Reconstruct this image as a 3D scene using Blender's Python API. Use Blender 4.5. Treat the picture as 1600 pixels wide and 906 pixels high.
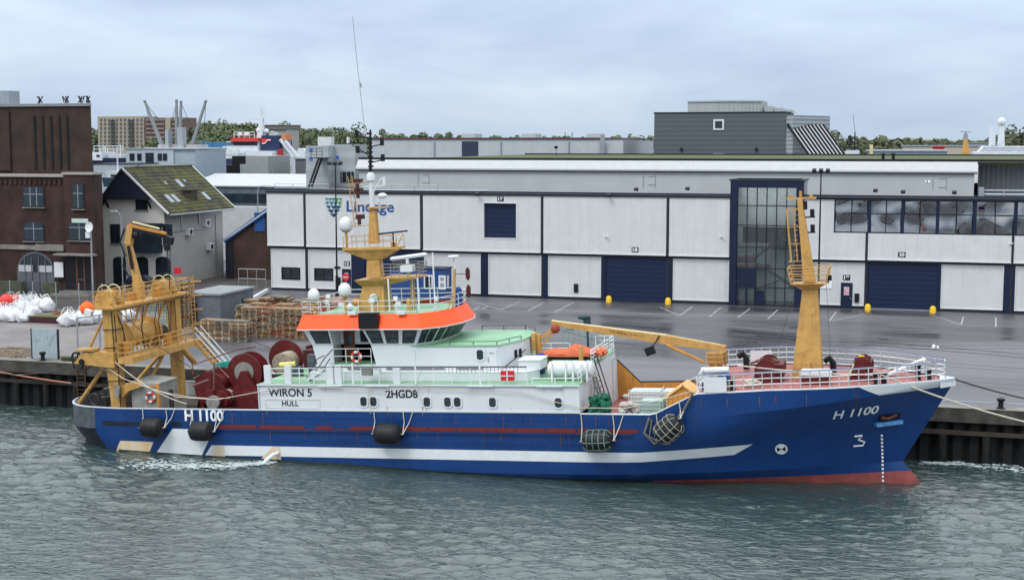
import bpy, math, random
import numpy as np
from mathutils import Matrix, Vector
R = math.radians
for o in list(bpy.data.objects): bpy.data.objects.remove(o)
sc = bpy.context.scene; col = sc.collection

# ---------------------------------------------------------------- camera
FPX = 2150.0; EYE = Vector((0, 0, 20)); YAW = R(16); PITCH = math.atan(231 / FPX)
fwd = Vector((-math.sin(YAW) * math.cos(PITCH), math.cos(YAW) * math.cos(PITCH), -math.sin(PITCH)))
rgt = Vector((math.cos(YAW), math.sin(YAW), 0)); upv = rgt.cross(fwd)
cam = bpy.data.cameras.new('camera'); co = bpy.data.objects.new('camera', cam); col.objects.link(co)
co.location = EYE; co.rotation_euler = (R(90) - PITCH, 0, YAW)
cam.sensor_width = 36; cam.lens = FPX / 1600 * 36; cam.clip_end = 20000; cam.clip_start = 0.5
sc.camera = co
sc.render.resolution_x = 1024; sc.render.resolution_y = 579

# ---------------------------------------------------------------- sky, sun, exposure
SUN_EL, SUN_AZ = R(52), R(205)
w = bpy.data.worlds.new('World'); sc.world = w; w.use_nodes = True
nt = w.node_tree; N = nt.nodes; L = nt.links; N.clear()
out = N.new('ShaderNodeOutputWorld'); bg = N.new('ShaderNodeBackground'); bg.inputs['Strength'].default_value = 0.1
sky = N.new('ShaderNodeTexSky'); sky.sky_type = 'NISHITA'; sky.sun_disc = False
sky.sun_elevation = SUN_EL; sky.sun_rotation = SUN_AZ; sky.air_density = 1.0; sky.dust_density = 2.0
tc = N.new('ShaderNodeTexCoord'); mp = N.new('ShaderNodeMapping'); mp.inputs['Scale'].default_value = (2.0, 2.0, 7.0)
L.new(tc.outputs['Generated'], mp.inputs['Vector'])
n1 = N.new('ShaderNodeTexNoise'); n1.inputs['Scale'].default_value = 1.7; n1.inputs['Detail'].default_value = 7; n1.inputs['Roughness'].default_value = 0.5; n1.inputs['Distortion'].default_value = 0.35
L.new(mp.outputs[0], n1.inputs['Vector'])
cr = N.new('ShaderNodeValToRGB'); L.new(n1.outputs['Fac'], cr.inputs['Fac'])
e = cr.color_ramp.elements; e[0].position = 0.38; e[0].color = (4.5, 5.5, 7.3, 1); e[1].position = 0.66; e[1].color = (7.1, 8.2, 9.2, 1)
m_ = cr.color_ramp.elements.new(0.5); m_.color = (5.45, 6.65, 8.3, 1)
mx = N.new('ShaderNodeMixRGB'); mx.inputs['Fac'].default_value = 0.9
L.new(sky.outputs[0], mx.inputs['Color1']); L.new(cr.outputs[0], mx.inputs['Color2'])
sx = N.new('ShaderNodeSeparateXYZ'); L.new(tc.outputs['Generated'], sx.inputs[0])
mg = N.new('ShaderNodeMapRange'); mg.inputs['From Min'].default_value = 0.0; mg.inputs['From Max'].default_value = 0.9; mg.inputs['To Min'].default_value = 0.95; mg.inputs['To Max'].default_value = 2.9
L.new(sx.outputs['Z'], mg.inputs['Value'])      # an overcast sky is about three times brighter overhead than at the horizon
tint = N.new('ShaderNodeMixRGB'); tint.inputs['Color2'].default_value = (6.6, 6.9, 7.1, 1); mt = N.new('ShaderNodeMapRange'); mt.inputs['From Min'].default_value = 0.08; mt.inputs['From Max'].default_value = 0.5; mt.inputs['To Max'].default_value = 0.8
L.new(sx.outputs['Z'], mt.inputs['Value']); L.new(mt.outputs[0], tint.inputs['Fac']); L.new(mx.outputs[0], tint.inputs['Color1'])
mz = N.new('ShaderNodeVectorMath'); mz.operation = 'SCALE'; L.new(tint.outputs[0], mz.inputs[0]); L.new(mg.outputs[0], mz.inputs['Scale'])
L.new(mz.outputs[0], bg.inputs['Color']); L.new(bg.outputs[0], out.inputs['Surface'])
sd = bpy.data.lights.new('sun', 'SUN'); sd.energy = 1.4; sd.angle = R(20); sd.color = (1.0, 0.96, 0.9)
so = bpy.data.objects.new('sun', sd); col.objects.link(so)
sdir = Vector((math.sin(SUN_AZ) * math.cos(SUN_EL), math.cos(SUN_AZ) * math.cos(SUN_EL), math.sin(SUN_EL)))
so.rotation_euler = sdir.to_track_quat('Z', 'Y').to_euler()
sc.view_settings.view_transform = 'Standard'; sc.view_settings.look = 'None'
sc.view_settings.exposure = 0.12; sc.view_settings.gamma = 1.0
sc.render.engine = 'CYCLES'

# ---------------------------------------------------------------- helpers
def at(u, v, y):
    """a point of the photograph on the vertical plane Y = y (metres along the quay, height)"""
    d = fwd + rgt * ((u - 800) / FPX) - upv * ((v - 453) / FPX); k = y / d.y
    return EYE + d * k
def ax(u, v, y): return at(u, v, y).x
def az(u, v, y): return at(u, v, y).z
def gnd(u, v, z=3.4):
    d = fwd + rgt * ((u - 800) / FPX) - upv * ((v - 453) / FPX); k = (z - 20) / d.z
    return EYE + d * k

MATS = {}
def mat(name, c, rough=0.6, metal=0.0, var=0.10, scale=1.5, bump=0.0, bscale=20, c2=None, stretch=(1, 1, 1), spec=0.28, coat=0.0, dirt=0.0):
    if name in MATS: return MATS[name]
    m = bpy.data.materials.new(name); m.use_nodes = True; n = m.node_tree.nodes; l = m.node_tree.links
    b = n['Principled BSDF']; b.inputs['Roughness'].default_value = rough; b.inputs['Metallic'].default_value = metal
    b.inputs['Specular IOR Level'].default_value = spec
    if coat: b.inputs['Coat Weight'].default_value = coat; b.inputs['Coat Roughness'].default_value = 0.2
    t = n.new('ShaderNodeTexCoord'); mp = n.new('ShaderNodeMapping'); mp.inputs['Scale'].default_value = stretch
    l.new(t.outputs['Object'], mp.inputs['Vector'])
    nz = n.new('ShaderNodeTexNoise'); nz.inputs['Scale'].default_value = scale; nz.inputs['Detail'].default_value = 6; nz.inputs['Roughness'].default_value = 0.65
    l.new(mp.outputs[0], nz.inputs['Vector'])
    r = n.new('ShaderNodeValToRGB'); r.color_ramp.elements[0].position = 0.3; r.color_ramp.elements[1].position = 0.7
    a = c2 if c2 else tuple(max(0, x * (1 - var)) for x in c); d = c if c2 else tuple(min(1, x * (1 + var)) for x in c)
    r.color_ramp.elements[0].color = (*a, 1); r.color_ramp.elements[1].color = (*d, 1)
    l.new(nz.outputs['Fac'], r.inputs['Fac']); last = r.outputs[0]
    if dirt:
        mp2 = n.new('ShaderNodeMapping'); mp2.inputs['Scale'].default_value = (2.5, 2.5, 0.25); l.new(t.outputs['Object'], mp2.inputs['Vector'])
        n2 = n.new('ShaderNodeTexNoise'); n2.inputs['Scale'].default_value = 1.6; n2.inputs['Detail'].default_value = 8; n2.inputs['Roughness'].default_value = 0.7
        l.new(mp2.outputs[0], n2.inputs['Vector'])
        r2 = n.new('ShaderNodeValToRGB'); r2.color_ramp.elements[0].position = 0.55; r2.color_ramp.elements[1].position = 0.8
        r2.color_ramp.elements[0].color = (0, 0, 0, 1); r2.color_ramp.elements[1].color = (dirt, dirt, dirt, 1)
        l.new(n2.outputs['Fac'], r2.inputs['Fac'])
        mm = n.new('ShaderNodeMixRGB'); l.new(r2.outputs[0], mm.inputs['Fac']); l.new(last, mm.inputs['Color1'])
        mm.inputs['Color2'].default_value = (0.13, 0.085, 0.05, 1); last = mm.outputs[0]
    l.new(last, b.inputs['Base Color'])
    if bump:
        nb = n.new('ShaderNodeTexNoise'); nb.inputs['Scale'].default_value = bscale; nb.inputs['Detail'].default_value = 4
        l.new(mp.outputs[0], nb.inputs['Vector'])
        bp = n.new('ShaderNodeBump'); bp.inputs['Strength'].default_value = bump; bp.inputs['Distance'].default_value = 0.05
        l.new(nb.outputs['Fac'], bp.inputs['Height']); l.new(bp.outputs[0], b.inputs['Normal'])
    MATS[name] = m; return m
def brickmat(name, c1, c2, mortar, sx=0.22, sz=0.07, rough=0.85, axis='x', msize=0.012, stain=0.35):
    if name in MATS: return MATS[name]
    m = mat(name, c1, rough); n = m.node_tree.nodes; l = m.node_tree.links; b = n['Principled BSDF']
    t = n.new('ShaderNodeTexCoord'); s = n.new('ShaderNodeSeparateXYZ'); l.new(t.outputs['Object'], s.inputs[0])
    ad = n.new('ShaderNodeMath'); ad.operation = 'ADD'; l.new(s.outputs['X'], ad.inputs[0]); l.new(s.outputs['Y'], ad.inputs[1])
    cb = n.new('ShaderNodeCombineXYZ'); l.new(ad.outputs[0], cb.inputs['X']); l.new(s.outputs['Z'], cb.inputs['Y'])
    br = n.new('ShaderNodeTexBrick'); br.inputs['Scale'].default_value = 1; br.inputs['Brick Width'].default_value = sx; br.inputs['Row Height'].default_value = sz
    br.inputs['Mortar Size'].default_value = msize; br.inputs['Color1'].default_value = (*c1, 1); br.inputs['Color2'].default_value = (*c2, 1); br.inputs['Mortar'].default_value = (*mortar, 1)
    l.new(cb.outputs[0], br.inputs['Vector'])
    nz = n.new('ShaderNodeTexNoise'); nz.inputs['Scale'].default_value = 0.5; nz.inputs['Detail'].default_value = 6; l.new(t.outputs['Object'], nz.inputs['Vector'])
    mr = n.new('ShaderNodeMapRange'); mr.inputs['From Min'].default_value = 0.3; mr.inputs['From Max'].default_value = 0.7
    mr.inputs['To Min'].default_value = 1 - stain; mr.inputs['To Max'].default_value = 1 + stain * 0.6; l.new(nz.outputs['Fac'], mr.inputs['Value'])
    mu = n.new('ShaderNodeMixRGB'); mu.blend_type = 'MULTIPLY'; mu.inputs['Fac'].default_value = 1; l.new(br.outputs['Color'], mu.inputs['Color1']); l.new(mr.outputs[0], mu.inputs['Color2'])
    l.new(mu.outputs[0], b.inputs['Base Color']); return m
def ribmat(name, c, period=0.3, axis='X', depth=0.35, rough=0.55, metal=0.0, dirt=0.2):
    """sheet metal with ribs every `period` metres"""
    if name in MATS: return MATS[name]
    m = mat(name, c, rough, metal, 0.06, 0.6, dirt=dirt); n = m.node_tree.nodes; l = m.node_tree.links; b = n['Principled BSDF']
    t = n.new('ShaderNodeTexCoord'); s = n.new('ShaderNodeSeparateXYZ'); l.new(t.outputs['Object'], s.inputs[0])
    if axis == 'XY':
        a_ = n.new('ShaderNodeMath'); a_.operation = 'ADD'; l.new(s.outputs['X'], a_.inputs[0]); l.new(s.outputs['Y'], a_.inputs[1]); src = a_.outputs[0]
    else: src = s.outputs[axis]
    mu = n.new('ShaderNodeMath'); mu.operation = 'MULTIPLY'; mu.inputs[1].default_value = 6.2832 / period; l.new(src, mu.inputs[0])
    si = n.new('ShaderNodeMath'); si.operation = 'SINE'; l.new(mu.outputs[0], si.inputs[0])
    pw = n.new('ShaderNodeMath'); pw.operation = 'GREATER_THAN'; pw.inputs[1].default_value = 0.93; l.new(si.outputs[0], pw.inputs[0])
    bp = n.new('ShaderNodeBump'); bp.inputs['Strength'].default_value = depth; bp.inputs['Distance'].default_value = 0.04; l.new(si.outputs[0], bp.inputs['Height']); l.new(bp.outputs[0], b.inputs['Normal'])
    src_ = b.inputs['Base Color'].links[0].from_socket; mj = n.new('ShaderNodeMixRGB'); mj.blend_type = 'MULTIPLY'; mj.inputs['Color2'].default_value = (.66, .67, .69, 1)
    mf = n.new('ShaderNodeMath'); mf.operation = 'MULTIPLY'; mf.inputs[1].default_value = .13; l.new(pw.outputs[0], mf.inputs[0]); l.new(mf.outputs[0], mj.inputs['Fac']); l.new(src_, mj.inputs['Color1']); l.new(mj.outputs[0], b.inputs['Base Color'])
    return m
def glassmat(name, c=(0.02, 0.03, 0.04), rough=0.06):
    m = mat(name, c, rough, 0, 0.5, 0.5, spec=0.5); return m

IDM = Matrix.Identity(4)
class MB:
    def __init__(s, frame=None): s.v = []; s.f = []; s.m = []; s.st = []; s.fr = frame or IDM; s.cur = 0
    def add(s, vs, fs):
        o = len(s.v); s.st.append((o, len(s.f))); s.v += [Vector(p) for p in vs]; s.f += [tuple(i + o for i in f) for f in fs]; s.m += [s.cur] * len(fs)
    def box(s, x0, x1, y0, y1, z0, z1):
        s.add([(x0, y0, z0), (x1, y0, z0), (x1, y1, z0), (x0, y1, z0), (x0, y0, z1), (x1, y0, z1), (x1, y1, z1), (x0, y1, z1)],
              [(0, 3, 2, 1), (4, 5, 6, 7), (0, 1, 5, 4), (1, 2, 6, 5), (2, 3, 7, 6), (3, 0, 4, 7)]); return s
    def obox(s, c, sx, sy, sz, rz=0, rx=0, ry=0):
        M = Matrix.Translation(c) @ Matrix.Rotation(rz, 4, 'Z') @ Matrix.Rotation(ry, 4, 'Y') @ Matrix.Rotation(rx, 4, 'X')
        a, b, d = sx / 2, sy / 2, sz / 2
        P = [M @ Vector(p) for p in [(-a, -b, -d), (a, -b, -d), (a, b, -d), (-a, b, -d), (-a, -b, d), (a, -b, d), (a, b, d), (-a, b, d)]]
        s.add(P, [(0, 3, 2, 1), (4, 5, 6, 7), (0, 1, 5, 4), (1, 2, 6, 5), (2, 3, 7, 6), (3, 0, 4, 7)]); return s
    def cyl(s, p, q, r, r2=None, n=12, caps=True):
        p = Vector(p); q = Vector(q); r2 = r if r2 is None else r2; d = (q - p)
        if d.length < 1e-6: return s
        d.normalize(); a = d.orthogonal().normalized(); b = d.cross(a)
        A = [p + (a * math.cos(k * 2 * math.pi / n) + b * math.sin(k * 2 * math.pi / n)) * r for k in range(n)]
        B = [q + (a * math.cos(k * 2 * math.pi / n) + b * math.sin(k * 2 * math.pi / n)) * r2 for k in range(n)]
        fs = [(k, (k + 1) % n, n + (k + 1) % n, n + k) for k in range(n)]
        if caps: fs += [tuple(range(n - 1, -1, -1)), tuple(range(n, 2 * n))]
        s.add(A + B, fs); return s
    def beam(s, p, q, wy, wz, wy2=None, wz2=None):
        """rectangular tapered beam from p to q"""
        p = Vector(p); q = Vector(q); d = (q - p).normalized(); u = Vector((0, 0, 1))
        if abs(d.z) > 0.95: u = Vector((1, 0, 0))
        a = d.cross(u).normalized(); b = a.cross(d); wy2 = wy2 or wy; wz2 = wz2 or wz
        A = [p + a * sx * wy / 2 + b * sz * wz / 2 for sx, sz in ((-1, -1), (1, -1), (1, 1), (-1, 1))]
        B = [q + a * sx * wy2 / 2 + b * sz * wz2 / 2 for sx, sz in ((-1, -1), (1, -1), (1, 1), (-1, 1))]
        s.add(A + B, [(3, 2, 1, 0), (4, 5, 6, 7), (0, 1, 5, 4), (1, 2, 6, 5), (2, 3, 7, 6), (3, 0, 4, 7)]); return s
    def tube(s, pts, r, n=6):
        pts = [Vector(p) for p in pts]; o = len(s.v); rings = []
        a = None
        for i, p in enumerate(pts):
            d = (pts[min(i + 1, len(pts) - 1)] - pts[max(i - 1, 0)]).normalized()
            if a is None: a = d.orthogonal().normalized()
            else: a = (a - d * a.dot(d)).normalized()
            b = d.cross(a); rings.append([p + (a * math.cos(k * 2 * math.pi / n) + b * math.sin(k * 2 * math.pi / n)) * r for k in range(n)])
        vs = [x for rg in rings for x in rg]; fs = []
        for i in range(len(pts) - 1):
            for k in range(n): fs.append((i * n + k, i * n + (k + 1) % n, (i + 1) * n + (k + 1) % n, (i + 1) * n + k))
        fs += [tuple(range(n - 1, -1, -1)), tuple((len(pts) - 1) * n + k for k in range(n))]
        s.add(vs, fs); return s
    def prism(s, poly, axis, a, b):
        n = len(poly)
        def P(p, t):
            if axis == 'y': return (p[0], t, p[1])
            if axis == 'x': return (t, p[0], p[1])
            return (p[0], p[1], t)
        vs = [P(p, a) for p in poly] + [P(p, b) for p in poly]
        fs = [(k, (k + 1) % n, n + (k + 1) % n, n + k) for k in range(n)] + [tuple(range(n - 1, -1, -1)), tuple(range(n, 2 * n))]
        s.add(vs, fs); return s
    def loft(s, A, B, cap0=True, cap1=True):
        n = len(A); fs = [(k, (k + 1) % n, n + (k + 1) % n, n + k) for k in range(n)]
        if cap0: fs.append(tuple(range(n - 1, -1, -1)))
        if cap1: fs.append(tuple(range(n, 2 * n)))
        s.add(list(A) + list(B), fs); return s
    def lathe(s, c, prof, n=20, ax=(0, 0, 1)):
        c = Vector(c); d = Vector(ax).normalized(); a = d.orthogonal().normalized(); b = d.cross(a); vs = []
        for r, h in prof:
            for k in range(n): vs.append(c + d * h + (a * math.cos(k * 2 * math.pi / n) + b * math.sin(k * 2 * math.pi / n)) * r)
        fs = []
        for i in range(len(prof) - 1):
            for k in range(n): fs.append((i * n + k, i * n + (k + 1) % n, (i + 1) * n + (k + 1) % n, (i + 1) * n + k))
        fs += [tuple(range(n - 1, -1, -1)), tuple((len(prof) - 1) * n + k for k in range(n))]
        s.add(vs, fs); return s
    def ball(s, c, r, sx=1, sy=1, sz=1, n=14, jit=0, rnd=random):
        c = Vector(c); m = n // 2; vs = [c + Vector((0, 0, -r * sz))]
        for i in range(1, m):
            th = math.pi * i / m - math.pi / 2
            for k in range(n):
                ph = 2 * math.pi * k / n; j = 1 + (rnd.uniform(-jit, jit) if jit else 0)
                vs.append(c + Vector((r * sx * math.cos(th) * math.cos(ph) * j, r * sy * math.cos(th) * math.sin(ph) * j, r * sz * math.sin(th) * j)))
        vs.append(c + Vector((0, 0, r * sz))); fs = [(0, 1 + (k + 1) % n, 1 + k) for k in range(n)]
        for i in range(m - 2):
            for k in range(n): fs.append((1 + i * n + k, 1 + i * n + (k + 1) % n, 1 + (i + 1) * n + (k + 1) % n, 1 + (i + 1) * n + k))
        t = len(vs) - 1; o = 1 + (m - 2) * n
        fs += [(t, o + k, o + (k + 1) % n) for k in range(n)]
        s.add(vs, fs); return s
    def ring(s, c, r, t, ax=(0, 1, 0), n=20, m=6):
        c = Vector(c); d = Vector(ax).normalized(); a = d.orthogonal().normalized(); b = d.cross(a)
        pts = [c + (a * math.cos(k * 2 * math.pi / n) + b * math.sin(k * 2 * math.pi / n)) * r for k in range(n + 1)]
        return s.tube(pts, t, m)
    def rail(s, pts, h, nr=3, sp=1.5, r=0.03, closed=False):
        """posts and rails along a path of foot points"""
        pts = [Vector(p) for p in pts]
        if closed: pts.append(pts[0])
        up = Vector((0, 0, 1))
        for k in range(1, nr + 1):
            o = up * h * k / nr
            for a, b in zip(pts, pts[1:]): s.cyl(a + o, b + o, r, n=5)
        for a, b in zip(pts, pts[1:]):
            m = max(1, round((b - a).length / sp))
            for k in range(m + 1): p = a.lerp(b, k / m); s.cyl(p, p + up * h, r * 1.1, n=5)
        return s
    def each(s, name, mats, parent=None, smooth=False, per=1):
        """every piece (or every `per` pieces) as a part of its own"""
        st = s.st[::per] + [(len(s.v), len(s.f))]; out = []
        for (v0, f0), (v1, f1) in zip(st, st[1:]):
            q = MB(s.fr); q.v = s.v[v0:v1]; q.f = [tuple(i - v0 for i in f) for f in s.f[f0:f1]]; q.m = s.m[f0:f1]; out.append(q.build(name, mats, parent, smooth))
        return out
    def build(s, name, mats, parent=None, smooth=False, origin=None):
        vs = [s.fr @ v for v in s.v]
        if parent is not None:
            if parent.get('_w') is None: pass
            M = WM[parent.name]; I = M.inverted(); loc = None
            vs = [I @ v for v in vs]
        else:
            if origin is None:
                xs = [v.x for v in vs]; ys = [v.y for v in vs]; zs = [v.z for v in vs]
                origin = Vector(((min(xs) + max(xs)) / 2, (min(ys) + max(ys)) / 2, min(zs)))
            origin = Vector(origin); vs = [v - origin for v in vs]
        me = bpy.data.meshes.new(name); me.from_pydata([tuple(v) for v in vs], [], s.f)
        if not isinstance(mats, (list, tuple)): mats = [mats]
        for m in mats: me.materials.append(m)
        if len(mats) > 1: me.polygons.foreach_set('material_index', s.m)
        if smooth:
            me.polygons.foreach_set('use_smooth', [True] * len(me.polygons))
            if smooth is not True:
                me.set_sharp_from_angle(angle=R(smooth))
        me.update()
        o = bpy.data.objects.new(name, me); col.objects.link(o)
        if parent is not None: o.parent = parent; WM[o.name] = WM[parent.name]
        else: o.location = origin; WM[o.name] = Matrix.Translation(origin)
        return o
WM = {}
def tag(o, label, cat, group=None):
    o['label'] = label; o['category'] = cat
    if group: o['group'] = group
    return o
def struct(o, kind='structure'): o['kind'] = kind; return o
def thing(name, label, cat, loc=(0, 0, 0), group=None, M=None):
    o = bpy.data.objects.new(name, None); col.objects.link(o); o.empty_display_size = 0.3
    M = M or Matrix.Translation(Vector(loc)); o.matrix_world = M; o.location, o.rotation_mode = M.to_translation(), 'XYZ'; o.rotation_euler = M.to_euler()
    WM[o.name] = M; return tag(o, label, cat, group)
def copy_tree(o, parent=None):
    c = o.copy(); col.objects.link(c)
    if parent: c.parent = parent
    for ch in list(o.children):
        if ch.name in col.objects: copy_tree(ch, c)
    return c
def place(o, x, y, z, rz=0, label=None, group=None):
    o.location = (x, y, z); o.rotation_euler = (0, 0, rz)
    if label: o['label'] = label
    if group: o['group'] = group
    return o
def lettering(body, wd, ht, fn, name, m, parent, thick=0.02, shear=0.0, bold=0.0):
    """lettering as a mesh; fn(u, v, d) maps u 0..wd, v 0..ht, d outwards to a point in the parent's frame"""
    cu = bpy.data.curves.new('letters', 'FONT'); cu.body = body; cu.extrude = 0.01; cu.offset = bold; cu.shear = shear
    ob = bpy.data.objects.new('letters', cu); me = bpy.data.meshes.new_from_object(ob)
    bpy.data.objects.remove(ob); bpy.data.curves.remove(cu)
    xs = [v.co.x for v in me.vertices]; ys = [v.co.y for v in me.vertices]; x0, x1, y0, y1 = min(xs), max(xs), min(ys), max(ys)
    I = WM[parent.name].inverted() if parent else IDM
    for v in me.vertices:
        p = fn((v.co.x - x0) / (x1 - x0) * wd, (v.co.y - y0) / (y1 - y0) * ht, thick if v.co.z > 0 else -thick); v.co = I @ Vector(p)
    me.materials.clear(); me.materials.append(m); me.name = name
    o = bpy.data.objects.new(name, me); col.objects.link(o); o.parent = parent; WM[o.name] = WM[parent.name]; return o
def flat(x, y, z):            # lettering on a wall that faces the camera side (-Y)
    return lambda u, v, d: (x + u, y - d, z + v)

# ---------------------------------------------------------------- materials
white_panel = ribmat('white_wall_panel', (0.555, 0.57, 0.565), 1.1, 'X', 0.15, 0.5, dirt=0.13)
white_panel2 = ribmat('white_cladding', (0.50, 0.525, 0.545), 0.35, 'X', 0.25, 0.5, dirt=0.14)
navy = mat('navy_paint', (0.007, 0.014, 0.040), 0.45, var=0.15, scale=0.6)
navy_door = ribmat('navy_roller_door', (0.007, 0.016, 0.048), 0.5, 'Z', 0.12, 0.5, dirt=0.05)
dark = mat('dark_trim', (0.02, 0.024, 0.032), 0.5)
whitep = mat('white_trim', (0.62, 0.64, 0.645), 0.45, var=0.05)
glass = glassmat('window_glass')
concrete = mat('concrete', (0.19, 0.18, 0.165), 0.85, var=0.3, scale=0.8, bump=0.3, bscale=6, dirt=0.4)
galv = mat('galvanised_steel', (0.30, 0.33, 0.36), 0.45, 0.4, var=0.1)
blackp = mat('black_paint', (0.008, 0.008, 0.010), 0.5)
yellowp = mat('yellow_paint', (0.80, 0.50, 0.03), 0.5)
redp = mat('red_paint', (0.55, 0.02, 0.03), 0.5)
orangef = mat('orange_fluorescent', (0.95, 0.13, 0.02), 0.6)

# ---------------------------------------------------------------- water
def grid_axis(lo, hi, fine, step, flo, fhi, coarse):
    a = list(np.arange(flo, fhi, step)); lo_ = []; x = flo; d = step
    while x > lo: d = min(d * 1.25, coarse); x -= d; lo_.append(x)
    hi_ = []; x = a[-1]; d = step
    while x < hi: d = min(d * 1.25, coarse); x += d; hi_.append(min(x, hi))
    return np.array(lo_[::-1] + a + hi_)
XS_ = grid_axis(-900, 700, 0, 0.14, -78, 20, 60)
YS_ = np.concatenate([grid_axis(-400, 51, 0, 0.20, 50, 50.5, 40)[:-3], np.arange(50, 89.3, 0.14), [89.35]])
YS_ = np.unique(YS_)
gx, gy = np.meshgrid(XS_, YS_); rs = np.random.RandomState(4); gz = np.zeros_like(gx)
for i in range(60):
    lam = 0.5 * 1.075 ** i * rs.uniform(0.85, 1.15)
    if lam > 14: break
    th = R(rs.normal(262, 26)); k = 2 * math.pi / lam; amp = 0.0088 * min(lam, 1.7) ** 0.9 * (1 if lam < 2.5 else (2.5 / lam) ** 0.7) * rs.uniform(0.5, 1.3)
    ph = gx * math.cos(th) * k + gy * math.sin(th) * k + rs.uniform(0, 6.28) + 0.8 * np.sin(gx * 0.11 * rs.uniform(.6, 1.4) + gy * 0.17 + i)
    gz += amp * (np.sin(ph) - .28 * np.cos(2 * ph)) * .85
gz -= gz.mean()
rough_mod = 0.55 + 0.8 * (0.5 + 0.5 * np.sin(gx * 0.13 + 1.7 * np.sin(gy * 0.19) + 1.2 * np.sin(gx * .05 - gy * .11)))
gz *= rough_mod
near = np.clip((120 - np.abs(gx + 30)) / 40, 0, 1) * np.clip((gy - 20) / 20, 0, 1); gz *= near
nv = np.stack([gx.ravel(), gy.ravel(), gz.ravel()], 1); nyy, nxx = gx.shape
ii = np.arange(nxx * nyy).reshape(nyy, nxx)
fs = np.stack([ii[:-1, :-1].ravel(), ii[:-1, 1:].ravel(), ii[1:, 1:].ravel(), ii[1:, :-1].ravel()], 1)
me = bpy.data.meshes.new('water'); me.vertices.add(len(nv)); me.vertices.foreach_set('co', nv.ravel().astype(np.float32))
me.loops.add(fs.size); me.loops.foreach_set('vertex_index', fs.ravel().astype(np.int32))
me.polygons.add(len(fs)); me.polygons.foreach_set('loop_start', (np.arange(len(fs)) * 4).astype(np.int32)); me.polygons.foreach_set('use_smooth', [True] * len(fs))
me.update(); me.validate()
wm = bpy.data.materials.new('harbour_water'); wm.use_nodes = True; n = wm.node_tree.nodes; l = wm.node_tree.links; b = n['Principled BSDF']
b.inputs['Base Color'].default_value = (0.026, 0.046, 0.043, 1); b.inputs['Roughness'].default_value = 0.04; b.inputs['IOR'].default_value = 1.95
t = n.new('ShaderNodeTexCoord'); mp = n.new('ShaderNodeMapping'); mp.inputs['Scale'].default_value = (0.75, 1.5, 1); mp.inputs['Rotation'].default_value = (0, 0, R(-14)); l.new(t.outputs['Object'], mp.inputs['Vector'])
na = n.new('ShaderNodeTexNoise'); na.inputs['Scale'].default_value = 2.0; na.inputs['Detail'].default_value = 5; na.inputs['Distortion'].default_value = 0.6; l.new(mp.outputs[0], na.inputs['Vector'])
bp = n.new('ShaderNodeBump'); bp.inputs['Strength'].default_value = 0.8; bp.inputs['Distance'].default_value = 0.2
l.new(na.outputs['Fac'], bp.inputs['Height']); l.new(bp.outputs[0], b.inputs['Normal'])
me.materials.append(wm)
water = bpy.data.objects.new('water', me); col.objects.link(water); struct(water)

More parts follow.
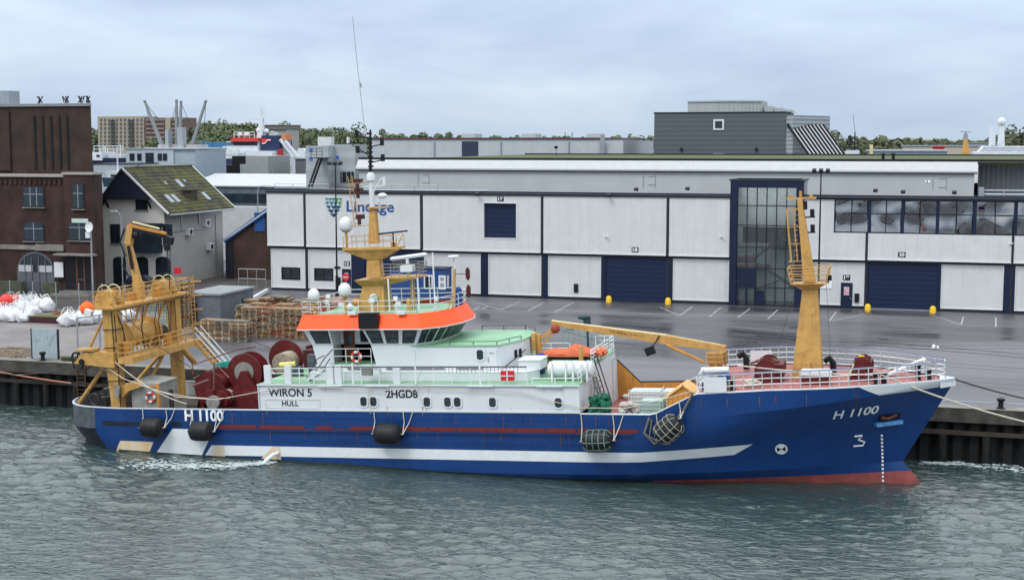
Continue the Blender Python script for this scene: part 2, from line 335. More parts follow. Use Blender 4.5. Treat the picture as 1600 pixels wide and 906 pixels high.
# ---------------------------------------------------------------- ground, quay, paint
def asphalt():
    m = bpy.data.materials.new('yard_asphalt'); m.use_nodes = True; n = m.node_tree.nodes; l = m.node_tree.links; b = n['Principled BSDF']
    t = n.new('ShaderNodeTexCoord')
    nz = n.new('ShaderNodeTexNoise'); nz.inputs['Scale'].default_value = 0.055; nz.inputs['Detail'].default_value = 7; nz.inputs['Roughness'].default_value = 0.6; nz.inputs['Distortion'].default_value = 0.8
    mp = n.new('ShaderNodeMapping'); mp.inputs['Scale'].default_value = (0.45, 1.3, 1); l.new(t.outputs['Object'], mp.inputs['Vector']); l.new(mp.outputs[0], nz.inputs['Vector'])
    r = n.new('ShaderNodeValToRGB'); r.color_ramp.elements[0].position = 0.38; r.color_ramp.elements[1].position = 0.6
    r.color_ramp.elements[0].color = (0.034, 0.033, 0.037, 1); r.color_ramp.elements[1].color = (0.128, 0.123, 0.135, 1); l.new(nz.outputs['Fac'], r.inputs['Fac'])
    n2 = n.new('ShaderNodeTexNoise'); n2.inputs['Scale'].default_value = 6; n2.inputs['Detail'].default_value = 8; l.new(t.outputs['Object'], n2.inputs['Vector'])
    mr = n.new('ShaderNodeMapRange'); mr.inputs['To Min'].default_value = 0.75; mr.inputs['To Max'].default_value = 1.25; l.new(n2.outputs['Fac'], mr.inputs['Value'])
    mu = n.new('ShaderNodeMixRGB'); mu.blend_type = 'MULTIPLY'; mu.inputs['Fac'].default_value = 1; l.new(r.outputs[0], mu.inputs['Color1']); l.new(mr.outputs[0], mu.inputs['Color2'])
    # old tyre-worn seams
    wv = n.new('ShaderNodeTexNoise'); wv.inputs['Scale'].default_value = 0.5; wv.inputs['Detail'].default_value = 9; wv.inputs['Distortion'].default_value = 1.5
    mp2 = n.new('ShaderNodeMapping'); mp2.inputs['Scale'].default_value = (0.12, 1.1, 1); l.new(t.outputs['Object'], mp2.inputs['Vector']); l.new(mp2.outputs[0], wv.inputs['Vector'])
    r3 = n.new('ShaderNodeValToRGB'); r3.color_ramp.elements[0].position = 0.47; r3.color_ramp.elements[1].position = 0.5; r3.color_ramp.elements[0].color = (1, 1, 1, 1); r3.color_ramp.elements[1].color = (0.72, 0.72, 0.72, 1)
    x = r3.color_ramp.elements.new(0.53); x.color = (1, 1, 1, 1); l.new(wv.outputs['Fac'], r3.inputs['Fac'])
    m2 = n.new('ShaderNodeMixRGB'); m2.blend_type = 'MULTIPLY'; m2.inputs['Fac'].default_value = 0.8; l.new(mu.outputs[0], m2.inputs['Color1']); l.new(r3.outputs[0], m2.inputs['Color2'])
    l.new(m2.outputs[0], b.inputs['Base Color'])
    rr = n.new('ShaderNodeMapRange'); rr.inputs['From Min'].default_value = 0.35; rr.inputs['From Max'].default_value = 0.62; rr.inputs['To Min'].default_value = 0.22; rr.inputs['To Max'].default_value = 0.6
    l.new(nz.outputs['Fac'], rr.inputs['Value']); l.new(rr.outputs[0], b.inputs['Roughness'])
    bp = n.new('ShaderNodeBump'); bp.inputs['Strength'].default_value = 0.25; bp.inputs['Distance'].default_value = 0.02; l.new(n2.outputs['Fac'], bp.inputs['Height']); l.new(bp.outputs[0], b.inputs['Normal'])
    return m
asph = asphalt()
g = MB(); g.add([(-3000, 89.9, 3.4), (3000, 89.9, 3.4), (3000, 330, 3.4), (-3000, 330, 3.4)], [(0, 1, 2, 3)]); struct(g.build('ground', asph, origin=(0, 0, 0)))
far_green = mat('far_ground', (0.07, 0.09, 0.05), 0.9, var=0.4, scale=0.02)
g = MB(); g.add([(-3000, 330, 3.4), (3000, 330, 3.4), (9000, 9000, 3.4), (-9000, 9000, 3.4)], [(0, 1, 2, 3)]); struct(g.build('terrain', far_green, origin=(0, 0, 0)))
# paved strip to the left: brownish clinkers
pave = brickmat('clinker_paving', (0.10, 0.085, 0.078), (0.075, 0.066, 0.062), (0.05, 0.047, 0.045), 0.4, 0.2, msize=0.02)
for nd in pave.node_tree.nodes:
    if nd.type == 'COMBXYZ':
        src = [q for q in pave.node_tree.nodes if q.type == 'SEPXYZ'][0]
        pave.node_tree.links.new(src.outputs['X'], nd.inputs['X']); pave.node_tree.links.new(src.outputs['Y'], nd.inputs['Y'])
g = MB(); g.add([(-190, 119, 3.404), (-68.5, 119, 3.404), (-71.5, 160, 3.404), (-190, 160, 3.404)], [(0, 1, 2, 3)]); struct(g.build('pavement', pave, origin=(0, 0, 0)))
sandy = mat('worn_quay_concrete', (0.23, 0.21, 0.20), 0.75, var=0.2, scale=0.4, c2=(0.13, 0.12, 0.12), bump=0.2, bscale=5)
g = MB(); g.add([(-190, 90.3, 3.404), (-58, 90.3, 3.404), (-62, 118.9, 3.404), (-190, 118.9, 3.404)], [(0, 1, 2, 3)]); struct(g.build('quay_apron', sandy, origin=(0, 0, 0)))
qw = thing('quay_wall', 'dark weathered harbour quay wall with a pale concrete coping', 'quay wall', (-30, 89.5, 0))
soot = mat('tarred_piling', (0.006, 0.006, 0.006), 0.75, var=0.6, scale=1.2, c2=(0.007, 0.007, 0.007), bump=0.5, bscale=4)
MB().box(-300, 200, 89.3, 90.3, 2.55, 3.44).build('coping', mat('grimy_coping', (.085, .078, .07), .85, c2=(.022, .02, .018), scale=1.1, bump=.4, bscale=5), qw); MB().box(-300, 200, 89.28, 90.32, 3.441, 3.47).build('coping_top', concrete, qw)
g = MB(); x = -120
while x < 60: g.prism([(x, 89.9), (x + .25, 89.62), (x + .75, 89.62), (x + 1.0, 89.9), (x + 1.0, 90.2), (x, 90.2)], 'z', -3, 2.55); x += 1.0
g.build('sheet_piling', soot, qw)
MB().box(-200, 100, 89.25, 89.60, 1.75, 1.98).build('fender_beam', mat('old_timber', (0.035, 0.028, 0.023), 0.8, var=0.5, scale=2, stretch=(0.3, 1, 1)), qw)
x = -78.0
pilem = mat('scuffed_pile', (0.020, 0.020, 0.019), 0.85, scale=2.5, c2=(0.006, 0.006, 0.006))
while x < 24:
    MB().cyl((x, 89.32, -3), (x, 89.32, 1.74), 0.24, n=10).build('pile', pilem, qw, smooth=40)
    x += 2.6
lad = MB()
for xx in (-59.6, -58.9): lad.cyl((xx, 89.2, -.5), (xx, 89.2, 3.5), 0.04, n=6)
for k in range(12): lad.cyl((-59.6, 89.2, -.3 + k * .3), (-58.9, 89.2, -.3 + k * .3), 0.025, n=5)
tag(lad.build('ladder', mat('rusty_steel', (0.09, 0.05, 0.035), 0.8)), 'rusty iron ladder fixed to the quay wall behind the stern', 'ladder')
# low kerb rail on the coping and mooring bollards
def bollard(x, y, label):
    g = MB(); g.lathe((x, y, 3.47), [(0.28, 0), (0.28, 0.05), (0.17, 0.09), (0.15, 0.42), (0.25, 0.52), (0.26, 0.62), (0.12, 0.68)], 16)
    tag(g.build('bollard', blackp, smooth=40), label, 'bollard', 'mooring bollards on the quay edge')
bollard(6.0, 89.75, 'black iron bollard on the quay coping just right of the bow')
bollard(-62.9, 89.75, 'black iron bollard on the quay coping left of the grey notice board')
bollard(-57.0, 89.75, 'black iron bollard on the quay coping right of the grey notice board')
kr = MB().rail([(2.0, 90.1, 3.47), (26, 90.1, 3.47)], 0.28, 1, 6, 0.03)
tag(kr.build('kerb_rail', galv), 'low pipe rail along the quay edge right of the bow', 'rail')

# painted parking lines in front of the warehouse
paint = mat('worn_line_paint', (0.50, 0.50, 0.49), 0.7, scale=3, c2=(0.22, 0.22, 0.22))
ln = MB()
def line(a, b, wd=0.12, z=3.408):
    a = Vector((a[0], a[1], z)); b = Vector((b[0], b[1], z)); d = (b - a).normalized(); s_ = Vector((-d.y, d.x, 0)) * wd / 2
    ln.add([a - s_, b - s_, b + s_, a + s_], [(0, 1, 2, 3)])
def gl(u, v): p = gnd(u, v); return (p.x, p.y)
for a, b in [((735, 470), (782, 484)), ((782, 484), (812, 472)), ((825, 486), (850, 472)), ((866, 488), (897, 472)), ((1031, 480), (1062, 493)),
             ((1062, 493), (1082, 479)), ((1108, 495), (1127, 480)), ((1153, 496), (1172, 482)), ((1296, 501), (1307, 487)), ((1502, 508), (1505, 495)), ((1556, 511), (1556, 496)),
             ((1300, 501), (1352, 491)), ((1462, 494), (1503, 508)), ((1200, 498), (1215, 484)), ((740, 484), (750, 479)), ((752, 483), (762, 479))]:
    line(gl(*a), gl(*b))
line(gl(782, 484.5), gl(940, 489), 0.05); line(gl(1062, 493.5), gl(1300, 501.5), 0.05); line(gl(1503, 508.5), gl(1640, 513.5), 0.05)
line(gl(800, 471.5), gl(930, 475.5), 0.1)
struct(ln.build('road_markings', paint, origin=(0, 0, 0)))
patch = mat('asphalt_patch', (0.03, 0.03, 0.033), 0.6)
g = MB()
for (u, v, wu, wv) in [(1160, 523, 42, 5), (757, 495, 14, 4), (917, 495, 13, 3)]:
    a, b, c, d = gnd(u - wu / 2, v - wv / 2), gnd(u + wu / 2, v - wv / 2 + .8), gnd(u + wu / 2, v + wv / 2 + .8), gnd(u - wu / 2, v + wv / 2)
    g.add([(p.x, p.y, 3.412) for p in (d, c, b, a)], [(0, 1, 2, 3)])
struct(g.build('asphalt_patches', patch, origin=(0, 0, 0)))
g = MB(); rr_ = random.Random(77)
for k in range(16):
    x = rr_.uniform(-50, 10); y = rr_.uniform(93, 135); n_ = 12; a0 = rr_.uniform(-.35, .35); P = [Vector((x + q * 1.3, y + math.sin(a0) * q * 1.3 + .5 * math.sin(q * .35 + k), 3.405)) for q in range(n_)]
    for a, b_ in zip(P, P[1:]):
        for o in (0, 1.7): d = (b_ - a).normalized(); s_ = Vector((-d.y, d.x, 0)); g.add([a + s_ * (o - .11), b_ + s_ * (o - .11), b_ + s_ * (o + .11), a + s_ * (o + .11)], [(0, 1, 2, 3)])
struct(g.build('tyre_marks', mat('tyre_rubber', (.075, .072, .078), .45, c2=(.05, .049, .054), scale=1.5), origin=(0, 0, 0)))
for k, (u, v) in enumerate(((620, 505), (890, 515), (1240, 512), (1380, 530))):
    p = gnd(u, v); struct(MB().box(p.x - .4, p.x + .4, p.y - .4, p.y + .4, 3.38, 3.412).build('drain_cover', mat('drain_iron', (.02, .02, .02), .5)))

# ---------------------------------------------------------------- the white warehouse
FY = 141.0
wh = thing('warehouse', 'long white two-storey cold store with navy roller doors behind the wet yard', 'warehouse', (-30, FY, 3.4))
CL = 95.0      # it runs on past the right edge
MB().box(-68.6, -17.3, 141.35, 200, 3.4, 14.3).box(-9.95, CL, 141.35, 200, 3.4, 14.3).box(-17.3, -9.95, 145.25, 200, 3.4, 14.3).each('core_wall', mat('shade_wall', (0.30, 0.31, 0.32), 0.7), wh)
MB().box(-68.75, -17.3, 141.12, 141.34, 3.4, 3.72).box(-9.95, CL, 141.12, 141.34, 3.4, 3.72).each('plinth', dark, wh)
lower = [(-68.7, -64.5), (-64.15, -58.95), (-50.4, -43.95), (-43.1, -37.2), (-36.45, -30.7), (-23.1, -17.3), (-9.95, -3.85), (3.45, 9.25), (10.3, 18), (18.8, 30)]
for a, b in lower:
    g = MB()
    if a == -68.7:  g.box(a, -67.45, 141.1, 141.34, 3.72, 8.1); g.box(-65.15, b, 141.1, 141.34, 3.72, 8.1); g.box(-67.45, -65.15, 141.1, 141.34, 3.72, 4.62); g.box(-67.45, -65.15, 141.1, 141.34, 6.02, 8.1)
    elif a == -64.15: g.box(a, -63.45, 141.1, 141.34, 3.72, 8.1); g.box(-61.15, b, 141.1, 141.34, 3.72, 8.1); g.box(-63.45, -61.15, 141.1, 141.34, 3.72, 4.62); g.box(-63.45, -61.15, 141.1, 141.34, 6.02, 8.1)
    else: g.box(a, b, 141.1, 141.34, 3.72, 8.1)
    g.build('lower_wall', white_panel, wh)
    MB().box(a, b, 141.02, 141.098, 3.70, 3.80).box(a, a + .08, 141.02, 141.098, 3.8, 8.1).box(b - .08, b, 141.02, 141.098, 3.8, 8.1).build('panel_trim', whitep, wh)
upper = [(-68.95, -64.5, 8.45), (-64.2, -50.75, 8.42), (-50.4, -37.2, 8.32), (-36.9, -23.8, 8.32), (-23.5, -17.3, 8.32), (-9.95, -3.85, 8.32), (-3.6, 9.85, 8.36), (10.05, 30, 8.36)]
for a, b, z0 in upper:
    g = MB(); win = a >= -9.95
    if win: g.box(a, b, 140.75, 141.05, z0, 11.0);
    if a == -9.95: g.box(a, -6.95, 140.75, 141.05, 11.0, 14.35)
    if a == -50.4:
        g.box(a, -43.5, 140.75, 141.05, z0, 14.35); g.box(-39.9, b, 140.75, 141.05, z0, 14.35); g.box(-43.5, -39.9, 140.75, 141.05, z0, 9.8); g.box(-43.5, -39.9, 140.75, 141.05, 13.55, 14.35)
    elif not win: g.box(a, b, 140.75, 141.05, z0, 14.35)
    g.build('upper_wall', white_panel, wh)
    MB().box(a, b, 140.66, 140.748, z0 - .02, z0 + .11).build('panel_trim', whitep, wh)
    MB().box(a, b, 141.0, 141.34, z0 - .28, z0 - .03).build('soffit_strip', dark, wh)
for x in (-64.35, -50.58, -37.05, -23.65, -3.72, 9.95):
    MB().box(x - .11, x + .11, 140.7, 141.05, 8.3, 14.3 if x < -10 else 11.0).build('drainpipe', dark, wh)
    MB().box(x - .11, x + .11, 140.95, 141.16, 3.45, 8.32).build('drainpipe', dark, wh)
for a, b in ((-58.95, -57.35), (-51.2, -50.42), (-43.93, -43.12), (-37.18, -36.47), (-30.68, -30.2), (-23.6, -23.12), (-3.83, -3.5), (3.1, 3.43), (9.27, 10.28)):
    MB().box(a, b, 140.98, 141.33, 3.42, 8.25).build('door_post', navy, wh)
MB().box(-69.05, -17.3, 140.6, 141.4, 14.42, 14.52).box(-9.95, CL, 140.6, 141.4, 14.42, 14.52).each('parapet_cap', blackp, wh)
MB().box(-69.0, -17.3, 140.7, 141.3, 14.56, 14.62).box(-9.95, CL, 140.7, 141.3, 14.56, 14.62).each('parapet_lip', galv, wh)
MB().box(-69.05, -17.3, 140.65, 200, 14.30, 14.40).box(-9.95, CL, 140.65, 200, 14.30, 14.40).each('flat_roof', mat('roof_felt', (0.09, 0.095, 0.10), 0.8), wh)
MB().box(-69.05, -17.3, 140.6, 141.2, 14.62, 14.76).box(-9.95, CL, 140.6, 141.2, 14.62, 14.76).each('parapet_cap', navy, wh)
def roller(x0, x1, z0, z1):
    MB().box(x0, x1, 141.1, 141.3, z0, z1).build('roller_door', navy_door, wh)
roller(-57.34, -51.22, 3.45, 8.14); roller(-30.19, -23.61, 3.45, 8.05); roller(-3.49, 3.09, 3.45, 8.05)
MB().box(-3.49, 3.09, 141.04, 141.1, 3.42, 3.52).build('door_sill', galv, wh)
roller(-43.4, -40.0, 9.85, 13.5)
MB().box(-43.6, -39.8, 140.70, 140.748, 13.5, 13.6).box(-43.6, -39.8, 140.7, 140.748, 9.7, 9.8).box(-43.6, -43.5, 140.7, 140.748, 9.8, 13.5).box(-39.9, -39.8, 140.7, 140.748, 9.8, 13.5).build('hatch_frame', whitep, wh)
for (x0, x1) in ((-67.45, -65.15), (-63.45, -61.15)):
    f = MB().box(x0, x1, 141.06, 141.2, 4.62, 4.74).box(x0, x1, 141.06, 141.2, 5.9, 6.02).box(x0, x0 + .1, 141.06, 141.2, 4.74, 5.9).box(x1 - .1, x1, 141.06, 141.2, 4.74, 5.9).box((x0 + x1) / 2 - .03, (x0 + x1) / 2 + .03, 141.08, 141.2, 4.74, 5.9).build('window', blackp, wh)
    MB().box(x0 + .1, x1 - .1, 141.15, 141.19, 4.74, 5.9).build('pane', glass, f)
def door(x0, x1, sx):
    d = MB().box(x0, x1, 140.99, 141.09, 3.45, 6.0).build('door', navy, wh)
    MB().box(x0 + .3, x1 - .3, 140.96, 140.988, 4.75, 5.6).build('notice', mat('notice_paper', (0.55, 0.5, 0.55), 0.6, scale=5, c2=(0.5, 0.2, 0.25)), d)
    MB().box(x1 - .2, x1 - .1, 140.93, 140.99, 4.4, 4.5).build('handle', galv, d)
door(-58.5, -57.5, 0) if False else door(-60.05, -59.0, 0); door(-6.12, -5.0, 0)
# glazed stair bay
MB().box(-17.25, -16.55, 140.55, 141.6, 3.42, 16.1).box(-10.65, -9.97, 140.55, 141.6, 3.42, 16.1).box(-16.55, -10.65, 140.55, 141.6, 15.45, 16.1).build('stair_bay_frame', navy, wh)
MB().box(-17.4, -16.9, 140.5, 146, 16.1, 16.25).box(-10.3, -9.8, 140.5, 146, 16.1, 16.25).box(-16.9, -10.3, 140.5, 140.8, 16.1, 16.25).box(-16.9, -10.3, 145.6, 146, 16.1, 16.25).each('open_bay_roof_frame', dark, wh)  # roof opening added: frame only, so sky light falls into the stairwell
MB().box(-17.2, -16.9, 141.62, 146, 14.4, 16.1).box(-10.2, -9.97, 141.62, 146, 14.4, 16.1).each('stair_bay_side', galv, wh)
sg = bpy.data.materials.new('stair_glass'); sg.use_nodes = True; n = sg.node_tree.nodes; b = n['Principled BSDF']; mxs = n.new('ShaderNodeMixShader'); tr = n.new('ShaderNodeBsdfTransparent'); tr.inputs[0].default_value = (0.86, 0.9, 0.9, 1)
b.inputs['Base Color'].default_value = (0.20, 0.23, 0.24, 1); b.inputs['Roughness'].default_value = 0.05; b.inputs['Specular IOR Level'].default_value = 1.0; mxs.inputs[0].default_value = 0.16
sg.node_tree.links.new(tr.outputs[0], mxs.inputs[1]); sg.node_tree.links.new(b.outputs[0], mxs.inputs[2]); sg.node_tree.links.new(mxs.outputs[0], n['Material Output'].inputs['Surface'])
gl_x = [-16.55 + k * 5.9 / 6 for k in range(7)]; gl_z = [3.5, 5.3, 7.25, 9.4, 11.6, 13.6, 15.45]
gp = MB().box(-16.55, -10.65, 140.92, 140.95, 3.5, 15.45).build('stair_glazing', sg, wh)
g = MB()
for x in gl_x: g.box(x - .05, x + .05, 140.8, 140.91, 3.5, 15.45)
for z in gl_z: g.box(-16.5, -10.7, 140.76, 140.80, z - .05, z + .05)
g.build('glazing_bars', dark, wh)
for z0, z1 in ((7.25, 7.35),): pass
MB().box(-16.5, -14.6, 140.7, 140.755, 5.4, 7.2).build('entrance_panel', navy, wh)
dd = MB().box(-16.4, -16.3, 140.68, 140.75, 3.5, 5.3).box(-15.55, -15.4, 140.68, 140.75, 3.5, 5.3).box(-14.7, -14.6, 140.68, 140.75, 3.5, 5.3).build('entrance_door', navy, wh)
MB().box(-14.55, -13.7, 140.7, 140.755, 3.5, 5.0).build('entrance_panel', navy, wh)
room = mat('stairwell_interior', (0.66, 0.68, 0.68), 0.8, var=0.15)
MB().box(-17.2, -10.0, 145.0, 145.2, 3.5, 16).build('stairwell_wall', room, wh)
MB().box(-16.5, -10.7, 141.3, 145, 3.42, 3.5).box(-16.5, -13.5, 143.4, 145, 7.1, 7.3).box(-13.5, -10.7, 142.4, 145, 9.4, 9.6).each('stair_landing', dark, wh)
st = MB()
st.beam((-15, 141.9, 8.0), (-12.3, 141.9, 10.2), 0.5, 0.25); st.beam((-14.6, 142.3, 7.6), (-11, 142.3, 5.4), 0.5, 0.25); st.beam((-14.6, 141.7, 5.0), (-12.2, 141.7, 6.0), .4, .2)
st.box(-16.5, -14.8, 141.7, 142.5, 7.7, 7.95); st.box(-12.4, -10.7, 141.7, 142.5, 10.0, 10.25); st.box(-11.4, -10.7, 141.7, 142.5, 5.2, 5.4)
for k in range(10): st.box(-14.9 + k * .27, -14.7 + k * .27, 141.6, 142.6, 8.2 + k * .21, 8.26 + k * .21)
st.rail([(-16.4, 141.65, 7.9), (-14.9, 141.65, 8.0), (-12.3, 141.65, 10.2), (-10.8, 141.65, 10.2)], 0.9, 2, 1, .03)
st.build('staircase', mat('stair_steel', (0.05, 0.045, 0.05), 0.5), wh)
MB().box(-16.2, -11, 142.8, 143.0, 9.7, 11.3).build('office_window_band', blackp, wh)
MB().box(-16.5, -14.8, 141.62, 141.68, 6.85, 7.5).box(-16.5, -14.8, 141.55, 141.6, 8.0, 8.35).build('stair_panel', mat('dull_red', (0.18, 0.03, 0.03), 0.6), wh)
# window strip with navy piers (the panes bulge, so they bend what they mirror)
rg = bpy.data.materials.new('mirror_glazing'); rg.use_nodes = True; n = rg.node_tree.nodes; l = rg.node_tree.links; b = n['Principled BSDF']
b.inputs['Base Color'].default_value = (0.006, 0.010, 0.018, 1); b.inputs['Roughness'].default_value = 0.02; b.inputs['Metallic'].default_value = 0.0; b.inputs['Specular IOR Level'].default_value = 1.0; b.inputs['IOR'].default_value = 2.1
t = n.new('ShaderNodeTexCoord'); nz = n.new('ShaderNodeTexNoise'); nz.inputs['Scale'].default_value = 0.5; nz.inputs['Detail'].default_value = 0.3; l.new(t.outputs['Object'], nz.inputs['Vector'])
bp = n.new('ShaderNodeBump'); bp.inputs['Strength'].default_value = 1.0; bp.inputs['Distance'].default_value = 0.85; l.new(nz.outputs['Fac'], bp.inputs['Height']); l.new(bp.outputs[0], b.inputs['Normal'])
piers = [-6.95, -3.72, -0.55, 2.75, 6.2, 9.95, 13.3, 16.7, 20, 24, 28]
MB().box(-6.95, CL, 141.1, 141.3, 11.0, 14.35).build('band_backing', dark, wh)
for i, (a, b_) in enumerate(zip(piers, piers[1:])):
    MB().box(a + .02, a + (.34 if i else .12), 140.78, 141.08, 11.02, 14.3).build('window_pier', navy, wh)
    x0, x1 = a + (.34 if i else .12), b_ + .02; xm = (x0 + x1) / 2
    f = MB().box(x0, x1, 140.9, 141.06, 11.02, 11.12).box(x0, x1, 140.9, 141.06, 12.9, 12.98).box(xm - .04, xm + .04, 140.88, 141.06, 11.12, 14.3).box(x0, x1, 140.9, 141.06, 14.22, 14.3).build('window', blackp, wh)
    MB().box(x0, xm - .04, 140.99, 141.03, 11.12, 12.9).box(xm + .04, x1, 140.99, 141.03, 11.12, 12.9).box(x0, xm - .04, 140.99, 141.03, 12.98, 14.22).box(xm + .04, x1, 140.99, 141.03, 12.98, 14.22).build('pane', rg, f)
MB().box(-9.9, CL, 140.58, 141.1, 14.36, 14.41).build('band_lintel', navy, wh)
# upper volume set back on the roof
MB().box(-61.6, 6.6, 150, 150.3, 14.42, 16.85).build('set_back_wall', mat('aged_wall_panel', (0.40, 0.42, 0.43), 0.6, var=0.06, scale=0.4, dirt=0.15), wh)
MB().prism([(149.75, 16.8), (149.75, 17.0), (150.6, 17.95), (150.9, 17.95), (150.9, 16.8)], 'x', -61.9, 6.9).build('sloped_fascia', mat('fascia_white', (.42, .435, .44), .5, var=.05, dirt=.2), wh)
MB().box(-61.9, 6.9, 149.7, 149.76, 16.72, 16.84).build('gutter', dark, wh)
moss = mat('mossy_roof', (0.10, 0.125, 0.045), 0.9, c2=(0.05, 0.055, 0.035), scale=0.7, stretch=(0.3, 1, 1), bump=0.6)
MB().box(-61.9, 60, 150.95, 224, 17.7, 17.9).build('mossy_roof', moss, wh)
MB().box(-61.9, 60, 150.7, 151.0, 17.95, 18.2).build('roof_edge', blackp, wh)
MB().box(-61.9, 60, 223.7, 224, 17.9, 18.1).build('roof_edge', blackp, wh)
MB().box(7.2, 60, 155, 155.3, 14.42, 17.7).build('corrugated_wall', ribmat('grey_corrugated', (0.33, 0.34, 0.35), 0.5, 'X', 0.8), wh)
for x in (-53.6, -27.3, 3.2):   # small wall hatches
    MB().box(x - .7, x - .64, 149.95, 149.998, 15.0, 16.4).box(x + .64, x + .7, 149.95, 149.998, 15.0, 16.4).box(x - .1, x + .6, 149.95, 149.998, 16.2, 16.26).box(x - .1, x + .6, 149.95, 149.998, 15.3, 15.36).build('wall_hatch', galv, wh)
MB().rail([(-61, 141.8, 14.45), (-54, 141.8, 14.45)], 0.0001, 1, 9, 0.01) if False else None
MB().cyl((7, 142, 14.9), (60, 142, 14.9), .13, n=8).cyl((7, 142, 15.3), (60, 142, 15.3), .08, n=8).box(6.7, 7.2, 141.7, 142.3, 14.45, 15.6).box(9, 9.1, 141.9, 142.1, 14.45, 15.3).rail([(12.0, 143, 14.45), (40, 143, 14.45)], 1.5, 2, 3, .04).build('roof_pipework', galv, wh)
# door numbers and lettering
num = mat('plate_white', (0.75, 0.76, 0.78), 0.5)
def plate(tx, x, z, y=140.72):
    p = MB().box(x - .36, x + .36, y, y + .02, z - .25, z + .27).build('number_plate', dark, wh)
    lettering(tx, 0.5, 0.36, flat(x - .25, y - .004, z - .17), 'digits', num, p, 0.006, bold=0.03)
plate('17', -41.64, 13.96); plate('18', -27.04, 8.86); plate('20', -0.34, 8.95); plate('19', -5.6, 6.5, 141.06); plate('12', -59.5, 6.6, 141.06)
lettering('Lineage', 5.55, 1.55, flat(-59.3, 140.74, 12.02), 'company_lettering', mat('sign_blue', (0.015, 0.07, 0.25), 0.5), wh, 0.03, bold=0.015)
sgn = [mat('logo_navy', (0.01, 0.04, 0.13), .5), mat('logo_teal', (0.01, 0.17, 0.22), .5), mat('logo_green', (0.05, 0.26, 0.08), .5), mat('logo_pale', (0.35, 0.55, 0.55), .5)]
g = MB(); cx, top = -60.85, 13.85
def sh_w(t): return 1.02 * (1 - max(0, t - 0.1) ** 2.1 * 1.15) if t < .98 else 0.05
rows = 5
for r_ in range(rows):
    t0 = r_ / rows; t1 = (r_ + 1) / rows; w0 = max(.05, sh_w(t0)); w1 = max(.03, sh_w(t1)); z0 = top - 2.15 * t0; z1 = top - 2.15 * t1; k = 5 - r_
    for q in range(k):
        a = -w0 + 2 * w0 * q / k; b_ = -w0 + 2 * w0 * (q + 1) / k; c_ = (a + b_) / 2 * (w1 / w0 if w0 else 1)
        g.cur = 0 if (r_ >= 2 and q < 3) else (1 if q < k * .6 else 2)
        g.add([(cx + a, 140.70, z0), (cx + b_, 140.70, z0), (cx + c_, 140.70, z1 + .05), (cx + a, 140.748, z0), (cx + b_, 140.748, z0), (cx + c_, 140.748, z1 + .05)], [(0, 2, 1), (3, 4, 5), (0, 1, 4, 3), (1, 2, 5, 4), (2, 0, 3, 5)])
g.cur = 3; 
for r_ in range(1, 5):
    t0 = r_ / rows; w0 = sh_w(t0); z0 = top - 2.15 * t0
    for q in range(6 - r_ - 1):
        a = -w0 + 2 * w0 * (q + .5) / (6 - r_ - 1 + .0)
        g.add([(cx + a - .11, 140.68, z0 + .04), (cx + a + .11, 140.68, z0 + .04), (cx + a, 140.68, z0 + .34), (cx + a - .11, 140.695, z0 + .04), (cx + a + .11, 140.695, z0 + .04), (cx + a, 140.695, z0 + .34)], [(0, 1, 2), (3, 5, 4), (0, 3, 4, 1), (1, 4, 5, 2), (2, 5, 3, 0)])
g.build('shield_emblem', sgn, wh)
# small fittings on the facade
for (x, z) in ((-33.4, 4.65), (-4.55, 4.5), (-60.5, 4.6)):
    MB().box(x - .22, x + .22, 140.95, 141.09, z - .45, z + .45).build('meter_box', blackp, wh)
for (u, v) in ((747, 304), (952, 306), (1075, 296), (1368, 299), (1411, 301), (1491, 302), (995, 297)):
    p = at(u, v, 140.5); g = MB().beam((p.x, 140.75, p.z - .1), (p.x, 140.2, p.z + .1), .1, .1).obox((p.x, 140.15, p.z + .1), .45, .3, .22, rx=R(30)); g.build('floodlight', dark, wh)
for (u, v) in ((945, 371), (1125, 371), (1577, 382)):
    p = at(u, v, 140.5); MB().beam((p.x, 140.76, p.z), (p.x + .3, 140.3, p.z + .15), .12, .1).build('camera_arm', whitep, wh)
pst = MB().box(-8.2, -7.0, 141.03, 141.095, 5.35, 6.2).build('notice_board', num, wh)
MB().box(-8.2, -7.3, 141.0, 141.028, 5.95, 6.2).build('notice_header', navy, pst)
MB().box(-61.0, -60.3, 141.03, 141.095, 6.0, 6.25).build('notice_board', navy, wh)
# rooftop conduits (the thin dark lines above the parapet)
g = MB(); random.seed(3)
g.rail([(-68.6, 142.2, 14.42), (-62, 142.2, 14.42)], 0.9, 2, 2.2, .03); g.rail([(-57.5, 143, 14.42), (-49.5, 143, 14.42)], .9, 1, 2.6, .03)
g.cyl((-68.5, 141.9, 14.5), (-45, 141.9, 14.55), .06); g.cyl((-61, 144, 14.6), (-44, 144, 14.7), .09)
g.build('roof_railing', galv, wh)

# yellow bollards by the doors
by = None
for i, (u, v, lab) in enumerate([(941, 478, 'yellow dome bollard left of the navy roller door numbered 18'), (1037, 480, 'yellow dome bollard right of the navy roller door numbered 18'),
                                  (1355, 489, 'yellow dome bollard left of the navy roller door numbered 20'), (1458, 493, 'yellow dome bollard right of the navy roller door numbered 20')]):
    p = gnd(u, v)
    if by is None:
        by = MB().lathe((0, 0, 0), [(0.30, 0), (0.30, 0.42), (0.26, 0.56), (0.16, 0.67), (0.02, 0.71)], 18).build('bollard', yellowp, smooth=50, origin=(0, 0, 0)); o = by
    else: o = copy_tree(by)
    o['category'] = 'bollard'; place(o, p.x, 139.6, 3.4, 0, lab, 'yellow bollards beside the roller doors')

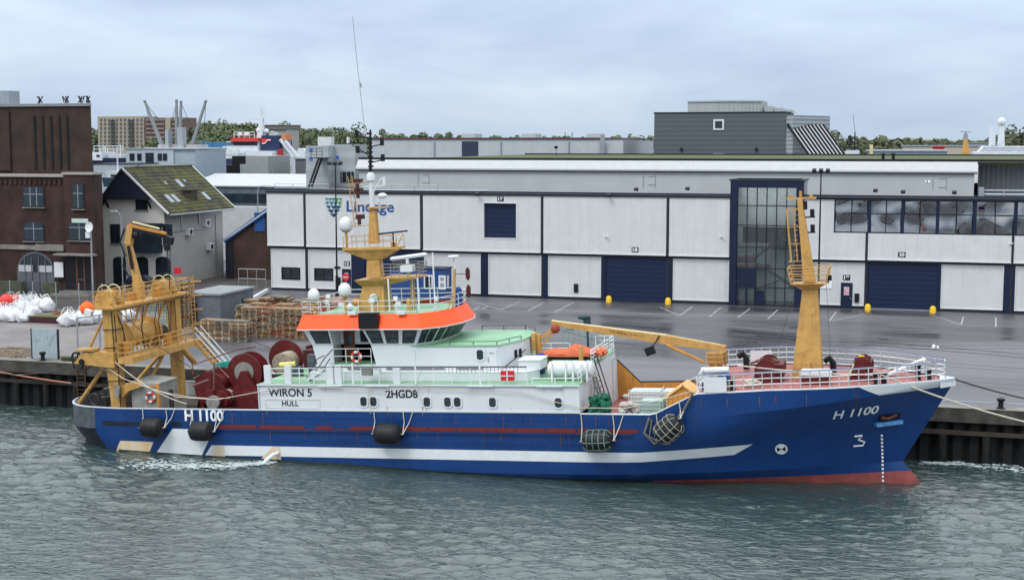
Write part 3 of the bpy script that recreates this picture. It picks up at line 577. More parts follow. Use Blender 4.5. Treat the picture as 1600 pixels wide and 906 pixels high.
# tall light masts in front of the warehouse
def light_mast(x, y, top, label):
    t = thing('light_mast', label, 'light mast', (x, y, 3.4), 'tall dark floodlight masts in the yard')
    MB().cyl((x, y, 3.4), (x, y, top), .11, .06, n=10).cyl((x, y, 3.4), (x, y, 5.6), .17, .16, n=10).build('pole', blackp, t, smooth=40)
    MB().box(x - .8, x + .8, y - .05, y + .05, top, top + .1).build('crossarm', blackp, t)
    for k in (-.65, 0, .65): MB().obox((x + k, y - .15, top + .22), .4, .3, .28, rx=R(35)).build('floodlight', dark, t)
p = at(524, 258, 137.5); light_mast(p.x, 137.5, p.z, 'tall dark floodlight mast before the blue company lettering')
p = at(1283, 270, 138.5); light_mast(p.x, 138.5, p.z, 'tall dark floodlight mast right of the glazed stair bay')

# stop sign by the small door
t = thing('stop_sign', 'round red stop sign on a thin post by the small navy warehouse door', 'sign', (-58.7, 134.5, 3.4))
p = at(541, 433, 134.5); MB().cyl((p.x, 134.5, 3.4), (p.x, 134.5, p.z + .4), .05).build('post', galv, t)
d = MB().cyl((p.x, 134.42, p.z), (p.x, 134.36, p.z), .42, n=8).build('sign_plate', redp, t)
lettering('STOP', .5, .2, flat(p.x - .25, 134.355, p.z - .1), 'sign_lettering', num, d, .004, bold=.02)
MB().box(p.x - .22, p.x + .22, 134.2, 134.45, p.z - 1.5, p.z - .6).build('control_box', blackp, t)

# blue site container
t = thing('site_container', 'dark blue office container with two white framed openings in front of the warehouse', 'container', (-47, 133, 3.4))
x0, x1 = ax(640, 440, 133), ax(693, 440, 133); z1 = az(660, 421, 133)
cbl = ribmat('container_blue', (0.02, 0.06, 0.20), 0.28, 'XY', 0.5)
MB().box(x0 - 2.2, x1, 133, 135.6, 3.5, z1).build('shell', cbl, t); MB().box(x0 - 2.3, x1 + .1, 132.95, 135.7, z1, z1 + .12).box(x0 - 2.3, x1 + .1, 132.95, 135.7, 3.42, 3.5).build('roof_rim', navy, t)
for u0, u1, kind in ((662, 676, 0), (685, 696, 1)):
    a, b_ = ax(u0, 440, 132.9), ax(u1, 440, 132.9); zz0, zz1 = z1 - 2.0, z1 - .55
    f = MB().box(a, b_, 132.93, 132.998, zz0, zz1).build('window', whitep, t)
    if kind == 0: MB().box(a + .15, b_ - .15, 132.9, 132.928, zz0 + .15, zz1 - .15).build('pane', glass, f)
    else: MB().box(a + .2, b_ - .2, 132.9, 132.928, zz0 + .9, zz1 - .2).box(a + .2, b_ - .2, 132.9, 132.928, zz0 + .25, zz0 + .65).build('notice', galv, f)
MB().box(x1 + .005, x1 + .04, 134.0, 134.6, z1 - 1.9, z1 - .7).build('door_sign', whitep, t)

# ---------------------------------------------------------------- grey house with the mossy roof
HY = 141.0
hs = thing('house', 'pale grey gabled house with a mossy tiled roof and navy gable top', 'house', (-86, HY, 3.4))
render_ = mat('grey_render', (0.36, 0.35, 0.335), 0.85, var=0.08, scale=0.6, bump=0.15, dirt=0.12)
X0, X1, HD = -90.6, -82.0, 14.0; EZ0 = 11.3; EZ = 12.3; RX, RZ = -86.6, 16.9
MB().prism([(X0, 3.4), (X1, 3.4), (X1, EZ), (RX, RZ - .35), (X0, 11.6)], 'y', HY, HY + HD).build('wall', render_, hs); MB().prism([(X0 + .02, 3.4), (X1 - .02, 3.4), (X1 - .02, EZ - .1), (RX + 3, 13.5), (RX - 2.8, 13.5), (X0 + .02, 11.5)], 'y', HY - .004, HY - .0).build('front_wall', mat('lifted_pale_render', (0.68, 0.65, 0.60), 0.85, var=.06, scale=.8, dirt=.15), hs)  # pale beige front, its colour raised further to offset the shade there
slate = ribmat('mossy_tiles', (0.115, 0.12, 0.022), 0.42, 'X', 1.0, 0.9); 
sn = slate.node_tree.nodes
for nd in sn:
    if nd.type == 'VALTORGB' and nd.color_ramp.elements[0].position < .4:
        nd.color_ramp.elements[0].color = (0.034, 0.033, 0.026, 1); nd.color_ramp.elements[1].color = (0.08, 0.078, 0.024, 1); nd.color_ramp.elements[0].position = .42; nd.color_ramp.elements[1].position = .6
def slab(name, a, b_, y0, y1, th, m, parent):
    a = Vector((a[0], 0, a[1])); b_ = Vector((b_[0], 0, b_[1])); nrm = Vector((-(b_ - a).z, 0, (b_ - a).x)).normalized() * th
    if nrm.z < 0: nrm = -nrm
    P = [a, b_, b_ + nrm, a + nrm]; g = MB(); g.prism([(p.x, p.z) for p in P], 'y', y0, y1); return g.build(name, m, parent)
rf = slab('roof', (RX, RZ - .1), (X1 + 1.15, 11.75), HY - 1.1, HY + HD + .8, .2, slate, hs)
slab('roof', (X0 - 1.3, 10.5), (RX, RZ - .1), HY - 1.1, HY + HD + .8, .2, slate, hs)
def barge(a, b_, y, m, w_=.34, th=.14):
    g = MB(); a = Vector((a[0], y, a[1])); b_ = Vector((b_[0], y, b_[1])); g.beam(a, b_, th, w_); g.build('bargeboard', m, hs)
barge((RX, RZ + .12), (X1 + 1.25, 11.85), HY - 1.2, whitep, .2); barge((X0 - 1.35, 10.6), (RX, RZ + .05), HY - 1.2, dark, .2)
barge((RX, RZ + .12), (X1 + 1.25, 11.85), HY + HD + .88, whitep, .2)
MB().cyl((RX, HY - 1, RZ + .12), (RX, HY + HD + .8, RZ + .12), .14, n=8).build('ridge', slate, hs)
MB().prism([(RX - 3.0, 13.55), (RX + 3.3, 13.55), (RX, RZ - .15)], 'y', HY - .98, HY - .88).build('gable_panel', mat('navy_boards', (0.014, 0.022, 0.04), 0.6), hs)
MB().box(RX - 3.0, RX + 3.3, HY - .98, HY - .9, 13.4, 13.55).build('gable_trim', dark, hs)
for xx in (RX - 2.6, RX + 2.9): MB().beam((xx, HY - .9, 13.5), (xx, HY, 12.4), .15, .15).build('bracket', dark, hs)
for (v0, w_, l_) in (((291, 276)), ((281, 300)), ((290, 300)), ((333, 297))) if False else (): pass
def skylight(k, yy, wd=1.0, ln_=1.5, m=galv):
    a = Vector((RX, yy, RZ - .1)); b_ = Vector((X1 + 1.15, yy, 11.75)); d = (b_ - a).normalized(); nr = Vector((-d.z, 0, d.x)); nr = nr if nr.z > 0 else -nr
    p = a.lerp(b_, k) + nr * .26; g = MB(); q = p + d * ln_; g.beam(p, q, wd, .12); s_ = g.build('skylight', m, rf)
skylight(.30, HY + 7.6, .8, 1.3); skylight(.62, HY + 1.9, .8, 1.3); skylight(.62, HY + 3.3, .8, 1.3); skylight(.62, HY + 10.6, .8, 1.3); skylight(.33, HY + 4.5, .3, .5); skylight(.30, HY + 9.3, .3, .5)
MB().box(-83.0, -82.0, HY + 6.3, HY + 7.8, 12.4, 14.2).box(-83.15, -81.85, HY + 6.1, HY + 8.0, 14.2, 14.4).build('chimney', mat('dark_brick', (0.06, 0.05, 0.04), .9), rf)
MB().cyl((X1 + 1.3, HY - 1, 11.7), (X1 + 1.3, HY + HD + .8, 11.7), .12, n=8).build('gutter', galv, hs)
def hwin(u0, v0, u1, v1, arch=False, y=HY, par=None, bars=1, name='window', tall=0):
    par = par or hs; a = at(u0, v1, y); c_ = at(u1, v0, y); x0, z0, x1, z1 = a.x, a.z, c_.x, c_.z
    def outline(i, n=10):
        if not arch: return [(x0 + i, z0 + i), (x1 - i, z0 + i), (x1 - i, z1 - i), (x0 + i, z1 - i)]
        r_ = (x1 - x0) / 2 - i; zc = z1 - (x1 - x0) / 4; P = [(x0 + i, z0 + i), (x1 - i, z0 + i)]
        return P + [((x0 + x1) / 2 + r_ * math.cos(math.pi * k / n), zc + (r_ * .5) * math.sin(math.pi * k / n)) for k in range(n + 1)]
    f = MB().prism(outline(-.12), 'y', y - .1, y - .005).build(name, dark, par)
    MB().prism(outline(.02), 'y', y - .14, y - .102).build('pane', glass, f)
    g = MB(); 
    for k in range(1, bars + 1): xx = x0 + (x1 - x0) * k / (bars + 1); g.box(xx - .04, xx + .04, y - .17, y - .142, z0, z1 - (.1 if arch else 0))
    g.box(x0, x1, y - .176, y - .171, z0 + (z1 - z0) * .62, z0 + (z1 - z0) * .62 + .07); g.build('glazing_bar', galv if par is not hs else dark, f)
    MB().box(x0 - .2, x1 + .2, y - .25, y - .003, z0 - .22, z0 - .125).build('sill', concrete, f); return f
hwin(214, 306, 229, 326, True); hwin(175, 352, 186, 378); hwin(257, 352, 268, 381); hwin(214, 402, 230, 440, True); hwin(246, 402, 264, 440, True)
bay = MB(); a = at(205, 395, 139.6); c_ = at(243, 350, 139.6)
bay.box(a.x, c_.x, 139.6, 141, a.z, a.z + .9).box(a.x - .2, c_.x + .2, 139.4, 141, c_.z - .3, c_.z).each('bay_window', mat('navy_boards', (0.014, 0.022, 0.04)), hs)
MB().box(a.x + .05, c_.x - .05, 139.7, 141, a.z + .9, c_.z - .3).build('bay_glass', glass, hs)
hd = hwin(180, 402, 195, 448, True, name='front_door')
MB().box(a.x - 3, a.x - 3, 1, 1, 1, 1) if False else None
# right-hand side wall fittings
ac = [(319, 348, 1.2), (292, 362, 1.2), (325, 385, 1.2)]
for (u, v, s_) in ac:
    # the side wall lies on x = X1
    d = fwd + rgt * ((u - 800) / FPX) - upv * ((v - 453) / FPX); k = X1 / d.x; p = EYE + d * k
    t = MB().box(X1 + .01, X1 + .55, p.y - .5, p.y + .5, p.z - .4, p.z + .4).build('air_conditioner', whitep, hs)
    MB().cyl((X1 + .56, p.y, p.z), (X1 + .6, p.y, p.z), .3, n=16).build('fan_grille', dark, t)
MB().box(X1 + .01, X1 + .1, HY + 1.0, HY + 1.15, 3.5, 9.6).box(X1 + .01, X1 + .1, HY + 1.15, HY + 11, 9.55, 9.7).box(X1 + .01, X1 + .1, HY + 3.6, HY + 3.9, 9.7, 11.5).box(X1 + .01, X1 + .16, HY + 7.8, HY + 8.1, 10.2, 12).box(X1 + .01, X1 + .12, HY + 12, HY + 12.2, 3.5, 11).build('ducts', galv, hs)
rs_ = thing('small_red_sign', 'small red sign on a post before the grey house', 'sign', (-80, 137, 3.4))
p = at(278, 423, 137); MB().cyl((p.x, 137, 3.4), (p.x, 137, p.z), .04).build('post', galv, rs_); MB().box(p.x - .45, p.x + .45, 136.9, 136.95, p.z - .35, p.z + .35).build('sign_plate', redp, rs_)

# ---------------------------------------------------------------- brown brick warehouse and its tower (left)
BY = 131.0
brk = brickmat('brown_brick', (0.052, 0.021, 0.016), (0.036, 0.015, 0.012), (0.05, 0.035, 0.03), stain=0.5)
brk2 = brickmat('tower_brick', (0.046, 0.025, 0.019), (0.032, 0.018, 0.015), (0.05, 0.037, 0.03), stain=0.35)
bh = thing('brick_warehouse', 'dark brown brick building with arched gate, pale string course and small windows', 'building', (-92, BY, 3.4))
bx1 = ax(151, 400, BY); bz1 = az(60, 274, BY)
MB().box(-140, bx1 - 3.6, BY, BY + 2.9, 3.4, bz1 - .2).build('wall', brk, bh); MB().prism([(bx1 - 3.59, BY - .35), (bx1, BY - .35), (bx1 - .9, BY + 2.9), (bx1 - 3.59, BY + 2.9)], 'z', 3.4, bz1 + .05).build('wall', brk, bh)
MB().box(-140, bx1 - 3.65, BY - .25, BY + 2.95, bz1 - .18, bz1 + .08).box(bx1 - 3.7, bx1 + .15, BY - .5, BY + .6, bz1 + .1, bz1 + .35).prism([(bx1 - 3.7, BY + .61), (bx1 - .1, BY + .61), (bx1 - .8, BY + 3.0), (bx1 - 3.7, BY + 3.0)], 'z', bz1 + .08, bz1 + .3).build('cornice', mat('weathered_stone', (0.30, 0.28, 0.26), .8), bh)
g = MB(); x = -110
while x < bx1 - 4: g.box(x, x + .28, BY - .16, BY - .003, bz1 - 1.0, bz1 - .5); x += .62
g.build('corbels', brk, bh)
MB().box(-140, ax(101, 390, BY), BY - .2, BY - .003, az(50, 390, BY), az(50, 383, BY)).box(ax(57, 390, BY), ax(101, 390, BY), BY - .25, BY - .205, az(50, 391, BY), az(50, 381, BY)).build('string_course', concrete, bh)
hwin(39, 293, 68, 322, False, BY, bh, 2); hwin(116, 289, 130, 325, False, BY - .35, bh, 1); hwin(40, 347, 68, 375, True, BY, bh, 1); hwin(110, 345, 140, 374, True, BY - .35, bh, 1)
p = at(125, 346, BY - .6); MB().box(p.x - 1, p.x + 1, BY - .65, BY - .56, p.z - .15, p.z + .3).build('sunblind', mat('pale_green_blind', (0.45, 0.55, 0.5)), bh)
# arched gate
gx, gz_, gr = (ax(28, 440, BY) + ax(86, 440, BY)) / 2, az(57, 425, BY), (ax(86, 440, BY) - ax(28, 440, BY)) / 2
arc = [(gx - gr, 3.45), (gx + gr, 3.45), (gx + gr, gz_)] + [(gx + gr * math.cos(math.pi * k / 14), gz_ + gr * .95 * math.sin(math.pi * k / 14)) for k in range(1, 14)] + [(gx - gr, gz_)]
gt = MB().prism(arc, 'y', BY - .06, BY - .003).build('arched_gate', mat('gate_grey', (0.10, 0.11, 0.125), .6), bh)
sub = [(gx + (x - gx) * .92, gz_ + (z - gz_) * .92) for x, z in arc[2:]]
MB().prism(sub, 'y', BY - .09, BY - .062).build('gate_glazing', glass, gt)
MB().box(gx - gr * .9, gx - .35, BY - .12, BY - .092, gz_ + .02, gz_ + .75).box(gx + .35, gx + gr * .9, BY - .12, BY - .092, gz_ + .02, gz_ + .75).build('net_curtain', mat('pale_curtain', (0.4, 0.42, 0.45)), gt)
g = MB()
for k in (-1, -.35, .35, 1): g.box(gx + k * gr * .55 - .05, gx + k * gr * .55 + .05, BY - .15, BY - .122, 3.5, gz_ + gr * .7)
g.build('gate_bars', mat('gate_grey', (0.10, 0.11, 0.125)), gt)
# dark porch
p0, p1 = at(103, 445, BY - .36), at(142, 400, BY - .36)
MB().box(p0.x, p1.x, BY - .42, BY - .353, 3.9, p1.z).build('porch_opening', blackp, bh); MB().box(p0.x - .8, p1.x + .8, BY - 1.4, BY - .353, p1.z + .05, p1.z + .25).build('porch_canopy', concrete, bh)
MB().box(p0.x + 1.4, p0.x + 1.6, BY - .47, BY - .43, 3.9, p1.z).box(p1.x - .9, p1.x - .75, BY - .47, BY - .43, 3.9, p1.z).box(p0.x + 1.6, p1.x - .9, BY - .47, BY - .43, 5.0, 5.15).build('wooden_door', mat('brown_door', (0.10, 0.05, 0.03), .6), bh)
MB().box(p0.x - .8, p1.x + .8, BY - 2.2, BY - .36, 3.4, 3.65).box(p0.x, p1.x + .3, BY - 1.7, BY - .36, 3.65, 3.9).build('steps', concrete, bh)
p = at(94, 420, BY - .2); MB().box(p.x - .55, p.x + .55, BY - .5, BY - .36, p.z - .9, p.z + .75).build('poster_frame', whitep, bh)
for (u0, u1) in ((-20, 38), (72, 92)):
    MB().box(ax(u0, 440, BY - 1), ax(u1, 440, BY - 1), BY - 1.6, BY - .8, 3.4, 4.75).build('planter_wall', mat('mossy_stone', (0.10, 0.11, 0.06), .9, c2=(.05, .05, .04)), bh)
tw = thing('brick_tower', 'tall plain dark brown brick tower block with narrow vertical slots above the brick building', 'building', (-100, 140, 3.4))
ty = BY + 3; tx1 = ax(143, 200, ty); tz = az(140, 166, ty)
MB().prism([(-145, ty), (tx1, ty), (tx1 - 9.5, ty + 13), (-145, ty + 13)], 'z', 3.4, tz).build('wall', brk2, tw); MB().prism([(-145, ty - .2), (tx1 + .2, ty - .2), (tx1 - 9.6, ty + 13.2), (-145, ty + 13.2)], 'z', tz, tz + .3).build('roof_edge', mat('roof_lead', (.2, .21, .22)), tw)
for u in (55, 68, 81, 94, 106): x = ax(u, 220, ty); MB().box(x - .14, x + .14, ty - .1, ty - .004, bz1 + .6, az(u, 181, ty)).build('slot', blackp, tw)
x = ax(17, 220, ty); MB().box(-145, x, ty - .25, ty - .004, bz1 + .4, tz - .5).build('pilaster', brk2, tw)
for u, k in ((62, 0), (103, 1), (127, 0), (138, 1)):
    x = ax(u, 160, ty + 1); g = MB(); rr_ = random.Random(u)
    g.cyl((x, ty + 1, tz + .3), (x, ty + 1, tz + 1.0), .05)
    for q in range(5): g.beam((x + rr_.uniform(-.4, .4), ty + 1, tz + .4), (x + rr_.uniform(-.5, .5), ty + 1, tz + 1.15), .08, .08)
    tag(g.build('rooftop_antenna', dark), ['small dark antenna cluster %s on the brick tower roof' % s_ for s_ in ('near the middle', 'right of the middle', 'second from the right edge', 'at the right edge')][(62, 103, 127, 138).index(u)], 'antenna', 'antennas on the brick tower')
a = at(14, 160, ty + 2); b_ = at(2, 142, ty + 2); tag(MB().box(a.x - 2, a.x, ty + 2, ty + 4, tz + .3, b_.z).build('roof_cabin', galv), 'small pale grey cabin on the left end of the brick tower roof', 'roof cabin')

# notice on the low link between brick building and house
lk = MB().box(bx1 + .25, X0 - .1, 142, 150, 3.4, 12.0).build('link_building', mat('dark_cladding', (0.03, 0.035, 0.042), .6)); tag(lk, 'narrow dark grey link block between the brick building and the grey house', 'building')

# red-brick shed with pale roof right of the house
sh = thing('brick_shed', 'low brown brick shed with pale sloping roof and blue edge beside the grey house', 'shed', (-77, 150, 3.4))
sy = 152.0
a, b_ = at(352, 400, sy), at(421, 330, sy)
MB().prism([(a.x, 3.4), (b_.x + 2, 3.4), (b_.x + 2, b_.z + .6), (at(352, 377, sy).x, at(352, 377, sy).z)], 'y', sy, sy + 16).build('wall', brickmat('shed_brick', (0.085, 0.04, 0.03), (0.06, 0.03, 0.025), (.05, .04, .035)), sh)
e0 = at(350, 377, sy - .3); e1 = at(418, 326, sy - .3)
MB().beam((e0.x, sy - .3, e0.z), (e1.x + 1, sy - .3, e1.z + .5), .1, .45).build('verge_board', mat('blue_trim', (0.02, 0.08, 0.25)), sh)
g = MB(); g.add([(e0.x, sy - .4, e0.z + .2), (e1.x + 3, sy - .4, e1.z + 1.8), (e1.x + 3, sy + 25, e1.z + 1.8), (e0.x, sy + 25, e0.z + .2), (e0.x, sy - .4, e0.z), (e1.x + 3, sy - .4, e1.z + 1.6), (e1.x + 3, sy + 25, e1.z + 1.6), (e0.x, sy + 25, e0.z)], [(0, 1, 2, 3), (7, 6, 5, 4), (0, 4, 5, 1), (3, 2, 6, 7), (0, 3, 7, 4), (1, 5, 6, 2)])
g.build('roof', ribmat('pale_roof', (0.50, 0.52, 0.54), .9, 'Y', .4), sh)
MB().box(at(354, 400, sy).x, at(365, 400, sy).x, sy - .1, sy - .003, 3.5, 8.2).build('door', dark, sh)
MB().box(at(399, 400, sy).x, at(399, 400, sy).x + 1.4, sy - .1, sy - .003, 9.2, 11.5).build('blue_panel', mat('blue_trim', (0.02, 0.08, 0.25)), sh)

# small grey brick hut by the pallets
hut = thing('block_hut', 'small flat-roofed blue-grey brick hut behind the pallet stacks', 'hut', (-60, 114, 3.4))
gb = brickmat('grey_block', (0.135, 0.15, 0.17), (0.11, 0.125, 0.145), (0.09, 0.095, 0.10), .4, .14, stain=.2)
p0 = gnd(303, 508); p1 = gnd(345, 513); zt = az(345, 462, p1.y)
MB().box(p0.x, p1.x, p1.y, p1.y + 6.5, 3.4, zt).build('wall', gb, hut); MB().box(p0.x - .15, p1.x + .15, p1.y - .15, p1.y + 6.65, zt, zt + .18).build('roof', mat('hut_felt', (0.21, 0.225, 0.24), .7), hut)
MB().box(p0.x - .0 + .1, p0.x + 1.1, p1.y - .05, p1.y - .003, 3.5, 5.6).build('door', dark, hut); MB().box(p1.x + .003, p1.x + .05, p1.y + 4.2, p1.y + 5.0, 4.6, 5.6).build('window', dark, hut)

# street lamp with flood lights near the brick building
def cross_lamp():
    p = gnd(146, 482); y = p.y; zt = az(143, 356, y)
    t = thing('street_lamp', 'grey lamp post with white satellite dish and box before the brick building', 'lamp post', (p.x, y, 3.4))
    MB().cyl((p.x, y, 3.4), (p.x, y, zt), .12, .07, n=10).build('pole', galv, t, smooth=40)
    MB().lathe((p.x + .15, y - .3, zt + .1), [(.05, 0), (.35, .06), (.52, .2), (.5, .2), (.3, .1)], 16, (-.2, -1, .1)).build('dish', whitep, t)
    MB().box(p.x - .45, p.x - .02, y - .3, y + .1, zt - 1.0, zt - .4).build('box', whitep, t)
    MB().beam((p.x, y, zt), (p.x - .35, y, zt + .35), .08, .08).build('lamp_arm', galv, t)
cross_lamp()
def lamp2(u, v0, v1, y, label, arm=1):
    t = thing('street_lamp', label, 'lamp post', (ax(u, v0, y), y, 3.4)); x = ax(u, v0, y); zt = az(u, v1, y)
    MB().tube([(x, y, 3.4), (x, y, zt - .8), (x + arm * .2, y, zt - .2), (x + arm * 1.2, y, zt)], .07).build('pole', galv, t, smooth=40)
    MB().box(x + arm * 1.1 - .1, x + arm * 1.1 + .6 * 1, y - .12, y + .12, zt - .08, zt + .08).build('lamp_head', whitep, t)
lamp2(192, 450, 330, 134, 'thin grey street lamp with curved arm before the grey house', -1)
lamp2(403, 330, 290, 170, 'thin grey street lamp before the long low blue-grey hall')

# cars parked by the house
def car(x, y, rz, c, label):
    t = thing('parked_car', label, 'car', (0, 0, 0), 'cars parked before the grey house')
    body = MB(); prof = [(-2.15, .35), (-2.2, .75), (-2.0, .95), (-1.2, 1.02), (1.05, 1.0), (1.9, .85), (2.15, .65), (2.15, .35)]
    body.prism(prof, 'y', -.85, .85).build('body', mat('car_paint_' + c[0], c[1], .25, .3, coat=.6), t)
    cab = [(-1.55, 1.0), (-1.15, 1.42), (.35, 1.45), (1.1, 1.0)]; A = [Vector((p[0], -.8 + (.12 if p[1] > 1.1 else 0), p[1])) for p in cab]; B = [Vector((p[0], .8 - (.12 if p[1] > 1.1 else 0), p[1])) for p in cab]
    g = MB(); g.loft(A, B); g.build('windows', glass, t)
    MB().box(-1.15, .35, -.7, .7, 1.44, 1.5).build('roof', mat('car_paint_' + c[0], c[1]), t)
    for sx in (-1.35, 1.35):
        for sy_ in (-.87, .87):
            wl = MB().cyl((sx, sy_ - .1, .33), (sx, sy_ + .1, .33), .33, n=16).build('wheel', blackp, t, smooth=40); MB().cyl((sx, sy_ - .11, .33), (sx, sy_ + .11, .33), .19, n=10).build('rim', galv, wl)
    for sy_ in (-.55, .55): MB().box(2.13, 2.17, sy_ - .2, sy_ + .2, .6, .75).build('headlight', whitep, t)
    t.location = (x, y, 3.41); t.rotation_euler = (0, 0, rz)
p = gnd(228, 449); car(p.x, p.y - .8, R(8), ('slate', (.05, .06, .08)), 'dark blue-grey car parked before the grey house beneath the crane')
p = gnd(160, 459); 

# fence along the paved strip, seen through its thin wires
fn = thing('wire_fence', 'tall thin wire fence with grey posts between the yard and the brick building', 'fence', (-80, 113, 3.4))
fy = 118.0
for k in range(9):
    x = ax(-20 + 36 * k, 470, fy)
    if x > -66: break
    MB().cyl((x, fy, 3.4), (x, fy, 6.2), .05).build('post', galv, fn)
g = MB()
for k in range(12): g.cyl((-98, fy, 3.6 + k * .22), (-66.5, fy, 3.6 + k * .22), .022, n=4)
g.build('wires', dark, fn)
# grass strip at the quay edge behind the notice board

# ================================================================ the trawler (ship frame: x forward, y to port, z up; she sits bow-up)
TRIM = 0.046
SH = Matrix.Translation((-28, 83, 0)) @ Matrix.Rotation(-TRIM, 4, 'Y')
ship = thing('fishing_trawler', 'large blue and white stern trawler with orange wheelhouse band moored along the quay', 'trawler', M=SH)
def S(): return MB(SH)
blue = mat('hull_blue', (0.003, 0.036, 0.150), 0.38, var=0.2, scale=0.6, dirt=0.22, stretch=(.5, 1, 1.5), coat=.15)
antif = mat('antifouling_red', (0.24, 0.06, 0.055), 0.6, var=0.3, scale=1.5, dirt=.2)
sterng = mat('stern_grey', (0.075, 0.085, 0.10), 0.6, var=.35, scale=2, dirt=.3)
sternb = mat('stern_black', (0.010, 0.016, 0.024), 0.5, var=.5, scale=2)
swhite = mat('ship_white', (0.60, 0.63, 0.65), 0.4, var=0.04, scale=.8, dirt=.06)
green = mat('deck_green', (0.20, 0.385, 0.225), 0.45, var=.18, scale=.7, bump=.1, dirt=.12)
pink = mat('foredeck_red', (0.31, 0.11, 0.105), 0.55, var=.3, scale=1.1, dirt=.5)
ochre = mat('mast_ochre', (0.47, 0.27, 0.08), 0.5, var=.22, scale=2.5, dirt=.7)
ochre2 = mat('rusty_ochre', (0.50, 0.23, 0.045), 0.6, var=.2, scale=2.5, dirt=.75)
wred = mat('winch_red', (0.095, 0.010, 0.011), 0.5, var=.4, scale=2.5, dirt=.5)
steel = mat('worn_steel', (0.26, 0.25, 0.23), 0.55, .3, var=.25, scale=3, dirt=.5)
rope_w = mat('pale_rope', (0.50, 0.46, 0.38), .9); rope_d = mat('dark_rope', (0.06, 0.06, 0.055), .9)
orangeb = mat('wheelhouse_orange', (0.88, 0.085, 0.012), 0.5, var=.04)

def sm(t): t = max(0, min(1, t)); return t * t * (3 - 2 * t)
def lerp(a, b_, t): return a + (b_ - a) * t
def zs(x):
    if x < -21: return lerp(3.92, 3.72, (x + 25.8) / 4.8)
    if x < 14.4: return lerp(3.72, 3.62, (x + 21) / 35.4)
    if x < 16.9: return lerp(3.62, 4.85, (x - 14.4) / 2.5)
    return min(5.06, 4.85 + (x - 16.9) * .05) - max(0, x - 27) * .035
def zk(x): return 2.42 if x < 12.5 else (lerp(2.42, 3.25, (x - 12.5) / 2.5) if x < 15 else lerp(3.25, 4.72, (x - 15) / 14))
def XSt(z): return -25.8 + max(0, 2.3 - z) * .55
def XBw(z):
    if z >= 0: return 28.25 + 3.05 * (z / 4.9)
    return 28.25 + min(1.0, (-z / 1.3)) * 1.0
def hb(x, z):
    w_ = max(0, min(1, z / max(.1, zk(x)))) ** 1.55 if z > 0 else 0
    xs, xb = XSt(z), XBw(z)
    H = 5.3 if z > 2 else lerp(5.22, 5.3, max(0, z) / 2) if z >= 0 else lerp(5.22, 3.4, min(1, -z / 3.2))
    xe = lerp(8.5, 17.5, w_); p = lerp(1.75, 2.7, w_); rs_ = lerp(6.5, 3.4, max(0, min(1, z / 2.6)))
    if z < 0: p = lerp(1.75, 1.35, min(1, -z / 1.3)); xe = lerp(8.5, 5, min(1, -z))
    f = 1.0
    if x > xe: f = 1 - min(1, (x - xe) / (xb - xe)) ** p
    if x < xs + rs_: f *= (max(0, 1 - min(1, (xs + rs_ - x) / rs_) ** 2.6)) ** (1 / 2.6)
    return H * max(0, f)
def hull_rows(zfns, mid, mat_fn, g):
    U = [0, .002, .006, .012, .02, .03, .042, .058, .075] + list(np.linspace(.09, .6, 30)) + list(np.linspace(.62, .94, 36)) + [.95, .96, .968, .976, .983, .989, .994, .997, 1.0]
    for side in (-1, 1):
        rows = []
        for zf in zfns:
            r_ = []
            for u in U:
                x0 = lerp(-25.8, 31, u); z = zf(x0); z = zf(lerp(XSt(z), XBw(z), u)); x = lerp(XSt(z), XBw(z), u); z = zf(x)
                r_.append((x, side * hb(x, z), z))
            rows.append(r_)
        n_ = len(U); vs = [p for r_ in rows for p in r_]; o = len(g.v); g.v += [Vector(p) for p in vs]
        for i in range(len(rows) - 1):
            for k in range(n_ - 1):
                q = (o + i * n_ + k, o + i * n_ + k + 1, o + (i + 1) * n_ + k + 1, o + (i + 1) * n_ + k)
                g.f.append(q if side < 0 else q[::-1]); a = vs[i * n_ + k]; b_ = vs[(i + 1) * n_ + k + 1]
                g.m.append(mat_fn((a[0] + b_[0]) / 2, (a[2] + b_[2]) / 2))
def mfn(x, z):
    if x < -22.3 - (z - 2.6) * .5 and z > 2.45: return 2
    if z < -.56 and x > -5: return 1
    if x < -21.6 - z * .25: return 3
    return 0
g = S()
hull_rows([lambda x, k=k: k for k in (-3.2, -2.2, -1.3, -.9, -.56, -.2, 0.0)], 0, mfn, g)
hull_rows([lambda x, k=k: zk(x) * k for k in (0, .12, .25, .38, .5, .63, .76, .88, 1.0)], 0, mfn, g)
hull_rows([lambda x, k=k: lerp(zk(x), zs(x), k) for k in (0, .2, .5, .8, 1)], 0, mfn, g)
g.build('hull', [blue, antif, sterng, sternb], ship, smooth=28)
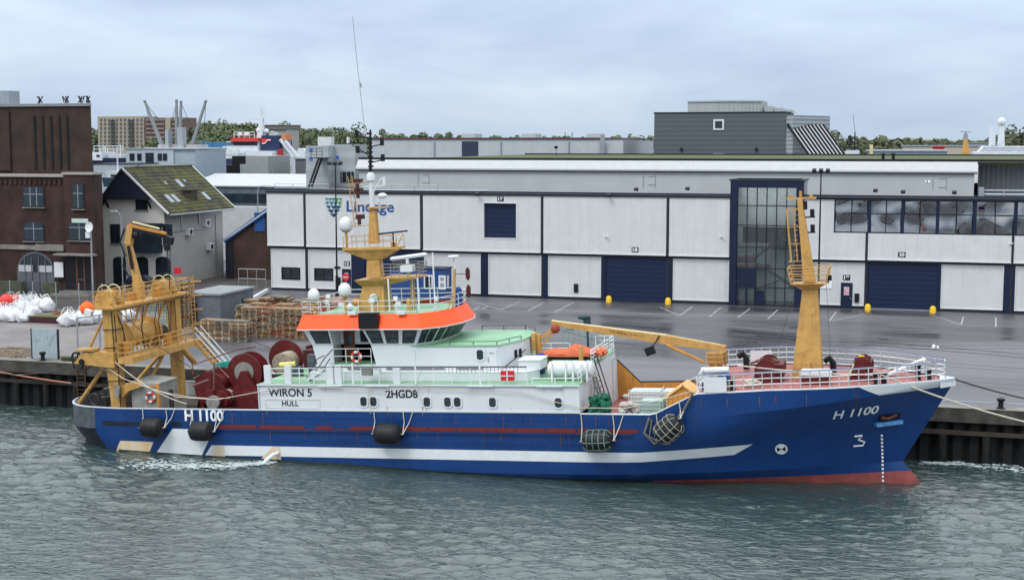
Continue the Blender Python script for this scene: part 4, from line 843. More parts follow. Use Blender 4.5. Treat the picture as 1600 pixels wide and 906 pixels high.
# bulwark: inner faces and top cap
def inner(x0, x1, zdk, m, name, t=.16, nn=60):
    g = S(); xs = [lerp(x0, x1, k / nn) for k in range(nn + 1)]
    for s_ in (-1, 1):
        g = S()
        for a, b_ in zip(xs, xs[1:]):
            ha, hb_ = max(0.01, hb(a, zs(a)) - t), max(0.01, hb(b_, zs(b_)) - t)
            g.add([(a, s_ * ha, zdk), (b_, s_ * hb_, zdk), (b_, s_ * hb_, zs(b_) + .01), (a, s_ * ha, zs(a) + .01)], [(0, 1, 2, 3)])
        g.build(name, m, ship)
def capr(x0, x1, m, name, nn=60, t=.2):
    g = S(); xs = [lerp(x0, x1, k / nn) for k in range(nn + 1)]
    for s_ in (-1, 1):
        g = S()
        for a, b_ in zip(xs, xs[1:]):
            A, B = hb(a, zs(a)), hb(b_, zs(b_)); za, zb = zs(a), zs(b_)
            P = [(a, s_ * (A + .03), za), (b_, s_ * (B + .03), zb), (b_, s_ * max(0, B - t), zb), (a, s_ * max(0, A - t), za)]
            g.add(P + [(p[0], p[1], p[2] + .05) for p in P], [(0, 1, 5, 4), (4, 5, 6, 7), (2, 3, 7, 6)])
        g.build(name, m, ship)
inner(-25.6, -10.6, 2.75, swhite, 'bulwark_lining'); inner(10.05, 16.9, 2.75, swhite, 'bulwark_lining', nn=20)
capr(-25.78, -10.6, mat('cap_pale', (.45, .5, .55), .5, dirt=.3), 'bulwark_cap'); capr(10.05, 30.9, swhite, 'bulwark_cap')
def deck(x0, x1, z, m, name, ins=.1, nn=50):
    g = S(); xs = [lerp(x0, x1, k / nn) for k in range(nn + 1)]
    for a, b_ in zip(xs, xs[1:]):
        za, zb = (z(a), z(b_)) if callable(z) else (z, z)
        A, B = max(.01, hb(a, zs(a)) - ins), max(.01, hb(b_, zs(b_)) - ins); g.add([(a, -A, za), (b_, -B, zb), (b_, B, zb), (a, A, za)], [(0, 1, 2, 3)])
    return g.build(name, m, ship)
deck(-25.75, -10.6, 2.75, mat('working_deck', (0.10, 0.085, 0.08), .7, var=.4, dirt=.6), 'aft_deck')
deck(10.05, 16.9, 2.75, pink, 'well_deck', nn=10)
deck(16.85, 31.0, lambda x: zs(x) - .06, pink, 'foredeck', .12)
S().box(16.8, 16.9, -5.1, 5.1, 2.75, 4.78).build('foredeck_bulkhead', swhite, ship)

def patch_(corners, name, m, off=.02, nx=40, nz=3, par=ship):
    """a painted shape on the starboard side; corners (x, z): bottom-left, bottom-right, top-right, top-left"""
    bl, br, tr_, tl = corners; g = S(); V = []
    for j in range(nz + 1):
        for i in range(nx + 1):
            u, v = i / nx, j / nz; x = lerp(lerp(bl[0], br[0], u), lerp(tl[0], tr_[0], u), v); z = lerp(lerp(bl[1], br[1], u), lerp(tl[1], tr_[1], u), v)
            V.append((x, -hb(x, z) - off, z))
    F = [(j * (nx + 1) + i, j * (nx + 1) + i + 1, (j + 1) * (nx + 1) + i + 1, (j + 1) * (nx + 1) + i) for j in range(nz) for i in range(nx)]
    g.add(V, F); return g.build(name, m, par)
stripe = mat('stripe_white', (0.66, 0.69, 0.70), .45, var=.06, dirt=.15); rusty = mat('stripe_rusted', (0.62, 0.59, 0.50), .5, c2=(.60, .42, .20), scale=.9, stretch=(1.5, 1, .5), dirt=.3)
patch_([(-14.72, .76), (13.5, .77), (13.5, 1.38), (-14.2, 1.42)], 'side_stripe', stripe, nx=80)
patch_([(13.5, .77), (18.85, 1.08), (19.95, 1.74), (13.5, 1.38)], 'side_stripe', stripe, nx=30)
patch_([(-18.6, .4), (-15.2, .3), (-13.95, 2.44), (-16.9, 2.46)], 'side_flash', stripe, nx=20, nz=8)
patch_([(-21.3, .8), (-18.9, .6), (-18.35, 1.57), (-20.8, 1.62)], 'side_flash', rusty, nx=16, nz=4)
patch_([(-14.6, .35), (-13.3, .35), (-13.3, 1.38), (-13.9, 1.40)], 'rust_streak', rusty, .028, nx=8)
patch_([(-11.0, .4), (-9.4, .4), (-9.4, 1.40), (-9.9, 1.40)], 'rust_streak', rusty, .028, nx=6)
slot = mat('rail_red', (0.14, 0.022, 0.02), .6, dirt=.3)
patch_([(-13.8, 2.5), (13.2, 2.5), (13.2, 2.57), (-13.8, 2.57)], 'rubbing_rail', slot, .04, nz=1)
for a, b_ in ((-13.7, -10.9), (-10.8, -7.6), (-6.9, -5.7), (-4.6, -2.6)): patch_([(a + .1, 2.57), (b_ - .1, 2.57), (b_, 2.76), (a, 2.76)], 'rubbing_rail', slot, .045, nx=6, nz=1)
growth = mat('waterline_growth', (.035, .05, .035), .7, c2=(.012, .02, .02), scale=3)
for a in range(-21, 14, 5): patch_([(a, -.046 * a - .25), (a + 5, -.046 * (a + 5) - .25), (a + 5, -.046 * (a + 5) + .10 + .04 * math.sin(a)), (a, -.046 * a + .10 + .04 * math.sin(a - 5))], 'waterline_stain', growth, .035, nx=10, nz=1)
streak = mat('rust_run', (.16, .07, .03), .8)
rr_ = random.Random(44)
for k in range(42): xx = rr_.uniform(-21, 26); zz = rr_.choice((zs(xx) - .15, 2.45)) if xx < 13 else zs(xx) - .3; w_ = rr_.uniform(.02, .055); hh = rr_.uniform(.3, 1.1); patch_([(xx + w_ * .4, zz - hh), (xx + w_ * .7, zz - hh), (xx + w_, zz), (xx, zz)], 'rust_run', streak, .03, nx=1, nz=4)
x = -1.3
while x < 12.8: patch_([(x, 2.57), (x + 1.78, 2.57), (x + 1.78, 2.78), (x, 2.78)], 'rubbing_rail', slot, .045, nx=3, nz=1); x += 1.86
for a, b_ in ((-22.0, -18.9), (-17.0, -16.2)): patch_([(a, 2.62), (b_, 2.6), (b_, 2.86), (a, 2.92)], 'freeing_port', sternb, .03, nx=16, nz=1)
S().box(-13.8, 13.2, -5.42, -5.3, 2.40, 2.48).build('fender_bar', blue, ship)
for xx in (-19, -15.6, -12, -8.5, -3, 2, 6.5, 9.2): S().box(xx, xx + .03, -hb(xx, 3) - .02, -hb(xx, 3) + .02, 2.9, 3.6).build('shell_seam', blue, ship)
for zz in (1.75, 2.2, 3.2): patch_([(-20, zz), (14, zz), (14, zz + .02), (-20, zz + .02)], 'plate_seam', mat('seam_blue', (.003, .028, .12), .5), .012, nx=60, nz=1)
# painted names and marks
def onhull(x0, z0, sk=0.0): return lambda u, v, d: SH @ Vector((x0 + u, -hb(x0 + u, z0 + v + u * sk) - .045 - d, z0 + v + u * sk))
lett = mat('painted_letters', (.74, .76, .77), .5)
lettering('H 1100', 2.75, .72, onhull(-15.95, 2.98), 'registration_number', lett, ship, .012, bold=.03)
lettering('H 1100', 2.55, .52, onhull(24.45, 3.12, .06), 'registration_number', lett, ship, .02, shear=.3, bold=.02)
mk = S(); P = [(25.5, 1.20), (26.02, 1.20), (26.12, 1.42), (25.78, 1.60), (26.0, 1.86), (25.58, 1.84)]
mk.tube([(x, -hb(x, z) - .05, z) for x, z in P], .055, 5); mk.build('bulb_mark', lett, ship)
g = S(); g2 = S(); cx, cz = 21.5, 1.32
c_ = [(cx + .35 * math.cos(k * math.pi / 12), cz + .35 * math.sin(k * math.pi / 12)) for k in range(24)]
yy = -hb(cx, cz) - .06; sl = (hb(cx + .3, cz) - hb(cx - .3, cz)) / .6; sv = (hb(cx, cz + .3) - hb(cx, cz - .3)) / .6
f3 = lambda x, z, o: (x, yy - (x - cx) * sl - (z - cz) * sv - o, z)
g.loft([f3(x, z, .02) for x, z in c_], [f3(x, z, 0) for x, z in c_]); g.build('thruster_mark', lett, ship)
for s_ in (-1, 1): g2.add([f3(cx, cz, .03), f3(cx + s_ * .24, cz + .17, .03), f3(cx + s_ * .24, cz - .17, .03)], [(0, 1, 2)])
g2.build('thruster_cross', navy, ship)
g = S()
for k in range(13):
    z = 1.75 - k * .235; x = 27.1; y = -hb(x, z) - .05; g.obox((x, y, z), .12, .04, .12)
g.build('draught_marks', lett, ship)
# anchor pocket
g = S(); g.add([(x, -hb(x, z) - .03, z) for x, z in ((26.9, 2.75), (28.1, 2.78), (28.2, 3.12), (27.0, 3.1))], [(0, 1, 2, 3)]); g.build('anchor_pocket', blackp, ship)
g = S(); a = (26.75, -hb(26.75, 2.5), 2.52); b_ = (28.2, -hb(28.2, 2.56), 2.58); g.beam((a[0], a[1] - .15, a[2]), (b_[0], b_[1] - .12, b_[2]), .45, .22); g.build('anchor_ledge', mat('scraped_blue', (.08, .22, .42), .6, var=.4, scale=4), ship)
g = S(); g.tube([(27.1, -hb(27.1, 2.9) - .12, 2.95), (27.5, -hb(27.5, 2.9) - .16, 2.86), (27.95, -hb(27.95, 2.9) - .12, 3.02)], .09, 6); g.build('anchor', mat('rust_brown', (.12, .05, .03), .8), ship)
# white bow band
g = S(); n_ = 30
V = []
for i in range(n_ + 1):
    x = lerp(26.0, 31.22, i / n_); zt = zs(x) + .06; w_ = min(1, (i / n_) * n_ / 6); zb = zs(x) - lerp(.02, lerp(.62, .36, (x - 26) / 5.2), w_)
    for j in range(7): z = lerp(zb, zt, j / 6); V.append((x, -hb(x, min(z, zs(x))) - .05, z))
F = [(7 * i + j, 7 * i + 7 + j, 7 * i + 8 + j, 7 * i + 1 + j) for i in range(n_) for j in range(6)]
g.add(V, F)
V2 = [(p[0], -p[1], p[2]) for p in V]; g.add(V2, [f[::-1] for f in F]); g.build('bow_band', swhite, ship)
S().prism([(30.4, -.9), (31.28, 0), (30.4, .9)], 'z', 4.5, 4.98).build('stem_cap', swhite, ship)

# ---- white superstructure
S().box(-10.6, 10.05, -5.30, 5.28, 3.66, 5.34).build('superstructure_wall', swhite, ship)
g = S(); g.box(-10.62, 10.1, -5.34, 5.3, 5.34, 5.40); g.build('main_deck', green, ship)
S().box(-10.7, 10.12, -5.42, -5.345, 5.30, 5.38).box(-10.66, -10.605, -5.4, 5.3, 3.7, 5.3).build('deck_edge', swhite, ship)
S().box(-10.6, 10.05, -5.345, -5.305, 3.70, 3.78).build('side_moulding', swhite, ship)
for x in (-6.5, -3.4, 3.2, 7.5): S().box(x, x + 1.6, -5.50, -5.35, 5.28, 5.35).build('fairlead_shelf', swhite, ship)
def ship_window(x, z, y=-5.305, wd=.42, ht=.56, par=ship):
    f = S(); 
    def rr(w2, h2, c=.1): return [(x - w2 + c, z - h2), (x + w2 - c, z - h2), (x + w2, z - h2 + c), (x + w2, z + h2 - c), (x + w2 - c, z + h2), (x - w2 + c, z + h2), (x - w2, z + h2 - c), (x - w2, z - h2 + c)]
    f.prism(rr(wd / 2 + .09, ht / 2 + .09, .13), 'y', y - .05, y); f = f.build('window', whitep, par)
    S().prism(rr(wd / 2, ht / 2), 'y', y - .056, y - .052).build('pane', glass, f); return f
for x in (-3.57, -2.92, .56, 1.88, 2.5, 4.72, 8.78): ship_window(x, 4.32)
blk = mat('black_letters', (.012, .013, .018), .5)
def onside(x0, z0, y=-5.31): return lambda u, v, d: SH @ Vector((x0 + u, y - d, z0 + v))
lettering('WIRON 5', 2.95, .5, onside(-9.97, 4.6), 'ship_name', blk, ship, .012, bold=.012)
lettering('HULL', 1.12, .34, onside(-9.08, 3.99), 'home_port', blk, ship, .012, bold=.01)
lettering('2HGD8', 2.05, .5, onside(-2.08, 4.55), 'call_sign', blk, ship, .012, bold=.02)
S().box(-10.25, -6.5, -5.33, -5.305, 3.86, 3.91).box(-10.25, -6.5, -5.33, -5.305, 4.40, 4.45).box(-10.25, -10.2, -5.33, -5.305, 3.91, 4.40).box(-6.55, -6.5, -5.33, -5.305, 3.91, 4.40).build('name_frame', swhite, ship)
rr_ = random.Random(71)
for k in range(22):
    xx = rr_.choice((-6.3, -5.2, -3.2, -2.0, 3.4, 4.6, 7.7, 8.9, -9.9, .5, 6.1)) + rr_.uniform(-.3, .3); zz = rr_.choice((5.28, 5.28, 4.0)); hh = rr_.uniform(.2, .8); w_ = rr_.uniform(.012, .03)
    S().prism([(xx + w_ * .3, zz - hh), (xx + w_ * .7, zz - hh), (xx + w_, zz), (xx, zz)], 'y', -5.309, -5.302).build('rust_weep', mat('rust_weep', (.38, .24, .14), .8), ship)
# deckhouse
dhp = [(-7.4, -3.65), (4.72, -3.65), (5.6, -1.2), (5.6, 2.2), (4.6, 3.55), (-7.4, 3.6)]
S().prism(dhp, 'z', 5.41, 6.34).build('deckhouse_wall', swhite, ship); S().prism([(-7.1, -3.5), (-6.15, -3.5), (-6.15, -2.3), (-3.2, -2.3), (-3.2, -3.62)] + dhp[1:5] + [(-7.1, 3.55)], 'z', 6.341, 7.46).build('deckhouse_wall', swhite, ship)
S().prism([(x + .05 * (1 if x > 0 else -1), y * 1.012) for x, y in [(-.9, -3.65)] + dhp[1:5] + [(-.9, 3.6)]], 'z', 7.46, 7.53).build('deckhouse_roof', green, ship)
g = S(); g.prism([(-7.5, -4.3), (6.6, -4.3), (7.2, -3.4), (6.2, -1.4), (5.62, -1.2), (4.74, -3.67), (-7.5, -3.67)], 'z', 5.41, 5.95); g.build('side_trunk', swhite, ship)
S().prism([(-7.52, -4.32), (6.62, -4.32), (7.22, -3.4), (6.2, -1.38), (5.64, -1.2), (4.76, -3.66), (-7.52, -3.66)], 'z', 5.95, 6.0).build('trunk_top', swhite, ship)
ship_window(4.0 - .45, 6.95, -3.655, .42, .6)
dr = S().box(4.0 - .02, 4.62, -3.70, -3.655, 6.02, 7.3).build('door', swhite, ship); S().box(4.05, 4.09, -3.74, -3.7, 6.5, 6.8).build('handle', steel, dr)
lettering('DECK', .3, .09, onside(4.15, 7.0, -3.702), 'door_lettering', blk, dr, .004)
g = S()
for (x, y) in ((5.32, -2.0), (5.48, -1.55)): g.obox((x + .02, y, 6.75), .05, .25, .5, rz=R(-19.8))
g.each('front_port', blackp, ship)
for (a, b_) in ((-5.2, -3.3), (-2.6, 1.2), (2.0, 3.7)): S().cyl((a, -3.75, 6.12), (b_, -3.75, 6.12), .042).build('handrail', dark, ship)
S().cyl((5.0, -3.2, 6.15), (5.75, -1.1, 6.9), .03).build('handrail', dark, ship)
g = S().rail([(1.6, -3.55, 7.53), (4.62, -3.55, 7.53), (5.5, -1.2, 7.53)], .22, 1, 1.5, .025); g.rail([(1.5, 3.5, 7.53), (4.5, 3.45, 7.53), (5.5, 2.1, 7.53)], .3, 1, 1.3, .025); g.build('roof_rail', mat('dark_rail', (.03, .05, .08), .5), ship)
# locker forward of the trunk
S().box(5.95, 7.3, -3.6, -1.9, 6.0, 6.55).box(5.9, 7.35, -3.65, -1.85, 6.55, 6.62).build('deck_locker', swhite, ship)
# wheelhouse
def ring_(pts, z): return [(x, y, z) for x, y in pts]
wl = [(-7.55, -3.62), (-6.15, -3.62), (-6.15, -2.3), (-3.62, -2.3), (-3.55, -3.68), (-.6, -3.68), (.15, -2.9), (.5, -1.2), (.5, 1.2), (.15, 2.9), (-.6, 3.68), (-7.55, 3.62)]
wu = [(-8.0, -4.0), (-6.2, -4.0), (-6.2, -2.3), (-3.98, -2.3), (-3.95, -4.1), (-.05, -4.1), (.85, -3.0), (1.35, -1.2), (1.35, 1.2), (.85, 3.0), (-.05, 4.1), (-8.0, 4.0)]
wlo = [(-7.2, -3.62), (-6.15, -3.62), (-6.15, -2.3), (-3.3, -2.3), (-3.2, -3.68), (-.8, -3.68), (0, -2.9), (.3, -1.2), (.3, 1.2), (0, 2.9), (-.8, 3.68), (-7.2, 3.62)]
g = S(); g.loft(ring_(wlo, 6.0), ring_(wl, 7.55)); g.loft(ring_(wl, 7.56), ring_(wu, 8.66)); g.build('wheelhouse_wall', swhite, ship)
S().box(-6.14, -3.6, -3.66, -2.3, 6.34, 6.40).build('balcony', green, ship)
S().box(-6.14, -3.55, -3.68, -3.60, 6.0, 6.34).build('balcony_front', swhite, ship)
def wface(i, z): # point on upper wheelhouse wall segment i at height z (0..1)
    A, B = Vector((*wl[i], 7.56)), Vector((*wu[i], 8.66)); return A.lerp(B, z)
def wwindow(i, u0, u1, v0=.14, v1=.90):
    j = (i + 1) % len(wl)
    def P(u, v, o):
        p = wface(i, v).lerp(wface(j, v), u); nr = (wface(j, 0) - wface(i, 0)).cross(wface(i, 1) - wface(i, 0)).normalized(); return p + nr * o
    f = S(); f.loft([P(u0 - .0, v0, .035), P(u1, v0, .035), P(u1, v1, .035), P(u0, v1, .035)], [P(u0, v0, -.02), P(u1, v0, -.02), P(u1, v1, -.02), P(u0, v1, -.02)]); f = f.build('window', blackp, ship)
    d_ = .05 * (u1 - u0); e_ = .04; g = S(); g.add([P(u0 + d_, v0 + e_, .042), P(u1 - d_, v0 + e_, .042), P(u1 - d_, v1 - e_, .042), P(u0 + d_, v1 - e_, .042)], [(0, 1, 2, 3)]); g.build('pane', glass, f)
wwindow(0, .22, .93)
for u in (.05, .37, .70): wwindow(4, u, u + .25)
wwindow(5, .10, .48); wwindow(5, .56, .94)
wwindow(6, .06, .46); wwindow(6, .56, .94)
for u in (.03, .36, .69): wwindow(7, u, u + .28)
for u in (.05, .55): wwindow(8, u, u + .4)
S().box(-5.95, -5.2, -2.36, -2.305, 6.42, 8.35).build('wooden_door', mat('varnished_door', (.14, .045, .02), .4), ship)
S().box(-5.8, -5.35, -2.38, -2.362, 7.4, 8.15).build('door_window', glass, ship)
S().box(-4.8, -4.0, -2.36, -2.305, 7.6, 8.4).build('window', blackp, ship)
S().rail([(-6.15, -3.64, 6.4), (-3.6, -3.64, 6.4)], .95, 2, 1.0, .025).build('balcony_rail', whitep, ship)
g = S(); g.tube([(-7.5, -4.1, 5.6), (-6.5, -4.1, 6.9), (-6.1, -3.8, 7.35)], .035); g.tube([(-7.2, -4.1, 5.4), (-6.2, -4.1, 6.8)], .03); g.tube([(-7.9, -4.1, 5.5), (-7.2, -4.1, 6.7), (-6.6, -4.0, 7.0)], .035); g.build('stair_rail', dark, ship)
S().beam((-7.8, -4.1, 5.4), (-6.2, -4.0, 6.4), .7, .12).build('stair', swhite, ship)
bl_ = [(-8.3, -4.25), (.1, -4.38), (1.15, -3.2), (1.75, -1.25), (1.75, 1.25), (1.15, 3.2), (.1, 4.38), (-8.3, 4.25)]
bu_ = [(-8.05, -3.75), (-.35, -3.85), (.6, -2.8), (1.1, -1.1), (1.1, 1.1), (.65, 2.8), (-.35, 3.85), (-8.05, 3.75)]
g = S(); g.loft(ring_(bl_, 8.62), ring_(bu_, 9.55), True, False); g.build('orange_band', orangeb, ship)
S().prism([(x * .995, y * .97) for x, y in bu_], 'z', 9.30, 9.36).build('monkey_deck', green, ship)
g = S(); g.loft(ring_(bl_, 8.60), ring_(bl_, 8.66)); g.build('band_lip', whitep, ship)
S().prism([(-4.0, -4.46), (-2.75, -4.46), (-2.75, -3.98), (-4.0, -3.98)], 'z', 8.72, 9.66).build('black_recess', blackp, ship)
for (x, y) in ((-4.6, -3.9), (-1.3, -4.0)): S().obox((x, y, 9.62), .5, .3, .2).build('search_light', whitep, ship)
S().rail([(x, y, 9.36) for x, y in bu_], 1.0, 3, 1.2, .024, True).build('monkey_rail', whitep, ship)

# ---- railings
rw = mat('rail_white', (.68, .72, .72), .5)
S().cyl((-7.2, -5.25, 6.45), (6.9, -5.25, 6.45), .035).build('deck_rail_top', dark, ship)
S().rail([(-7.2, -5.25, 5.4), (6.9, -5.25, 5.4)], 1.0, 1, 1.15, .02).cyl((1.8, -5.25, 6.12), (6.3, -5.25, 6.12), .02).build('deck_rail', rw, ship)
g = S()
x = 1.8
while x < 6.4: g.cyl((x, -5.27, 6.12), (x, -5.27, 6.42), .018, n=5); x += .24
g.build('spare_ladder', steel, ship)
g = S()
for x in (-10.0, -8.6, -5.75, -5.2, -1.35, 3.9): g.box(x - .22, x + .22, -5.28, -5.1, 5.4, 6.55 if x < -5 else 6.4) if x < -1 else None
g.each('bulwark_post', swhite, ship)
S().rail([(-9.78, -5.2, 5.4), (-5.9, -5.2, 5.4)], .95, 3, 1.0, .03).build('aft_rail', rw, ship)
for x in (-4.2, -.1, 4.0): S().cyl((x, -5.3, 5.4), (x, -5.3, 6.7), .06).build('rail_post', rw, ship)
S().rail([(-7.3, 5.2, 5.4), (7, 5.2, 5.4)], 1.0, 3, 1.3, .024).build('deck_rail', rw, ship)
def edge(x0, x1, s_, n_=16, ins=.12): return [(lerp(x0, x1, k / n_), s_ * max(.05, hb(lerp(x0, x1, k / n_), zs(lerp(x0, x1, k / n_))) - ins), zs(lerp(x0, x1, k / n_)) + .05) for k in range(n_ + 1)]
e1_ = edge(17.0, 30.7, -1, 26); e2_ = edge(17.0, 30.7, 1, 26)
S().rail(e1_ + e2_[::-1], .98, 3, 1.4, .03).build('foredeck_rail', rw, ship)
g = S(); 
for e_ in (e1_, e2_): g.tube([(p[0], p[1], p[2] + 1.02) for p in e_], .035, 5)
g.build('rail_top', mat('rail_blue', (.10, .14, .25), .5), ship)

# ---- main mast
S().loft([(-5.55, -.85, 9.36), (-3.65, -.85, 9.36), (-3.65, .85, 9.36), (-5.55, .85, 9.36)], [(-5.15, -.55, 11.2), (-3.75, -.55, 11.2), (-3.75, .55, 11.2), (-5.15, .55, 11.2)]).build('mast_base', ochre, ship)
S().loft([(-5.3, -.6, 11.0), (-3.6, -.6, 11.0), (-3.6, .6, 11.0), (-5.3, .6, 11.0)], [(-5.6, -1.0, 11.4), (-1.3, -1.0, 11.45), (-1.3, 1.0, 11.45), (-5.6, 1.0, 11.4)]).box(-3.7, -1.3, -1.0, 1.0, 11.45, 11.55).build('lower_platform', ochre, ship)
S().loft([(-4.98, -.38, 11.5), (-4.0, -.38, 11.5), (-4.0, .38, 11.5), (-4.98, .38, 11.5)], [(-4.85, -.32, 13.2), (-4.1, -.32, 13.2), (-4.1, .32, 13.2), (-4.85, .32, 13.2)]).build('mast_column', ochre, ship)
S().loft([(-4.95, -.4, 12.7), (-3.85, -.4, 12.7), (-3.85, .4, 12.7), (-4.95, .4, 12.7)], [(-6.4, -.7, 13.3), (-2.6, -.7, 13.4), (-2.6, .7, 13.4), (-6.4, .7, 13.3)]).box(-6.4, -2.6, -.75, .75, 13.32, 13.46).build('upper_platform', ochre, ship)
S().loft([(-4.75, -.3, 13.7), (-4.15, -.3, 13.7), (-4.15, .3, 13.7), (-4.75, .3, 13.7)], [(-4.6, -.18, 16.0), (-4.2, -.18, 16.0), (-4.2, .18, 16.0), (-4.6, .18, 16.0)]).box(-4.7, -3.3, -.35, .35, 15.95, 16.05).build('mast_column', ochre, ship)
S().lathe((-4.45, 0, 16.05), [(.17, 0), (.17, 1.6), (.27, 1.7), (.27, 2.0), (.18, 2.2), (.03, 2.27)], 14).beam((-4.45, 0, 16.8), (-3.7, 0, 17.9), .07, .07).box(-5.3, -3.5, -.05, .05, 17.35, 17.43).box(-3.6, -3.45, -.1, .1, 17.4, 17.95).build('mast_head', whitep, ship, smooth=40)
g = S(); g.cyl((-4.45, 0, 18.3), (-4.3, 0, 21.0), .11, .07, 8)
for z, s_ in ((18.9, 1), (19.5, -1), (19.9, 1), (20.5, -1)): g.beam((-4.4, 0, z), (-4.4 + s_ * .9, 0, z + .15), .07, .07); g.cyl((-4.4 + s_ * .85, 0, z + .05), (-4.4 + s_ * .85, 0, z + .5), .14, n=8)
for z in np.arange(18.6, 21, .3): g.cyl((-4.4, 0, z), (-4.4, 0, z + .12), .19, n=8)
g.beam((-4.4, 0, 19.3), (-5.9, 0, 20.3), .05, .05); g.build('antenna_stack', blackp, ship)
S().tube([(-5.9, 0, 20.2), (-5.85, 0, 20.6)], .1).build('anemometer', whitep, ship)
S().tube([(-4.62, 0, 19.6), (-4.75, 0, 22), (-4.95, 0, 25), (-5.1, 0, 28.2)], .018, 5).cyl((-4.78, 0, 23.7), (-4.8, 0, 24.0), .04).build('whip_aerial', steel, ship)
g = S()
for y in (-.35, .35):
    g.tube([(-5.6, y, 14.8), (-5.9, y, 18.1)], .03, 5)
for k in range(9): g.cyl((-5.62 - k * .035, -.35, 15 + k * .35), (-5.62 - k * .035, .35, 15 + k * .35), .02, n=5)
for z in (14.85, 16.2, 17.6): g.cyl((-5.75, -.35, z), (-4.6, -.1, z + .05), .025, n=5)
g.build('mast_ladder', ochre, ship)
g = S()
for z in (17.6, 17.0, 15.3): g.box(-5.55, -5.1, -.25, .25, z, z + .3); g.cyl((-5.3, -.25, z - .35), (-5.3, -.25, z), .12)
g.each('navigation_light', mat('nav_dark', (.06, .02, .02), .5), ship)
S().cyl((-3.85, -.3, 16.1), (-3.85, -.3, 16.7), .05).ball((-3.6, -.3, 16.75), .27, 1.2, 1, .7).build('camera_dome', whitep, ship, smooth=True)
S().rail([(-6.3, -.7, 13.46), (-2.65, -.7, 13.46)], .75, 2, .9, .02).rail([(-6.3, .7, 13.46), (-2.65, .7, 13.46)], .75, 2, .9, .02).beam((-2.65, -.7, 13.46), (-2.2, -.7, 14.25), .05, .05).build('platform_rail', ochre, ship)
S().rail([(-3.6, -1.0, 11.55), (-1.3, -1.0, 11.55), (-1.3, 1.0, 11.55), (-3.6, 1.0, 11.55)], .85, 4, .65, .022).build('platform_rail', steel, ship)
S().obox((-2.9, -.6, 14.4), 2.0, .12, .1, ry=R(-4)).cyl((-2.9, -.6, 13.5), (-2.9, -.6, 14.4), .05).build('radar_scanner', navy, ship)
S().cyl((-2.95, -.4, 13.4), (-2.95, -.4, 13.75), .2).build('radar_pedestal', ochre, ship)
S().lathe((-3.05, -.9, 12.72), [(.07, 0), (.13, .1), (.13, 2.4), (.07, 2.5)], 10, (1, 0, .1)).cyl((-1.9, -.9, 11.7), (-1.9, -.9, 12.8), .1).box(-2.3, -1.5, -1.2, -.6, 11.9, 12.3).build('radar_scanner', whitep, ship, smooth=40)
def sat(x, y, z, r_, zb, m=ochre):
    S().cyl((x, y, zb), (x, y, z), .09, .09, 8).cyl((x, y, z - .1), (x, y, z + .05), r_ * .5, r_ * .7, 12).build('dome_post', m, ship)
    S().lathe((x, y, z), [(r_ * .75, 0), (r_ * .97, r_ * .35), (r_, r_ * .9), (r_ * .9, r_ * 1.35), (r_ * .62, r_ * 1.75), (r_ * .25, r_ * 1.95), (.02, r_ * 2)], 20).build('satellite_dome', whitep, ship, smooth=True)
sat(-6.2, -.4, 14.6, .45, 13.4); sat(-8.0 + .35, -2.8, 10.35, .38, 9.36); sat(-5.75, -2.2, 10.55, .42, 9.36)
sat(-5.0, -3.3, 9.75, .2, 9.36, whitep)
S().ball((-5.1, -2.0, 10.1), .28, 1, 1, .9).build('yellow_float', ochre2, ship, smooth=True)
S().cyl((-4.35, -.9, 10.3), (-4.25, -1.05, 10.25), .25, n=14).build('horn', whitep, ship)
g = S(); random.seed(8)
for k in range(10):
    x = random.uniform(-7.6, .6); y = random.uniform(-3.2, -1.4); h_ = random.uniform(.4, 1.1); g.cyl((x, y, 9.36), (x, y, 9.36 + h_), .03, n=5); g.box(x - .12, x + .12, y - .1, y + .1, 9.36 + h_, 9.36 + h_ + .25)
g.each('deck_fitting', rw, ship, per=2)
g = S()
for x, y in ((-3.2, -1.1), (-2.4, 1.1), (-1.2, -1.1), (-1.2, 1.1), (.5, -2.8)): g.cyl((x, y, 9.36), (x, y, 11.5 if x < 0 else 13.2), .05, n=6)
g.each('platform_strut', rw, ship)
g = S()
for y in (-.2, .3): g.cyl((-2.0, y, 9.36), (-2.0, y, 11.5), .06, n=6)
g.box(-2.1, -1.9, -.9, -.7, 9.4, 10.2); g.build('ochre_struts', ochre, ship)
S().lathe((-6.9, -1.5, 9.9), [(.25, 0), (.3, .2), (.3, .7), (.2, .9)], 12, (.8, 0, .3)).build('bellows', mat('dusty_pink', (.35, .2, .17), .8), ship, smooth=True)
g = S(); g.beam((1.0, -.8, 9.36), (1.15, -.6, 12.0), .16, .2, .12, .14); g.beam((.6, -.8, 9.4), (1.1, -.6, 10.6), .08, .08); g.build('lamp_post', ochre, ship)
g = S().cyl((1.15, -.6, 12.0), (1.1, -.6, 12.75), .04); g.lathe((1.1, -.6, 12.7), [(.3, 0), (.36, .06), (.3, .14)], 14); g.build('gps_antenna', whitep, ship)
g = S()
for z in (11.65, 10.55): g.beam((1.1, -.6, z), (2.0, -.6, z), .04, .04); g.cyl((2.0, -.6, z - .4), (2.0, -.6, z + .4), .09, n=8); g.cyl((2.0, -.6, z - .28), (2.0, -.6, z + .28), .15, n=8)
g.each('navigation_light', mat('nav_red', (.08, .012, .012), .4), ship, per=3)
S().cyl((.6, 1.5, 9.36), (.6, 1.5, 10.4), .25).ball((.6, 1.5, 10.4), .25).build('blue_cover', mat('blue_canvas', (.02, .05, .2), .8), ship, smooth=40)

